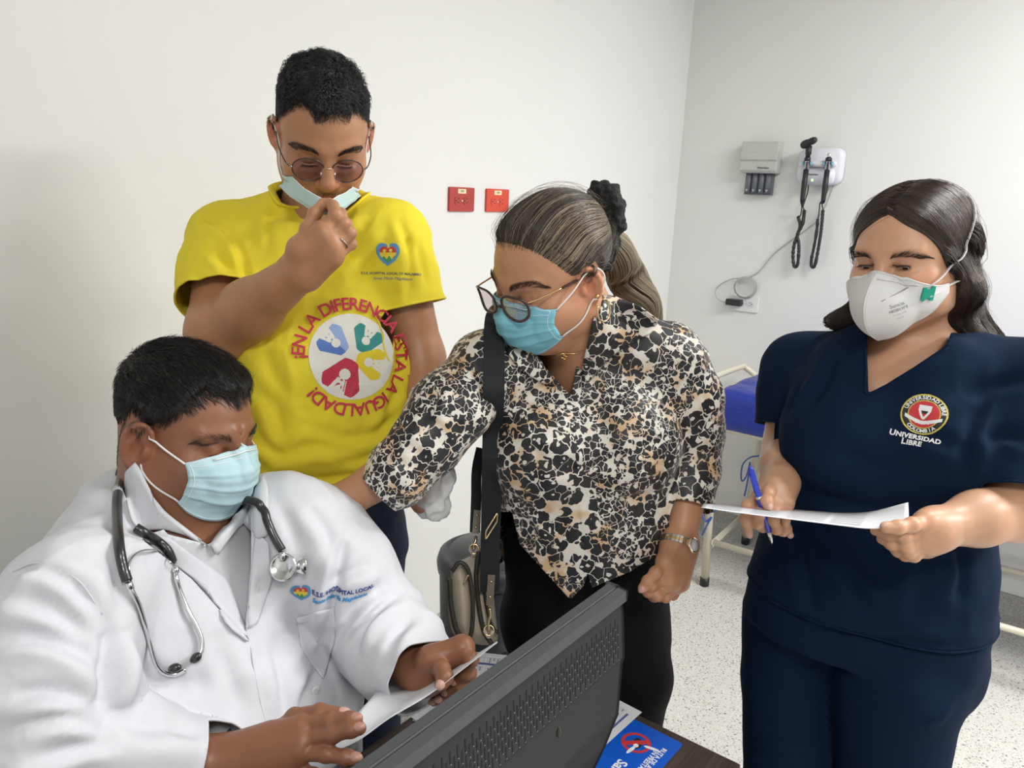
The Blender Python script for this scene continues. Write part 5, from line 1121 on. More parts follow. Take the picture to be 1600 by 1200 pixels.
    for pl, w, a, sd in (([(318, 338), (366, 372), (383, 427), (388, 470)], .008, .009, 1), ([(333, 390), (352, 410), (372, 430)], .010, .010, 1), ([(300, 430), (330, 450), (365, 462)], .009, .009, 1), ([(436, 317), (424, 345), (418, 380)], .009, .007, 1), ([(575, 345), (545, 390), (510, 430), (487, 463)], .010, .009, 1), ([(600, 380), (570, 420), (545, 450)], .010, .006, 1), ([(625, 346), (640, 400), (636, 463)], .008, .010, 1), ([(655, 380), (662, 420), (668, 450)], .009, .007, 1),
        ([(431, 712), (497, 697), (568, 705)], .012, .010, 1), ([(478, 665), (556, 685), (615, 658)], .011, .008, 1), ([(407, 732), (497, 752), (568, 738)], .010, .010, 1), ([(599, 650), (612, 630), (622, 605)], .009, .008, 1), ([(584, 690), (605, 665), (625, 634)], .010, .008, -1), ([(400, 600), (430, 640), (440, 690)], .014, .008, 1), ([(410, 540), (430, 590), (450, 620)], .014, .006, 1), ([(530, 720), (580, 715), (610, 690)], .010, .008, 1), ([(620, 500), (624, 560), (615, 600)], .010, .006, 1), ([(390, 650), (410, 690), (440, 715)], .010, .008, 1)):
        fo += cr(pl, w, a, sd, 1.3)
    cuts = [(lambda V: np.maximum((V-nk)@(-nn), np.linalg.norm((V-nk)-np.outer((V-nk)@nn, nn), axis=1)-.084)), cutlimb(e1, S1-e1+EZ*.02, TB), cutlimb(e2, S2-e2, TB, .14, .004), cutplane((0, 0, 1.0), (-.05, 0, 1))]
    o, V, T = garment('t_shirt', G, tc+[-.34, -.34, -.12], tc+[.34, .34, .58], 0.0048, M_y, me, cuts=cuts, fold=fo, wr=[(10, .002, (1, 1, .8)), (11, -.0080, (.8, 1.1, .9)), (24, -.0042, (1.1, 1, .7)), (44, -.0016, (1.1, 1, 1)), (60, .0006, (1, 1, 1))], thick=.0022)
    M_yr = mat('yellow ribbed collar', (.84, .69, .035), .85); hem('neck_ribbing', V, T, nk+F*.07, 1, .0085, M_yr, o, flat=(1, .35)); hem('sleeve_hem', V, T, e1+F*.05, 1, .0022, M_yr, o); hem('sleeve_hem', V, T, e2+F*.05, 1, .0022, M_yr, o)
    tr = bvh(V, T)
    # printed disc and lettering
    p, Rp = surfframe(V, T, tr, 551, 557); Rp = Fr(p, Rp[2], roty(np.array([Rp[0], Rp[2], Rp[1]]), 0)[2]).R; Rp = np.array([Rp[0]*-1, Rp[2], Rp[1]]); Rp[0] = np.cross(Rp[1], Rp[2])
    cols = [(.80, .79, .72), (.10, .20, .55), (.30, .42, .72), (.03, .28, .26), (.55, .03, .07), (.80, .62, .02)]; ms = [mat('shirt print %s' % n, c_, .65) for n, c_ in zip(('cream', 'dark blue', 'light blue', 'teal', 'crimson', 'gold'), cols)]
    rad = .0735
    pet = [(-.031, .029, 135, .9, 1, 2), (.029, .031, 60, .88, 3, 3), (.033, -.014, -20, .92, 5, 5), (-.020, -.036, 238, 1.12, 4, 4)]
    def art(x, y):
        r = np.full(len(x), -1); r[x*x+y*y < rad**2] = 0
        for cx, cy, an, sc_, ca, cb in pet:
            a = math.radians(an); X, Y = (x-cx)/sc_, (y-cy)/sc_; u = X*math.cos(a)+Y*math.sin(a); w = -X*math.sin(a)+Y*math.cos(a)   # u outward
            tri_ = np.maximum.reduce([u-.021, -u*.5+np.abs(w)*.87-.0245]); k_ = np.maximum(np.hypot(u, w)-.0315, tri_); inn = (k_ < 0)
            colr = np.where(w > 0, ca, cb); fig = (np.hypot(u+.007, w) < .0085) & (np.hypot(u+.007, w) > .0) | ((u > 0.001) & (np.abs(w-(.004+.30*(u))) < .0030*(1)) ) | ((u > .001) & (np.abs(w+(.004+.30*u)) < .0030)) | ((u > .004) & (np.abs(w) < .0045-.1*u))
            gap = (u > .012) & (np.abs(w) < (u-.010)*.9)
            r[inn & ~fig & ~gap] = colr[inn & ~fig & ~gap]; r[inn & (np.hypot(u+.007, w) < .0055) & (ca != 4)] = np.where(True, 0, ca)
        X, Y = x+.018, y+.049; r[(np.abs(X-.3*Y) < .0008) & (np.abs(Y) < .009)] = 4; r[(np.abs(np.hypot(X-.010, Y+.003)-.004) < .0008)] = 4; r[(np.hypot(X+.010, Y-.003) < .0035) & (Y > .003)] = 4; return r
    P, Fc, Mi = raster(tr, p, Rp, .15, .15, .00085, art, .0009); mesh('printed_disc', P, Fc, None, o, mats=ms, fmat=Mi, smooth=False)
    M_cr = mat('crimson shirt lettering', (.58, .03, .07), .65); V2, F2 = circle_text('¡EN LA DIFERENCIA ESTA LA IGUALDAD!', .0300, .0805, 178, 0, .0005, 322); P, F2 = wraptext(tr, V2, F2, p, Rp, .0032); mesh('circle_lettering', P, F2, M_cr, o, smooth=False)
    hp, hR, hm = heart_logo(o, V, T, tr, (606, 398), .040, 'shirt'); M_gr = mat('grey shirt lettering', (.10, .09, .12), .7); M_pu = mat('purple grey script', (.22, .17, .30), .7)
    V2, F2 = text_mesh('E.S.E. HOSPITAL LOCAL DE MALAMBO', .0062, .0001); P, F2 = wraptext(tr, V2, F2, hp-hR[1]*.034+hR[0]*.006, hR, .0011); mesh('lettering', P, F2, M_gr, o, smooth=False)
    V2, F2 = text_mesh('Santa María Magdalena', .0075, .0, shear=.4); P, F2 = wraptext(tr, V2, F2, hp-hR[1]*.043+hR[0]*.008, hR, .0011); mesh('lettering', P, F2, M_pu, o, smooth=False)
    # ---- jeans and shoes
    J = Body(); hip = np.array([tc[0]+.0, tc[1]+.02, .93]); J.loft([(-.1, 0, 0, .165, .13), (.12, 0, 0, .17, .135)], R, hip, .03)
    feet = []
    for s in (-1, 1):
        k0 = hip+R[0]*s*.09+[0, 0, -.08]; k1 = hip+R[0]*s*.10+F*.01; k1[2] = .5; k2 = hip+R[0]*s*.11; k2[2] = .07; J.chain([k0, k1, k2], [.088, .068, .06], .02); feet.append(k2)
    V, Q = J.mesh(hip+[-.3, -.3, -.92], hip+[.3, .3, .1], .009); V = V+normals(V, tri(Q))*(vnoise(V*[1, 1, 1.6], 18)*.004)[:, None]; mesh('jeans', V, Q, mat('dark navy denim', (.012, .022, .060), .75, bump=[(60, .2, .004)], var=(14, .35)), me)
    for k2 in feet:
        f = Body(); f.chain([k2+[0, 0, -.02], k2+F*.15+[0, 0, -.03]], [.052, .038], .03); V, Q = f.mesh(k2+[-.2, -.22, -.1], k2+[.2, .2, .08], .009); V[:, 2] = np.maximum(V[:, 2], .002); mesh('shoe', V, Q, M_blk, me)
    # white plastic bag in his left hand
    pb = Body(); hk = K[1]+[0, 0, -.03]
    pts = [W(655, 612, 1.37), W(656, 665, 1.36), W(668, 735, 1.36), W(676, 780, 1.36)]; pb.chain(pts, [.016, .026, .038, .028], .03)
    pb.add(lambda P: 9+0*P[:, 0], (0, 0, -5), .1, .01); pc = np.array(pts); V, Q = pb.mesh(pc.min(0)-.07, pc.max(0)+.07, .005); T = tri(Q); N = normals(V, T)
    V = V+N*((np.abs(vnoise(V*[1, 1, .45], 38))-.3)*.014+(.4-np.sqrt(vnoise(V, 62, 2)**2+.003))*.016+vnoise(V, 150)*.002)[:, None]; m_, nt, b, L = nodes('thin white plastic'); b.inputs['Base Color'].default_value = (.93, .94, .95, 1); b.inputs['Subsurface Weight'].default_value = .3; b.inputs['Subsurface Scale'].default_value = .03; b.inputs['Roughness'].default_value = .22; b.inputs['Alpha'].default_value = .7
    bag = thing('plastic_bag', 'crumpled white plastic bag hanging from the hand of the man in yellow', 'plastic bag', pc[3]-[0, 0, .05]); mesh('bag_body', V, Q, m_, bag)
    mesh('bag_handle', *tube(spline([pts[0], pts[0]*.5+W2*.5+[.0, 0, .02], W2+hd*.06+[0, 0, .01], pts[1]], 6), .006, 6, flat=(1, .4)), m_, bag)
    return dict(me=me, h=h, B=B)
# ------------------------------------------------------------------ the woman in the leopard-print blouse
def leopard_mat():
    m, nt, b, L = nodes('leopard print satin'); N = nt.nodes.new; tc = N('ShaderNodeTexCoord')
    def mth(op, a, c=None, v=None):
        n = N('ShaderNodeMath'); n.operation = op
        for i, s in enumerate((a, c)):
            if s is None: continue
            if isinstance(s, (int, float)): n.inputs[i].default_value = s
            else: L(s, n.inputs[i])
        return n.outputs[0]
    nz = N('ShaderNodeTexNoise'); nz.inputs['Scale'].default_value = 75; nz.inputs['Detail'].default_value = 1; L(tc.outputs['Object'], nz.inputs['Vector'])
    md = N('ShaderNodeVectorMath'); md.operation = 'MULTIPLY_ADD'; md.inputs[1].default_value = (.016,)*3; L(nz.outputs['Color'], md.inputs[0]); L(tc.outputs['Object'], md.inputs[2])
    def layer(sc, edge, hole):
        v = N('ShaderNodeTexVoronoi'); v.feature = 'DISTANCE_TO_EDGE'; v.inputs['Scale'].default_value = sc; L(md.outputs[0], v.inputs['Vector'])
        w = N('ShaderNodeTexVoronoi'); w.inputs['Scale'].default_value = sc; L(md.outputs[0], w.inputs['Vector']); s = N('ShaderNodeSeparateColor'); L(w.outputs['Color'], s.inputs[0])
        e = mth('GREATER_THAN', v.outputs['Distance'], mth('ADD', mth('MULTIPLY', s.outputs[2], .035), edge)); hr = mth('MULTIPLY', mth('GREATER_THAN', s.outputs[0], .62), mth('ADD', mth('MULTIPLY', s.outputs[1], .14), hole)); h_ = mth('LESS_THAN', w.outputs['Distance'], hr)
        e = mth('MULTIPLY', e, mth('LESS_THAN', w.outputs['Distance'], .66)); return mth('MULTIPLY', e, mth('SUBTRACT', 1.0, h_)), h_
    b1, h1 = layer(46, .013, .08); b2, h2 = layer(88, .022, .0)
    big = N('ShaderNodeTexNoise'); big.inputs['Scale'].default_value = 7; big.inputs['Detail'].default_value = 0; L(tc.outputs['Object'], big.inputs['Vector']); sel = mth('GREATER_THAN', big.outputs[0], .50)
    mxb = N('ShaderNodeMix'); L(sel, mxb.inputs[0]); L(b2, mxb.inputs[2]); L(b1, mxb.inputs[3]); br_ = N('ShaderNodeTexNoise'); br_.inputs['Scale'].default_value = 95; br_.inputs['Detail'].default_value = 0; L(tc.outputs['Object'], br_.inputs['Vector']); blk = mth('MULTIPLY', mxb.outputs[0], mth('GREATER_THAN', br_.outputs[0], .31))
    tn = N('ShaderNodeTexNoise'); tn.inputs['Scale'].default_value = 24; L(tc.outputs['Object'], tn.inputs['Vector']); tr_ = N('ShaderNodeValToRGB'); tr_.color_ramp.elements[0].position = .50; tr_.color_ramp.elements[1].position = .64
    tr_.color_ramp.elements[0].color = (.78, .74, .66, 1); tr_.color_ramp.elements[1].color = (.68, .46, .26, 1); L(tn.outputs[0], tr_.inputs[0])
    mc = N('ShaderNodeMix'); mc.data_type = 'RGBA'; L(blk, mc.inputs[0]); L(tr_.outputs[0], mc.inputs[6]); mc.inputs[7].default_value = (.012, .012, .014, 1)
    L(mc.outputs[2], b.inputs['Base Color']); b.inputs['Roughness'].default_value = .5; b.inputs['Sheen Weight'].default_value = .15
    n = N('ShaderNodeTexNoise'); n.inputs['Scale'].default_value = 22; L(tc.outputs['Object'], n.inputs['Vector']); bp = N('ShaderNodeBump'); bp.inputs['Strength'].default_value = .3; bp.inputs['Distance'].default_value = .008; L(n.outputs[0], bp.inputs['Height']); L(bp.outputs[0], b.inputs['Normal'])
    return m
def cat_glasses(h, B, parent):
    M_f = mat('brown tortoise acetate', (.055, .030, .028), .25, var=(90, .7)); M_g = mat('gold metal', (.75, .52, .26), .25, 1); M_ln = lens_mat('clear lens', (.86, .80, .84))
    g = bpy.data.objects.new('glasses', None); COL.objects.link(g); g.parent = parent; g['label'] = 'brown cat-eye glasses'
    for s in (-1, 1):
        c = np.array([s*.035, .117, .001]); sh = []
        for t in np.linspace(0, 2*np.pi, 49)[:-1]:
            x, z = math.cos(t), math.sin(t); X = .0265*np.sign(x)*abs(x)**.85; Zz = .0215*np.sign(z)*abs(z)**.9
            if s*x > 0 and z > 0: X *= 1+.12*z; Zz *= 1+.10*abs(x)
            sh.append(h.w(c+[X, -.010*max(0, s*x)**1.5, Zz]))
        rim = np.array(sh); mesh('rim', *tube(rim, .0024, 8, closed=True, flat=(1, .8)), M_f, g)
        mesh('lens', np.vstack([rim, rim.mean(0)-h.R[1]*.002]), [[i, (i+1) % 48, 48] for i in range(48)], M_ln, g)
        P = [c+[s*.030, -.009, .013], (s*.070, .088, .012), (s*.0755, .045, .009), (s*.080, .0, .006), (s*.083, -.02, .0)]; P = [np.array(p) for p in P]
        mesh('temple_arm', *tube(spline([h.w(p) for p in P[:3]], 6), .0014, 6), M_g, g); mesh('temple_tip', *tube(spline([h.w(p) for p in P[2:]], 6), .0021, 6), M_f, g)
    mesh('bridge', *tube(spline([h.w((-.0095, .114, -.006)), h.w((0, .117, -.002)), h.w((.0095, .114, -.006))], 6), .0024, 6), M_f, g)
def leopard(D):
    rs = np.random.default_rng(12)
    me = thing('person', 'woman in leopard-print blouse and glasses leaning over to touch the seated man', 'person', (1.12, .80, 0))
    sk = skinmat('light tan skin', (.53, .265, .15)); h = Fr(W(862, 424, 1.255), (-.873, .231, -.43), (-.434, .038, .9), .985)
    B = head(Body(), h, fat=1.10, jaw=1.05, nose=.95); nb = W(915, 520, 1.33); B.cone(h.w((0, -.030, -.04)), nb, .052, .060, .03); B.ell(h.w((0, .03, -.095)), (.040, .045, .026), h.R, .04)
    Ft = _n([-.78, -.50, 0]); 
    S1, E1, W1 = W(758, 582, 1.31), W(668, 700, 1.25), W(535, 785, 1.235); S2, E2, W2 = W(1045, 572, 1.37), W(1085, 705, 1.40), W(1060, 848, 1.33)
    nc = W(890, 610, 1.30); B.ell(nb+_n(nb-CAMPOS)*.05+[0, 0, -.06], (.065, .065, .045), k=.03); B.cone(nb, nc+_n(nc-CAMPOS)*.088, .050, .05, .04); B.cone(W(860, 605, 1.43), W(935, 600, 1.44), .045, .045, .04)
    A = Body(); A.cone(E1, W1, .043, .027, .02); hw = W(495, 788, 1.27)
    A.cone(W1, hw, .027, .026, .02); f1 = [[hw+[-.01, 0, .012], W(470, 785, 1.29), W(455, 790, 1.28)], [hw, W(468, 800, 1.29), W(452, 806, 1.28)]]
    for f in f1: fingerline(A, f, .0085)
    A2 = Body(); A2.cone(E2, W2, .042, .0275, .02)
    f2 = [[(1040, 905, 1.30), (1018, 915, 1.28), (1012, 925, 1.29), (1020, 932, 1.31)], [(1050, 912, 1.31), (1026, 930, 1.29), (1022, 932, 1.30), (1030, 934, 1.32)], [(1060, 915, 1.33), (1040, 933, 1.31), (1034, 932, 1.33), (1040, 928, 1.35)], [(1066, 912, 1.35), (1052, 930, 1.34), (1046, 930, 1.36), (1050, 924, 1.37)], [(1040, 878, 1.30), (1024, 895, 1.28), (1012, 908, 1.275), (1004, 919, 1.275)]]
    F2 = [[W(*p) for p in f] for f in f2]
    for f, o in zip(F2[:4], ((-6, 0), (0, 0), (6, 0), (12, 2))): A2.cone(W(1060+o[0], 852+o[1], 1.33), f[0], .019, .0135, .018)
    A2.cone(W2, F2[4][0], .020, .014, .02); A2.cone(F2[0][0], F2[4][0], .011, .012, .014)
    for f, r in zip(F2, (.0088, .0090, .0086, .0078, .0095)): fingerline(A2, f, r)
    p0 = B.mesh(h.C+[-.17, -.17, -.30], h.C+[.17, .17, .17], .0021); p1 = region(A, [E1, W1, hw], .05, .003); p2 = region(A2, F2[0]+F2[3]+[W2, E2*.5+W2*.5], .04, .0021)
    V, Q = segs(p0, p1, p2); c = faceskin(V, h, None, lip=(1.1, .45, .45), blush=.16); kk = np.zeros(len(V))
    for P in F2:
        for p in P[:3]: kk += np.exp(-(np.linalg.norm(V-p, axis=1)/.008)**2)
    c *= 1-.12*np.clip(kk, 0, 1)[:, None]; mesh('body', V, Q, sk, me, col=c); M_np = mat('nude nail varnish', (.62, .34, .30), .2); nail(F2[4][2], F2[4][3], _n(CAMPOS-F2[4][3])-EX*.4, .0092, M_np, me)
    for s in (-1, 1): eyeball(h, s, me, M_white_e, M_iris); lash(B, h, s, M_hole, me, z=-.0062, n=34, L=.007)
    M_hair = hairmat('dark hair with blonde streaks', (.020, .015, .013), (.50, .40, .27), .34); M_brow = hairmat('brown brow hair', (.05, .025, .018), (.12, .06, .04))
    for s in (-1, 1): brow(B, h, [(s*.012, .093, .021), (s*.028, .090, .0265), (s*.046, .077, .0265), (s*.058, .060, .017)], 380, rs, M_brow, me, r=.0002, wid=.0042)
    g = scalp_g(h, [(0, .088), (20, .086), (40, .076), (58, .052), (72, .022), (84, -.002), (94, .018), (108, .028), (124, -.02), (145, -.07), (180, -.08)])
    th = lambda q: .003+.003*np.clip((q[:, 2]-.05)/.04, 0, 1)
    cv, cq = hair_cap(B, h, g, th, h.C-.17, h.C+.18, .0032, lambda P, gg: .0008*np.sin(h.l(P)[:, 0]*420)*np.clip(gg/.01, 0, 1)); 
    knot = h.w((0, -.117, .030)); kd = _n(W(1010, 475, 1.46)-knot); pe = [knot, W(968, 410, 1.40), W(990, 455, 1.42), W(1004, 500, 1.45), W(1012, 560, 1.47)]
    PB = Body(); PB.chain(pe, [.018, .020, .020, .016, .008], .02); pv, pq = region(PB, pe, .06, .004); hv, hq = segs((cv, cq), (pv, pq)); tn = np.full((len(hv), 3), .03); tn[len(cv):] = .30; hc = mesh('hair', hv, hq, M_hair, me, col=tn)
    Bc = Body(); Bc.add(lambda P: B.scalp.ev(P)-th(h.l(P))*np.clip(g(P)/.018+.15, -.1, 1), h.C, .3, .001)
    gl = []
    for ph, zz in [(-128, -.02), (-104, .03), (-88, .012), (-76, .018), (-60, .050), (-42, .073), (-22, .083), (0, .086), (22, .083), (42, .073), (60, .050), (76, .018), (88, .012), (104, .03), (128, -.02)]:
        a = math.radians(ph); sq = math.sqrt(max(.1, 1-((zz-.034)/.084)**2)) if zz > .034 else 1; st_ = np.array([.079*math.sin(a)*sq, .088*math.cos(a)*sq*(1.04 if zz < .05 else 1), zz+.002]); k_ = np.array([0, -.117, .030]); md1 = st_*.62+k_*.38+np.array([0, 0, .055*math.cos(a*.9)])*.9; md1[0] = st_[0]*.95; md2 = st_*.25+k_*.75+np.array([st_[0]*.25, 0, .03*max(0, math.cos(a))]); gl.append([h.w(st_), h.w(md1), h.w(md2), h.w(k_)])
    sS = sheet_strands(gl, 7500, rs, 22, .0016, Bc, (.0004, .0034)); u = rs.random(len(sS)); q0 = h.l(sS[:, 12]); streak = ((np.sin(q0[:, 0]*150+q0[:, 2]*60+5*vnoise(sS[:, 12], 26)) > .30)*(rs.random(len(sS)) < .42)*np.where(q0[:, 0] < .02, 1, .4)*np.clip((q0[:, 2]-.01)/.03, 0, 1)); tint = np.clip(.09*u+streak*.6, 0, 1)
    hairs('hair_strands', sS, .00050, M_hair, hc, tint, taper=.8)
    pS = bundle(pe, [.014, .034, .040, .036, .028], 5200, rs, 24, .005); hairs('ponytail', pS, .0005, M_hair, hc, np.clip(.15+rs.random(len(pS))*.85, 0, 1)); 
    fl = sheet_strands(gl, 160, rs, 22, .006, Bc, (.003, .014)); hairs('stray_hairs', fl, .00022, M_hair, hc, rs.random(len(fl))*.4)
    rt = sample(p0[0], tri(p0[1]), 3000, rs, lambda P: np.exp(-((g(P)-.004)/.009)**2)*(h.l(P)[:, 2] > -.03)*(h.l(P)[:, 1] > -.02)); st = grow(B, rt, lambda P: (np.stack([0*P[:, 0], -.6+0*P[:, 0], .6+0*P[:, 0]], 1))@h.R, .012, 5, .2, rs); hairs('hairline_strands', st, .00018, M_hair, hc, rs.random(len(st))*.25)
    # scrunchie
    M_sc = mat('black crocheted cord', (.006, .006, .007), .8, bump=[(300, .8, .003)]); Sc = Body(); c0 = knot+kd*.018; Rk = frame(kd); ks = []
    for i in range(16): a = i*2*np.pi/16; ks.append(c0+Rk[0]*.024*math.cos(a)+EZ*(.052*math.sin(a)+.008)+kd*.006*math.sin(3*a))
    Sc.chain(ks+[ks[0]], [.0165]*17, .01); ks2 = np.array(ks); V2, Q2 = Sc.mesh(ks2.min(0)-.03, ks2.max(0)+.03, .0026); n2 = normals(V2, tri(Q2)); V2 = V2+n2*(vnoise(V2, 140)*.0045+vnoise(V2, 60)*.004)[:, None]; mesh('scrunchie', V2, Q2, M_sc, hc)
    mk, MW, MN = surgical_mask(B, h, me, M_mask_b2, mat('pale blue mask edge', (.62, .74, .82), .6), top=-.010, bot=-.104, side=.062, wide=1.0, depth=.010, m_loop=M_elastic)
    cat_glasses(h, B, me)
    # jewellery
    M_gold = mat('polished gold', (.85, .60, .25), .2, 1); M_gold2 = mat('pale gold', (.88, .74, .5), .22, 1)
    ec = h.w((-.090, -.012, -.036)); Re = np.array([h.R[1], h.R[2]]); hp = np.array([ec+h.R[1]*(.014*math.cos(a))+h.R[2]*(.019*math.sin(a)-.023)+h.R[0]*-.002 for a in np.linspace(1.9, 1.9+5.2, 40)])
    er = mesh('hoop_earring', *tube(hp, .0021, 8, flat=(1, .8)), M_gold2, me); mesh('stud_earring', *ball(h.w((-.091, -.006, -.030)), .0032, 10), M_gold, me)
    def snapB(P, o=.0012): P = np.array(P); return B.snap(P, o, 4)
    ch = snapB(spline([W(925, 520, 1.30), W(905, 545, 1.28), W(882, 556, 1.27), W(862, 545, 1.28), W(842, 528, 1.30)], 14)); mesh('necklace', *tube(ch, .0007, 6), M_gold, me)
    pdv = snapB([W(881, 566, 1.27)], .002)[0]; mesh('pendant', *join(*[ball(pdv+CM@np.array([a*.004, b_*.004, 0]), (.0034, .0034, .0018), 10) for a, b_ in ((-1, -.6), (1, .4), (-.6, 1), (.2, -.2), (.4, 1.5), (0, -2.0))]), M_gold, me)
    br = W1*.55+hw*.45; dd = _n(hw-W1); Rr = frame(dd); a = np.linspace(0, 2*np.pi, 40)[:-1]; mesh('bracelet', *tube(np.array([br+(Rr[0]*math.cos(t)+Rr[1]*math.sin(t))*(.030+.0006*math.sin(t*18)) for t in a]), .0014, 6, closed=True), M_gold, me)
    # watch
    wd_ = _n(W(1050, 885, 1.31)-W2); wc = W2+wd_*.004; Rw = frame(wd_); vw = _n(CAMPOS-wc); ax1 = _n(vw-wd_*(vw@wd_)); ax2 = np.cross(wd_, ax1); ax1 = _n(ax1*.25+ax2*np.sign((CM[0]@ax2))*1) if False else ax1; w_ = bpy.data.objects.new('wrist_watch', None); COL.objects.link(w_); w_.parent = me
    wr = [wc+(ax1*math.cos(t)*.0305+ax2*math.sin(t)*.0315) for t in np.linspace(0, 2*np.pi, 33)[:-1]]; lk = []; lk2 = []
    for i in range(32):
        p, q = wr[i], wr[(i+1) % 32]; m_ = (p+q)/2; o_ = _n(m_-wc); t_ = _n(q-p); Rl = np.array([t_, wd_, o_])
        lk.append(box(m_, (.0052, .0125, .0022), Rl)); lk2.append(box(m_+o_*.0004, (.0048, .0046, .0024), Rl))
    mesh('bracelet_links', *join(*lk), M_chrome, w_, smooth=False); mesh('centre_links', *join(*lk2), M_gold, w_, smooth=False)
    rv = CM[0]; sd = _n(rv-wd_*(rv@wd_)); mesh('watch_case', *lathe([(.001, -.003), (.0125, -.003), (.0135, 0), (.012, .003), (.001, .0032)], wc+sd*.0325, frame(sd), 24), M_gold2, w_); mesh('watch_dial', *lathe([(.001, .0031), (.0105, .0034), (.001, .0036)], wc+sd*.0325, frame(sd), 24), M_fw, w_)
    # blouse
    M_leo = leopard_mat(); hipc = W(915, 880, 1.48); shc = (S1+S2)/2; upv = _n(shc-hipc); Fg = np.array([-.72, -.62, 0]); R = Fr(hipc, Fg, upv).R; Ls = np.linalg.norm(shc-hipc)
    G = Body(); rows = [(-.16, 0, 0, .185, .15), (-.05, 0, .01, .182, .15), (.06, 0, .015, .178, .145), (.16, 0, .02, .170, .135), (.26, 0, .02, .165, .125), (Ls-.05, 0, .0, .155, .105), (Ls+.02, 0, -.01, .11, .08), (Ls+.05, 0, -.01, .07, .06)]
    G.loft(rows, R, hipc, .03); bz = .27
    for s in (-1, 1): G.ell(hipc+R[2]*bz+R[0]*s*.075+R[1]*.085, (.078, .078, .078), R, .06)
    G.ell(S1+[.012, 0, -.01], (.060, .060, .058), k=.045); G.ell(S2, (.064, .064, .060), k=.045); G.cone(S1+[0, 0, .01], nb+R[0]*.045+EZ*-.015, .048, .042, .05); G.cone(S2+[0, 0, .015], nb-R[0]*.05+EZ*-.01, .050, .044, .05)
    TB = Body(); TB.p = list(G.p); c1 = W(592, 770, 1.225); G.chain([S1, W(705, 640, 1.26), W(668, 690, 1.245), W(625, 738, 1.23), c1], [.060, .062, .056, .047, .035], .02)
    c2 = W(1073, 792, 1.36); G.chain([S2, W(1068, 620, 1.38), W(1076, 672, 1.39)], [.062, .064, .064], .02); G.chain([W(1078, 700, 1.39), W(1080, 740, 1.38), c2+(c2-W(1080, 740, 1.38))*.25], [.048, .050, .047], .012)
    Vm = [(800, 470), (822, 520), (850, 572), (893, 620), (903, 560), (922, 500), (935, 462), (915, 430), (820, 440)]
    vneck = lambda V: np.where(pix(V)[1] < 1.36, -inpoly(pix(V)[0], Vm)/FPX, 1.0)
    hemp = [(700, 300), (700, 700), (770, 760), (800, 800), (812, 850), (850, 892), (891, 937), (912, 915), (918, 896), (925, 918), (985, 893), (1035, 862), (1060, 840), (1190, 800), (1190, 300)]
    hemp2 = [(520, 300), (520, 840), (620, 840)]+hemp[1:]; hemp2 = [(520, 300), (520, 840), (640, 840), (700, 800)]+hemp[3:]
    fhem = lambda V: np.where(pix(V)[1] < 1.47, inpoly(pix(V)[0], hemp2)/FPX, (V-hipc)@R[2]+.02)
    neckcut = cutring(nb+EZ*.012, EZ-.7*Ft, .055)
    fo = [([(740, 560), (760, 640), (750, 720)], .009, -.007), ([(700, 600), (690, 650), (720, 700)], .01, .005), ([(640, 680), (690, 720), (740, 730)], .009, .006), ([(620, 720), (670, 745), (730, 745)], .008, -.005), ([(1050, 560), (1040, 650), (1035, 740)], .008, -.010), ([(1080, 700), (1100, 705), (1130, 690)], .006, -.006), ([(893, 620), (896, 720), (905, 820), (915, 900)], .004, -.003), ([(899, 620), (903, 720), (912, 820)], .005, .0025), ([(820, 690), (880, 735), (960, 720), (1030, 690)], .012, -.008), ([(800, 660), (840, 690), (890, 690)], .010, .005), ([(960, 760), (1000, 740), (1035, 735)], .008, .006), ([(950, 790), (990, 780), (1030, 770)], .008, -.006), ([(960, 830), (1000, 820), (1030, 815)], .008, .005), ([(930, 640), (980, 660), (1020, 640)], .012, .004), ([(820, 780), (850, 840), (880, 900)], .010, .005), ([(1080, 520), (1095, 580), (1090, 650)], .010, .004), ([(700, 560), (680, 620), (660, 660)], .008, -.004)]
    lo = np.minimum.reduce([S1, S2, c1, c2, hipc])-[.12, .14, .22]; hi = np.maximum.reduce([S1, S2, c1, c2, hipc])+[.14, .22, .14]
    o, V, T = garment('blouse', G, lo, hi, .0058, M_leo, me, cuts=[vneck, neckcut, fhem, cutlimb(c1, W(625, 738, 1.23)-c1, TB), cutlimb(c2, W(1080, 740, 1.38)-c2, TB)], fold=fo, wr=[(11, .002, (1, 1, .8)), (13, -.0080, (.9, 1, .8)), (28, -.0040, (1, 1, 1.2))], thick=.0016); tr = bvh(V, T)
    # collar leaves
    tr2 = bvh(np.concatenate([V, p0[0]]), np.concatenate([T, tri(p0[1])+len(V)]))
    def leaf3(name, pts, lift):
        P = np.array(pts); k = len(P); ring_ = _resamp(np.c_[np.vstack([P, P[:1]]), np.zeros(k+1)], 49)[:-1, :2]; cc = P.mean(0); Vv = []; X0 = [hit(tr2, *p) for p in ring_]; ds = [np.linalg.norm(x-CAMPOS) for x in X0 if x is not None]; md = np.median(ds)
        for i in range(9):
            for q in ring_:
                p = cc+(q-cc)*i/8; x = hit(tr2, *p)
                if x is None or abs(np.linalg.norm(x-CAMPOS)-md) > .06: x = CAMPOS+ray(*p)*md
                Vv.append(x-ray(*p)*(lift*(1-.3*(i/8)**4)))
        F = np.array([[i*48+j, i*48+(j+1) % 48, (i+1)*48+(j+1) % 48, (i+1)*48+j] for i in range(8) for j in range(48)]); Vv = smooth(np.array(Vv), tri(F), 3)
        if (normals(Vv, tri(F))*(CAMPOS-Vv)).sum() < 0: F = F[:, ::-1]
        solid(mesh(name, Vv, F, M_leo, o), .002, 1)
    leaf3('collar', [(934, 462), (958, 462), (1000, 478), (1030, 500), (1018, 520), (985, 535), (950, 560), (925, 590), (908, 605), (912, 560), (925, 510)], .012)
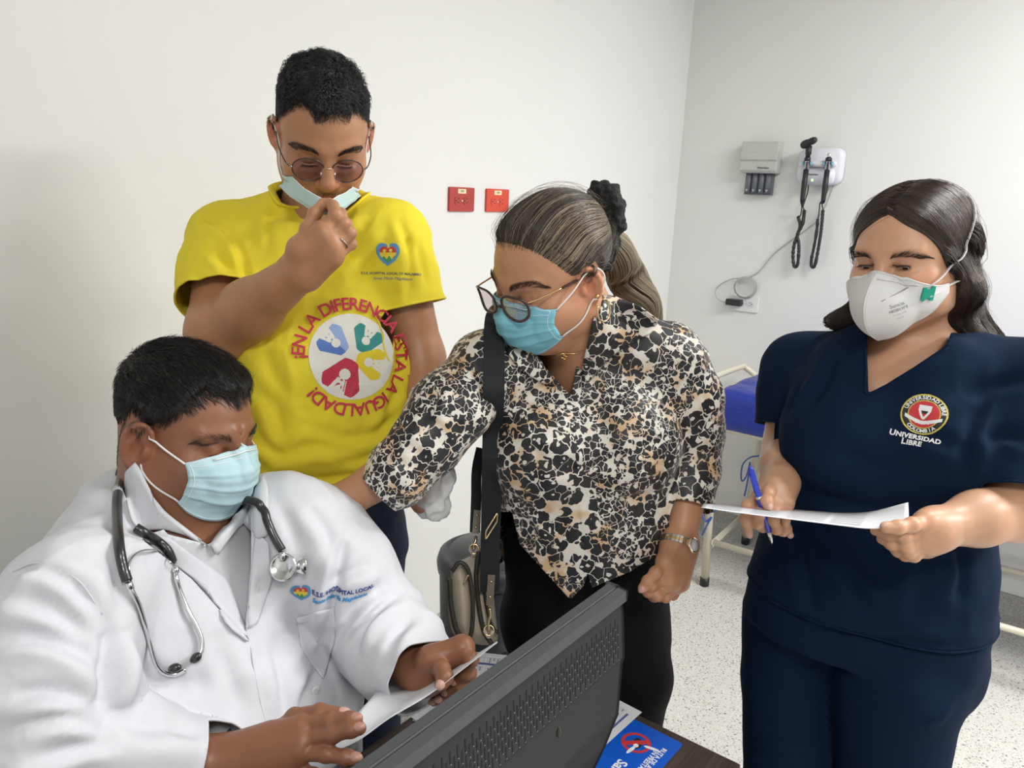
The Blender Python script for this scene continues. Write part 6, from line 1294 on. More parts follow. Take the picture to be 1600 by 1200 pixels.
    leaf3('collar', [(808, 498), (820, 525), (840, 560), (862, 590), (872, 602), (850, 600), (815, 580), (795, 555), (790, 520)], .008)
    M_bt = mat('dark blouse button', (.03, .03, .035), .3)
    for y in (672, 765, 850): 
        p = hit(tr, 893+(y-620)*.07, y); mesh('button', *ball(p, (.0045, .0045, .0045), 10), M_bt, o)
    # trousers
    J = Body(); M_pt = mat('black stretch trousers', (.004, .004, .005), .85, bump=[(24, .2, .006)], spec=.2)
    hp_ = W(915, 905, 1.53); J.loft([(-.12, 0, 0, .160, .135), (.16, 0, 0, .155, .12)], R, hp_, .03)
    for s, (kx, ky, kd_) in ((1, (870, 1060, 1.58)), (-1, (985, 1055, 1.50))):
        k0 = hp_+R[0]*s*.075-EZ*.08; kn = W(kx, ky, kd_); ft = np.array([kn[0]+.015, kn[1]+.01, .07]); km = kn.copy(); J.chain([k0, km, km*.55+ft*.45, ft], [.092, .078, .060, .048], .02)
        f = Body(); f.chain([ft+[0, 0, -.02], ft+Ft*.13+[0, 0, -.035]], [.045, .034], .03); vv, qq = f.mesh(ft+[-.18, -.16, -.1], ft+[.1, .1, .06], .009); vv[:, 2] = np.maximum(vv[:, 2], .002); mesh('shoe', vv, qq, M_blk, me)
    V3, Q3 = J.mesh(hp_+[-.3, -.3, -.95], hp_+[.35, .35, .15], .009); mesh('trousers', V3, Q3, M_pt, me)
    return dict(me=me, h=h, B=B, tr=tr, S1=S1)
def crossbody_bag():
    M_be = mat('beige leather', (.50, .43, .33), .5, bump=[(120, .15, .001)]); M_dk = mat('dark olive trim', (.035, .032, .022), .5); M_st = mat('black webbing strap', (.012, .014, .016), .8, bump=[(400, .3, .0008)]); M_tp = mat('taupe leather tab', (.20, .155, .115), .5); M_gd = mat('gold hardware', (.72, .56, .32), .25, 1)
    d = 1.40; c = W(740, 930, d); t = thing('shoulder_bag', 'beige crossbody bag on wide black strap hanging at the woman\'s hip', 'handbag', c-EZ*.12)
    r, u, n = CM[0], -CM[1]*0+EZ, None; n = _n(np.cross(r, EZ)); n = n if n@(CAMPOS-c) > 0 else -n
    def blob(name, poly, dep, thk, mt, rim=True, push=0.0):
        Q = Body(); poly = np.array(poly, float); ctr_ = poly.mean(0); dd = dep
        def fn(P): xy, z = pix(P); s = -inpoly(xy, poly)/FPX*dep; a = np.abs(z-dd)-thk*.5*np.sqrt(np.clip(-s/.02, 0.02, 1)); return np.where(s > 0, np.hypot(s, np.maximum(a, 0)), a)*.8
        Q.add(fn, W(*ctr_, dep), .16, .001); P = np.array([W(*p, dep) for p in poly]); V, F = Q.mesh(P.min(0)-.05, P.max(0)+.05, .003); V = smooth(V, tri(F), 4); o = mesh(name, V, F, mt, t)
        return o
    body = [(704, 888), (712, 880), (738, 868), (752, 852), (762, 860), (768, 905), (775, 970), (778, 1000), (764, 1008), (740, 1006), (716, 990), (704, 940)]
    blob('bag_body', body, d+.02, .085, M_be)
    pk = blob('front_pocket', [(706, 890), (722, 882), (736, 905), (740, 940), (736, 990), (724, 996), (712, 978), (704, 930)], d-.015, .045, M_be)
    zt = lambda pts, dd, rr, mt, nm, par: mesh(nm, *tube(spline([W(a, b, dd) for a, b in pts], 8), rr, 8), mt, par)
    zt([(706, 892), (718, 879), (730, 888), (736, 912), (739, 945), (737, 985), (729, 999), (714, 985), (705, 945), (703, 905)], d-.036, .0042, M_dk, 'zip_trim', pk); zt([(748, 862), (744, 900), (748, 945), (756, 985), (768, 1006)], d-.026, .0045, M_dk, 'zip_trim', t)
    zt([(758, 862), (754, 900), (760, 945), (768, 975), (778, 990)], d-.022, .0030, M_dk, 'zip_trim', t); zt([(704, 920), (702, 950), (708, 985), (722, 1000)], d-.03, .0028, M_tp, 'leather_flap', t)
    zt([(732, 898), (728, 905), (725, 912)], d-.044, .0022, M_gd, 'zip_pull', t)
    def band(name, pts, w, mt, th=.0022, par=t):
        P = spline([W(*p) for p in pts], 10); Tn = np.gradient(P, axis=0); V = []; 
        for p, q in zip(P, Tn): v = _n(CAMPOS-p); s = _n(np.cross(q, v)); V += [p-s*w/2-v*th, p+s*w/2-v*th, p+s*w/2+v*th, p-s*w/2+v*th]
        m = len(P); F = [[i*4+k, i*4+(k+1) % 4, (i+1)*4+(k+1) % 4, (i+1)*4+k] for i in range(m-1) for k in range(4)]+[[3, 2, 1, 0], [m*4-4, m*4-3, m*4-2, m*4-1]]; return mesh(name, V, F, mt, par, smooth=False)
    return t, band, M_st, M_tp, M_gd, d
# ------------------------------------------------------------------ the woman in navy scrubs
def n95(B, h, parent):
    M_n = mat('white moulded respirator', (.74, .73, .72), .75, bump=[(900, .25, .0004)]); M_gp_ = mat('grey respirator print', (.34, .34, .36), .6); M_gr = mat('green strap clip', (.0, .32, .22), .35)
    nu, nv = 41, 41; rid = _resamp(spline([(0, .106, -.007), (0, .120, -.014), (0, .137, -.032), (0, .148, -.052), (0, .144, -.082), (0, .126, -.102), (0, .102, -.115)], 8), nv)
    def side(s):
        e = _resamp(spline([(s*.040, .072, -.022), (s*.066, .040, -.034), (s*.069, .032, -.044), (s*.062, .034, -.066), (s*.040, .060, -.110)], 8), nv); u = np.linspace(0, 1, nu)[:, None, None]; P = rid[None]*(1-u)+e[None]*u
        P = P+np.array([s*.010, .004, 0])*np.sin(np.pi*u); ti = np.linspace(0, 1, nv)[None, :, None]
        a, b_ = spline([(0, .106, -.007), (s*.022, .092, -.015), (s*.045, .070, -.027), (s*.069, .036, -.036)], 10), spline([(0, .104, -.120), (s*.025, .090, -.112), (s*.05, .055, -.08), (s*.069, .034, -.050)], 10); a = _resamp(a, nu)[:, None]; b_ = _resamp(b_, nu)[:, None]
        mid = rid[None]*(1-u)+np.array([s*.0695, .034, -.042])*u; P = a*(1-ti)+b_*ti; bul = np.sin(np.pi*ti)**.8; x = a*(1-ti)+b_*ti
        base = (rid[0]*(1-ti)+rid[-1]*ti); P = x+(rid[None]-base)*(1-u)**1.15+np.array([s*.012, .006, 0])*np.sin(np.pi*u)*bul
        Wp = h.w(P.reshape(-1, 3)); um = np.tile(u, (1, nv, 1)).ravel(); tm = np.tile(ti, (nu, 1, 1)).ravel()
        for _ in range(4):
            d = B.ev(Wp); g = B.grad(Wp, .003); hug = np.clip((um-.9)*8, 0, 1)+np.clip(1-tm*14, 0, 1)*.7; Wp = Wp+g*np.clip(.003-d, -.02*np.clip(hug, 0, 1), .02)[:, None]
            G_ = Wp.reshape(nu, nv, 3); A_ = G_.copy(); A_[1:-1, 1:-1] = (G_[:-2, 1:-1]+G_[2:, 1:-1]+G_[1:-1, :-2]+G_[1:-1, 2:])/4; A_[1:-1, 0] = (G_[:-2, 0]+G_[2:, 0]+G_[1:-1, 0])/3; A_[1:-1, -1] = (G_[:-2, -1]+G_[2:, -1]+G_[1:-1, -1])/3; Wp = A_.reshape(-1, 3)
        idx = np.arange(nu*nv).reshape(nu, nv); Q = np.stack([idx[:-1, :-1], idx[1:, :-1], idx[1:, 1:], idx[:-1, 1:]], -1).reshape(-1, 4); return Wp, Q if s > 0 else Q[:, ::-1]
    (Va, Qa), (Vb, Qb) = side(1), side(-1)
    V = np.concatenate([Va, Vb]); Q = np.concatenate([Qa, Qb+len(Va)])
    for _ in range(1):
        ra = Va.reshape(nu, nv, 3)[0]; rb = Vb.reshape(nu, nv, 3)[0]; m_ = (ra+rb)/2; V[:nv] = m_; V[nu*nv:nu*nv+nv] = m_
    if (normals(V, tri(Q))*(V-h.w((0, .05, -.05)))).sum() < 0: Q = Q[:, ::-1]
    o = mesh('respirator_mask', V, Q, M_n, parent, label='white folded respirator with grey print'); solid(o, .0016, 0)
    G3 = V[nu*nv:].reshape(nu, nv, 3); Ga = V[:nu*nv].reshape(nu, nv, 3); out = lambda P: P+_n(h.R[1])*.0007-h.R[0]*.0005
    lines = [tube(out(G3[:, 1]), .0008, 6), tube(out(G3[:, -2]), .0008, 6), tube(out(G3[0]), .0012, 6), tube(out(Ga[:, 1]), .0008, 6), tube(out(Ga[:, -2]), .0008, 6)]
    mesh('welded_edge', *join(*lines), mat('respirator weld', (.66, .65, .64), .6), o); mesh('nose_wire', *tube(out(G3[2:24, 4])+h.R[1]*.0005, .0024, 8, flat=(1, .4)), M_n, o)
    tr = bvh(V, tri(Q)); tl = [hit(tr, *p) for p in ((1377, 471), (1397, 461), (1419, 449))]
    if all(p is not None for p in tl): mesh('fold_line', *tube(np.array(tl)-_n(tl[1]-CAMPOS)*.0006, .0008, 6), M_gp_, o)
    p = hit(tr, 1405, 489)
    if p is not None:
        N = normals(V, tri(Q)); n = _n(N[np.linalg.norm(V-p, axis=1) < .012].mean(0)); n = n if n@(CAMPOS-p) > 0 else -n; u_ = _n(CM@np.array([-.35, -.94, 0])); u_ = _n(u_-n*(u_@n)); Rp = np.array([np.cross(u_, n), u_, n])
        for k, (s_, sz, b_) in enumerate((('Benehal', .0070, .0002), ('NIOSH N95', .0052, .0004), ('TC-84A-7448', .0034, .0), ('MS8225', .0034, .0))):
            V2, F = text_mesh(s_, sz, b_); P, F = wraptext(tr, V2, F, p+Rp[1]*(.010-.0062*k), Rp, .0009); mesh('lettering', P, F, M_gp_, o, smooth=False)
    cl = hit(tr, 1448, 459); cl = cl if cl is not None else h.w((-.068, .04, -.03)); n = _n(h.R[0]*-.8+h.R[1]*.5); u_ = _n(CM@np.array([.1, -1, 0])); u_ = _n(u_-n*(u_@n)); Rc = np.array([np.cross(u_, n), u_, n])
    bevel(mesh('strap_clip', *prism([[-.0085, -.010], [-.0085, .008], [-.004, .009], [-.002, .006], [.002, .007], [.004, .012], [.009, .012], [.0095, -.008], [.004, -.009], [.002, -.006], [-.002, -.007], [-.004, -.011]], cl+n*.001, Rc, .003), M_gr, o, smooth=False), .0008)
    return o, cl, M_n
def nurse():
    rs = np.random.default_rng(21)
    me = thing('person', 'young woman in navy scrubs and white respirator holding a pen and a sheet', 'person', (1.30, .22, 0))
    sk = skinmat('light olive skin', (.62, .34, .21)); F_ = _n([-.93, .24, -.14]); sc = .89; C = W(1384, 416, 1.115)-F_*.08*sc+EZ*.002; h = Fr(C, F_, (-.05, .10, 1), sc)
    B = head(Body(), h, fat=1.02, jaw=.92, nose=.9, slit=.0042, lidz=-.0034, ears=False); nb = W(1440, 545, 1.24); B.cone(h.w((0, -.030, -.04)), nb, .050, .056, .03)
    S1, E1, W1 = W(1250, 575, 1.35), W(1236, 708, 1.34), W(1218, 752, 1.19); S2, E2, W2 = W(1600, 600, 1.14), W(1592, 795, 1.06), W(1462, 826, 1.01)
    Ft = np.array([-.95, -.12, 0]); B.ell(nb+[0, 0, -.07], (.08, .13, .05), k=.05); nc = W(1368, 620, 1.14); B.cone(nb+[0, 0, -.02], nc+_n(nc-CAMPOS)*.06, .06, .055, .05); B.cone(W(1330, 590, 1.26), W(1450, 590, 1.21), .06, .06, .05)
    A1 = Body(); A1.chain([S1, E1], [.052, .046], .02); A1.chain([E1, E1*.45+W1*.55, W1], [.045, .036, .025], .02)
    f1 = [[(1186, 776, 1.15), (1168, 790, 1.13), (1164, 812, 1.125), (1170, 832, 1.13)], [(1198, 782, 1.14), (1186, 803, 1.12), (1184, 818, 1.12), (1192, 826, 1.135)], [(1214, 788, 1.14), (1208, 812, 1.12), (1213, 827, 1.125), (1222, 832, 1.14)], [(1229, 788, 1.15), (1226, 812, 1.135), (1229, 826, 1.14), (1233, 833, 1.15)], [(1208, 758, 1.16), (1200, 770, 1.13), (1198, 782, 1.115), (1201, 791, 1.11)]]
    F1 = [[W(*p) for p in f] for f in f1]
    for f, o in zip(F1[:4], ((-8, 4), (-2, 4), (4, 4), (10, 4))): A1.cone(W(1218+o[0], 752+o[1], 1.19), f[0], .017, .0115, .016)
    A1.cone(W1, F1[4][0], .018, .013, .02)
    for f, r in zip(F1, (.0078, .0080, .0078, .0070, .0088)): fingerline(A1, f, r)
    A2 = Body(); A2.chain([S2, E2], [.052, .042], .02); A2.chain([E2, E2*.5+W2*.5, W2], [.041, .034, .0255], .02)
    f2 = [[(1436, 832, 1.0), (1412, 838, .99), (1388, 834, 1.0), (1368, 829, 1.01)], [(1440, 842, 1.005), (1415, 853, .995), (1394, 850, 1.005), (1378, 842, 1.015)], [(1444, 851, 1.01), (1420, 863, 1.0), (1404, 861, 1.01), (1392, 852, 1.02)], [(1448, 858, 1.02), (1428, 869, 1.01), (1414, 868, 1.015), (1404, 861, 1.025)], [(1446, 815, .995), (1425, 820, .98), (1403, 824, .975), (1384, 824, .975)]]
    F2 = [[W(*p) for p in f] for f in f2]
    for f, o in zip(F2[:4], (-8, 0, 8, 14)): A2.cone(W(1462, 826+o, 1.01), f[0], .017, .0115, .016)
    A2.cone(W2, F2[4][0], .019, .013, .02)
    for f, r in zip(F2, (.0080, .0082, .0080, .0072, .0090)): fingerline(A2, f, r)
    p0 = B.mesh(h.C+[-.17, -.17, -.32], h.C+[.17, .17, .17], .0021); ps = [p0, region(A1, [S1, E1, W1], .06, .0032), region(A1, F1[0]+F1[3]+F1[4]+[W1], .03, .002), region(A2, [S2, E2, E2*.4+W2*.6], .065, .0035), region(A2, F2[0]+F2[3]+F2[4]+[W2, E2*.35+W2*.65], .035, .002)]
    V, Q = segs(*ps); c = faceskin(V, h, None, lip=(1.2, .5, .5), blush=.16); kk = np.zeros(len(V))
    for P in F1+F2:
        for p in P[1:3]: kk += np.exp(-(np.linalg.norm(V-p, axis=1)/.007)**2)
    c *= 1-.10*np.clip(kk, 0, 1)[:, None]; mesh('body', V, Q, sk, me, col=c)
    for f, u_ in ((F1[4], _n(CAMPOS-F1[4][3])+EZ*.4), (F2[4], EZ+_n(CAMPOS-F2[4][3])*.6), (F1[2], _n(CAMPOS-F1[2][3])), (F1[3], _n(CAMPOS-F1[3][3])), (F1[0], _n(CAMPOS-F1[0][3]))): nail(f[2], f[3], u_, .0082, M_nail2, me)
    for s in (-1, 1): eyeball(h, s, me, M_white_e, M_iris, gaze=(0, .78, -.62)); lash(B, h, s, M_hole, me, z=.0004, n=40, L=.008)
    M_hair = hairmat('long dark brown hair', (.012, .008, .007), (.105, .065, .045), .42)
    M_brow = hairmat('dark brown brow hair', (.03, .015, .010), (.08, .04, .028))
    for s in (-1, 1): brow(B, h, [(s*.013, .093, .0155), (s*.028, .091, .0175), (s*.046, .078, .0165), (s*.058, .062, .009)], 300, rs, M_brow, me, r=.0002, wid=.0034)
    g = scalp_g(h, [(0, .090), (10, .082), (25, .068), (40, .049), (55, .028), (70, .0), (84, -.03), (94, -.05), (108, -.06), (124, -.07), (145, -.08), (180, -.09)])
    th = lambda q: .002+.003*np.clip((q[:, 2]-.02)/.04, 0, 1)-.006*np.exp(-(q[:, 0]/.004)**2)*(q[:, 1] > -.03)
    cv, cq = hair_cap(B, h, g, th, h.C-.17, h.C+.18, .0032, None)
    def gd(s, ends):
        L = [[(s*.0015, .080, .086), (s*.032, .083, .068), (s*.056, .064, .044), (s*.077, .034, .002), (s*.089, .004, -.045)], [(s*.0015, .060, .100), (s*.042, .058, .084), (s*.074, .042, .042), (s*.090, .010, -.005), (s*.092, -.015, -.055)], [(s*.0015, .033, .115), (s*.046, .028, .100), (s*.080, .008, .050), (s*.089, -.015, -.005), (s*.088, -.035, -.060)],
             [(s*.0015, -.01, .120), (s*.050, -.018, .101), (s*.086, -.03, .050), (s*.092, -.045, -.010), (s*.080, -.06, -.065)], [(s*.0015, -.06, .108), (s*.045, -.07, .09), (s*.070, -.082, .045), (s*.072, -.09, -.015), (s*.055, -.09, -.07)], [(s*.0015, -.085, .085), (s*.03, -.10, .06), (s*.042, -.108, .02), (s*.04, -.108, -.03), (s*.03, -.10, -.08)]]
        return [[h.w(p) for p in l]+[W(*e) for e in en] for l, en in zip(L, ends)]
    eL = [[(1488, 500, 1.16), (1510, 530, 1.16)], [(1500, 495, 1.17), (1530, 532, 1.17)], [(1512, 490, 1.19), (1545, 533, 1.19)], [(1520, 485, 1.21), (1558, 535, 1.21)], [(1518, 490, 1.24), (1552, 540, 1.25)], [(1500, 500, 1.27), (1530, 550, 1.29)]]
    eR = [[(1350, 478, 1.21), (1312, 500, 1.24)], [(1354, 482, 1.22), (1303, 500, 1.25)], [(1360, 488, 1.24), (1296, 503, 1.27)], [(1366, 495, 1.26), (1305, 510, 1.29)], [(1385, 510, 1.28), (1340, 520, 1.31)], [(1420, 515, 1.29), (1400, 540, 1.33)]]
    gL, gR = gd(-1, eL), gd(1, eR)
    LB = Body()
    for G_ in gL[1:5]: LB.chain([G_[3]*.85+G_[2]*.15+h.R[0]*.012, G_[4]+h.R[0]*.010, G_[5]+h.R[0]*.01, G_[6]], [.008, .014, .018, .013], .02)
    for G_ in gR[0:5]: LB.chain([G_[3]*.85+G_[2]*.15-h.R[0]*.014, G_[4]-h.R[0]*.012, G_[5], G_[6]], [.007, .011, .012, .008], .02)
    al = np.array([p for G_ in gL+gR for p in G_[2:]]); lv, lq = LB.mesh(al.min(0)-.04, al.max(0)+.04, .0045); hv, hq = segs((cv, cq), (lv, lq)); hc = mesh('hair', hv, hq, M_hair, me, col=np.full((len(hv), 3), .05))
    Bc = Body(); Bc.add(lambda P: np.minimum(B.scalp.ev(P)-th(h.l(P))*np.clip(g(P)/.018+.15, -.1, 1), LB.ev(P)), h.C, .4, .001)
    for G_, n_ in ((gL, 6500), (gR, 5200)):
        sS = sheet_strands(G_, n_, rs, 30, .0022, Bc, (.0002, .0025), wave=.006, wf=1.6); hairs('hair_strands', sS, .00048, M_hair, hc, rs.random(n_)**1.5*.8, taper=.6)
    fl = sheet_strands(gL[1:5], 45, rs, 34, .007, Bc, (.002, .008), wave=.016, wf=3); hairs('stray_hairs', fl, .0002, M_hair, hc, rs.random(len(fl))*.5); fl = sheet_strands(gR[:3], 25, rs, 34, .006, Bc, (.002, .008), wave=.014, wf=3); hairs('stray_hairs', fl, .0002, M_hair, hc, rs.random(len(fl))*.5)
    rt = sample(p0[0], tri(p0[1]), 2600, rs, lambda P: np.exp(-((g(P)-.003)/.007)**2)*(h.l(P)[:, 1] > .0)*(np.abs(h.l(P)[:, 2]) < .12)); st = grow(B, rt, lambda P: (np.stack([np.sign(h.l(P)[:, 0])*.8, -.35+0*P[:, 0], -.1+0*P[:, 0]], 1))@h.R, .014, 6, .2, rs); hairs('hairline_strands', st, .00018, M_hair, hc, rs.random(len(st))*.3)
    mk, cl, M_n = n95(B, h, me)
    def over(P, o=.0045): P = np.array(P); d = Bc.ev(P); return P+Bc.grad(P, .004)*np.clip(o-d, -.02, .03)[:, None]
    s1 = spline([cl+h.R[2]*.008, h.w((-.088, .012, .004)), h.w((-.098, -.02, .042)), h.w((-.085, -.06, .082)), h.w((-.04, -.10, .095)), h.w((.04, -.10, .095))], 10); s1 = np.vstack([s1[:1], over(s1[1:])]); mesh('head_strap', *tube(s1, .0028, 8, flat=(1, .4)), M_n, mk)
    s2 = spline([cl-h.R[2]*.004-h.R[0]*.004, h.w((-.082, .012, -.036)), h.w((-.090, -.02, -.045)), h.w((-.06, -.08, -.06))], 8); mesh('head_strap', *tube(s2, .0026, 8, flat=(1, .4)), M_n, mk)
    # ---- scrubs
    M_nv = mat('navy scrub cotton', (.0040, .0130, .036), .9, bump=[(18, .25, .008), (1300, .15, .0003)], spec=.12)
    hipc = W(1347, 960, 1.30); shc = W(1425, 560, 1.24); up_ = _n(shc-hipc); R = Fr(hipc, Ft, up_).R; Ls = np.linalg.norm(shc-hipc)
    G = Body(); rows = [(-.10, 0, .0, .190, .152), (0, 0, .0, .190, .15), (.10, 0, .0, .180, .142), (.20, 0, .0, .158, .128), (.29, 0, .01, .162, .125), (Ls-.05, 0, .0, .165, .105), (Ls+.01, 0, 0, .13, .08), (Ls+.05, 0, 0, .08, .06)]
    G.loft(rows, R, hipc, .03)
    for s in (-1, 1): G.ell(hipc+R[2]*.31+R[0]*s*.072+R[1]*.075, (.070, .072, .072), R, .06)
    G.ell(S1+[0, -.01, -.01], (.058, .058, .056), k=.05); G.ell(S2+[0, .01, -.005], (.062, .062, .060), k=.05); G.cone(S1+[0, 0, .0], nb+R[0]*.045+EZ*-.018, .050, .042, .05); G.cone(S2+[0, 0, .0], nb-R[0]*.045+EZ*-.018, .052, .042, .05)
    TB = Body(); TB.p = list(G.p)
    e1 = S1*.32+E1*.68; e2 = S2*.04+E2*.96; G.chain([S1, S1*.5+e1*.5, e1+(e1-S1)*.12], [.058, .062, .064], .02); G.chain([S2, S2*.5+e2*.5, e2+(e2-S2)*.1], [.060, .066, .070], .02)
    Vm = [(1356, 440), (1355, 560), (1357, 614), (1385, 600), (1430, 572), (1478, 540), (1492, 505), (1500, 430)]
    vneck = lambda V: np.where(pix(V)[1] < 1.24, -inpoly(pix(V)[0], Vm)/FPX, 1.0)
    fo = []
    for pl, w, a, sd in (([(1238, 802), (1310, 875), (1347, 942)], .010, .010, 1), ([(1259, 797), (1331, 869), (1390, 930)], .010, .008, 1), ([(1512, 750), (1515, 690), (1540, 620)], .009, .012, 1), ([(1471, 807), (1502, 869), (1499, 942)], .010, .010, 1), ([(1262, 765), (1347, 795), (1450, 797)], .014, .010, 1), ([(1300, 560), (1280, 610), (1250, 650)], .009, .010, 1), ([(1255, 590), (1240, 620), (1232, 650)], .009, .007, 1), ([(1500, 620), (1560, 600), (1600, 590)], .011, .008, 1), ([(1530, 690), (1570, 680), (1600, 690)], .010, .008, 1), ([(1330, 995), (1420, 1003), (1500, 1008)], .007, .006, 1), ([(1420, 840), (1440, 900), (1430, 960)], .014, .006, 1), ([(1300, 700), (1370, 730), (1440, 740)], .014, .006, 1), ([(1420, 660), (1470, 690), (1510, 700)], .012, .006, 1), ([(1240, 850), (1260, 900), (1270, 960)], .012, .008, 1)):
        fo += cr(pl, w, a, sd, 1.2)
    hemz = W(1420, 1008, 1.14)[2]
    lo = np.minimum.reduce([S1, S2, e1, e2, hipc])-[.2, .16, .12]; hi = np.maximum.reduce([S1, S2, e1, e2, hipc])+[.2, .16, .12]
    o, V, T = garment('scrub_top', G, lo, hi, .0058, M_nv, me, cuts=[vneck, cutring(nb+EZ*.010, (0, 0, 1), .080), cutplane((0, 0, hemz), (0, 0, 1)), cutlimb(e1, S1-e1, TB), cutlimb(e2, S2-e2, TB)], fold=fo, wr=[(9, .002, (1, 1, .8)), (11, -.0075, (.8, .9, 1.1)), (24, -.0034, (1, 1, .9))], thick=.0018); tr = bvh(V, T)
    for p_ in (e1+Ft*.05, e2+Ft*.05, hipc+Ft*.15+EZ*(hemz-hipc[2])): hem('hem', V, T, p_, 1, .0018, M_nv, o)
    nk = [hit(tr, *p) for p in ((1352, 545), (1353, 580), (1354, 616), (1388, 603), (1432, 576), (1482, 543))]; nk = [p for p in nk if p is not None]
    if len(nk) > 3: mesh('neck_facing', *tube(spline(nk, 6), .0020, 6), M_nv, o)
    fl_ = [W(1505, 790, 1.20), W(1522, 860, 1.22), W(1545, 920, 1.24), W(1563, 967, 1.25), W(1540, 966, 1.24), W(1512, 950, 1.20), W(1506, 880, 1.20)]; FV = np.array(fl_+[np.mean(fl_, 0)]); fo_ = mesh('back_tail', FV, [[i, (i+1) % 7, 7] for i in range(7)], M_nv, o); solid(fo_, .0022, 0)
    # emblem
    p, Rp = surfframe(V, T, tr, 1444, 647, rad=.03); cols = [(.62, .50, .08), (.012, .012, .014), (.55, .03, .04), (.80, .80, .80)]; ms = [mat('emblem %s thread' % n, c_, .6) for n, c_ in zip(('gold', 'black', 'red', 'white'), cols)]
    def art(x, y):
        r = np.full(len(x), -1); q = np.hypot(x, y)/.0300; r[q < 1] = 0; r[q < .93] = 1; r[q < .70] = 0; r[q < .655] = 2
        sx, sy = x/.0300, y/.0300; shd = (np.abs(sx) < .27*np.clip((sy+.28)/.45, 0, 1)**.6) & (sy < .42) & (sy > -.28); shi = (np.abs(sx) < .27*np.clip((sy+.20)/.5, 0, 1)**.6-.06) & (sy < .36) & (sy > -.2)
        r[shd] = 3; r[shi] = np.where(sy[shi] > .14, 3, np.where(sy[shi] > -.0, 1, 2)); rb = (np.abs(sy+.30+.0*sx-.35*np.abs(sx)**1.5+.12) < .085) & (np.abs(sx) < .80); r[rb] = 3; r[rb & (np.sin(sx*34) > .2) & (np.abs(sy+.18-.35*np.abs(sx)**1.5) < .035)] = 1; r[(np.abs(sx) < .3) & (np.abs(sy+.42) < .06)] = 3; return r
    P, F, Mi = raster(tr, p, Rp, .062, .062, .0006, art, .0010); em = mesh('embroidered_emblem', P, F, None, o, mats=ms, fmat=Mi, smooth=False)
    V2, F2_ = circle_text('UNIVERSIDAD LIBRE', .0075, .0222, 170, 0, .0002, 165); P, F2_ = wraptext(tr, V2, F2_, p, Rp, .0014); mesh('lettering', P, F2_, ms[3], em, smooth=False)
    Vs, Fs, n_ = [], [], 0
    for i, chh in enumerate('COLOMBIA'):
        v2, f2_ = text_mesh(chh, .0072, .0002); a = math.radians(232+i*11.0); t_ = a+math.pi/2; v2 = v2@np.array([[math.cos(t_), math.sin(t_)], [-math.sin(t_), math.cos(t_)]])+[.0268*math.cos(a), .0268*math.sin(a)]; Vs.append(v2); Fs += [[k+n_ for k in ff] for ff in f2_]; n_ += len(v2)
    P, Fs = wraptext(tr, np.concatenate(Vs), Fs, p, Rp, .0014); mesh('lettering', P, Fs, ms[3], em, smooth=False)
    for s_, dy, dx in (('UNIVERSIDAD', -.0390, -.004), ('LIBRE', -.0485, -.006)):
        V2, F3 = text_mesh(s_[0], .0118, .0004, align='LEFT'); w0 = V2[:, 0].max()+.0005; V3, F4 = text_mesh(s_[1:], .0098, .0004, align='LEFT', spacing=1.05); V3[:, 0] += w0; VV, FF = join((np.c_[V2, V2[:, 0]*0], F3), (np.c_[V3, V3[:, 0]*0], F4)); VV = VV[:, :2]; VV[:, 0] -= VV[:, 0].max()/2
        P, FF = wraptext(tr, VV, FF, p+Rp[1]*dy+Rp[0]*dx, Rp, .0012); mesh('embroidered_lettering', P, FF, ms[3], o, smooth=False)
    # trousers
    J = Body(); J.loft([(-.03, 0, 0, .188, .145), (.04, 0, 0, .186, .145)], R, hipc, .03)
    for s, a, kn in ((1, W(1235, 1060, 1.36), W(1232, 1230, 1.34)), (-1, W(1398, 1060, 1.24), W(1385, 1250, 1.26))):
        ft = np.array([kn[0]+.02, kn[1], .07]); J.chain([hipc+R[0]*s*.092-EZ*.05, a, kn, kn*.5+ft*.5, ft], [.100, .082 if s > 0 else .098, .074, .070, .066], .012)
        f = Body(); f.chain([ft+[0, 0, -.02], ft+Ft*.13+[0, 0, -.035]], [.045, .034], .03); vv, qq = f.mesh(ft+[-.2, -.1, -.1], ft+[.1, .1, .06], .009); vv[:, 2] = np.maximum(vv[:, 2], .002); mesh('shoe', vv, qq, mat('white clog', (.7, .7, .7), .5), me)
    V3, Q3 = J.mesh(hipc+[-.35, -.35, -.92], hipc+[.35, .35, .1], .0085); V3 = V3+normals(V3, tri(Q3))*(vnoise(V3*[1, 1, .7], 16)*.004)[:, None]; T3 = tri(Q3)
    V3 = folds(V3, T3, [([(1175, 1140), (1230, 1160), (1270, 1165)], .008, .006), ([(1440, 1130), (1470, 1120), (1485, 1105)], .008, .006), ([(1290, 990), (1292, 1080), (1290, 1180)], .010, -.006), ([(1330, 1000), (1300, 980), (1260, 975)], .010, -.004)]); mesh('scrub_trousers', V3, T3, M_nv, me)
    # pen and sheet
    pn = thing('pen', 'blue pen held upright in the hand of the woman in scrubs', 'pen', W(1205, 848, 1.12)); M_pb = mat('glossy blue pen plastic', (.01, .04, .50), .2, coat=.5); a, b_ = W(1172, 729, 1.115), W(1207, 850, 1.125); dd = b_-a; pt = lambda f: a+dd*f
    mesh('barrel', *tube([pt(.0), pt(.02), pt(.06), pt(.5), pt(.84)], [.002, .0034, .0040, .0046, .0042], 14), M_pb, pn); mesh('tip', *tube([pt(.84), pt(.95), pt(1)], [.0038, .0022, .0006], 12), M_chrome, pn); mesh('grip_ring', *tube([pt(.38), pt(.42)], .0050, 14), M_chrome, pn); mesh('clip', *tube([pt(.05)-CM[0]*.005, pt(.3)-CM[0]*.0055], .0012, 6), M_pb, pn)
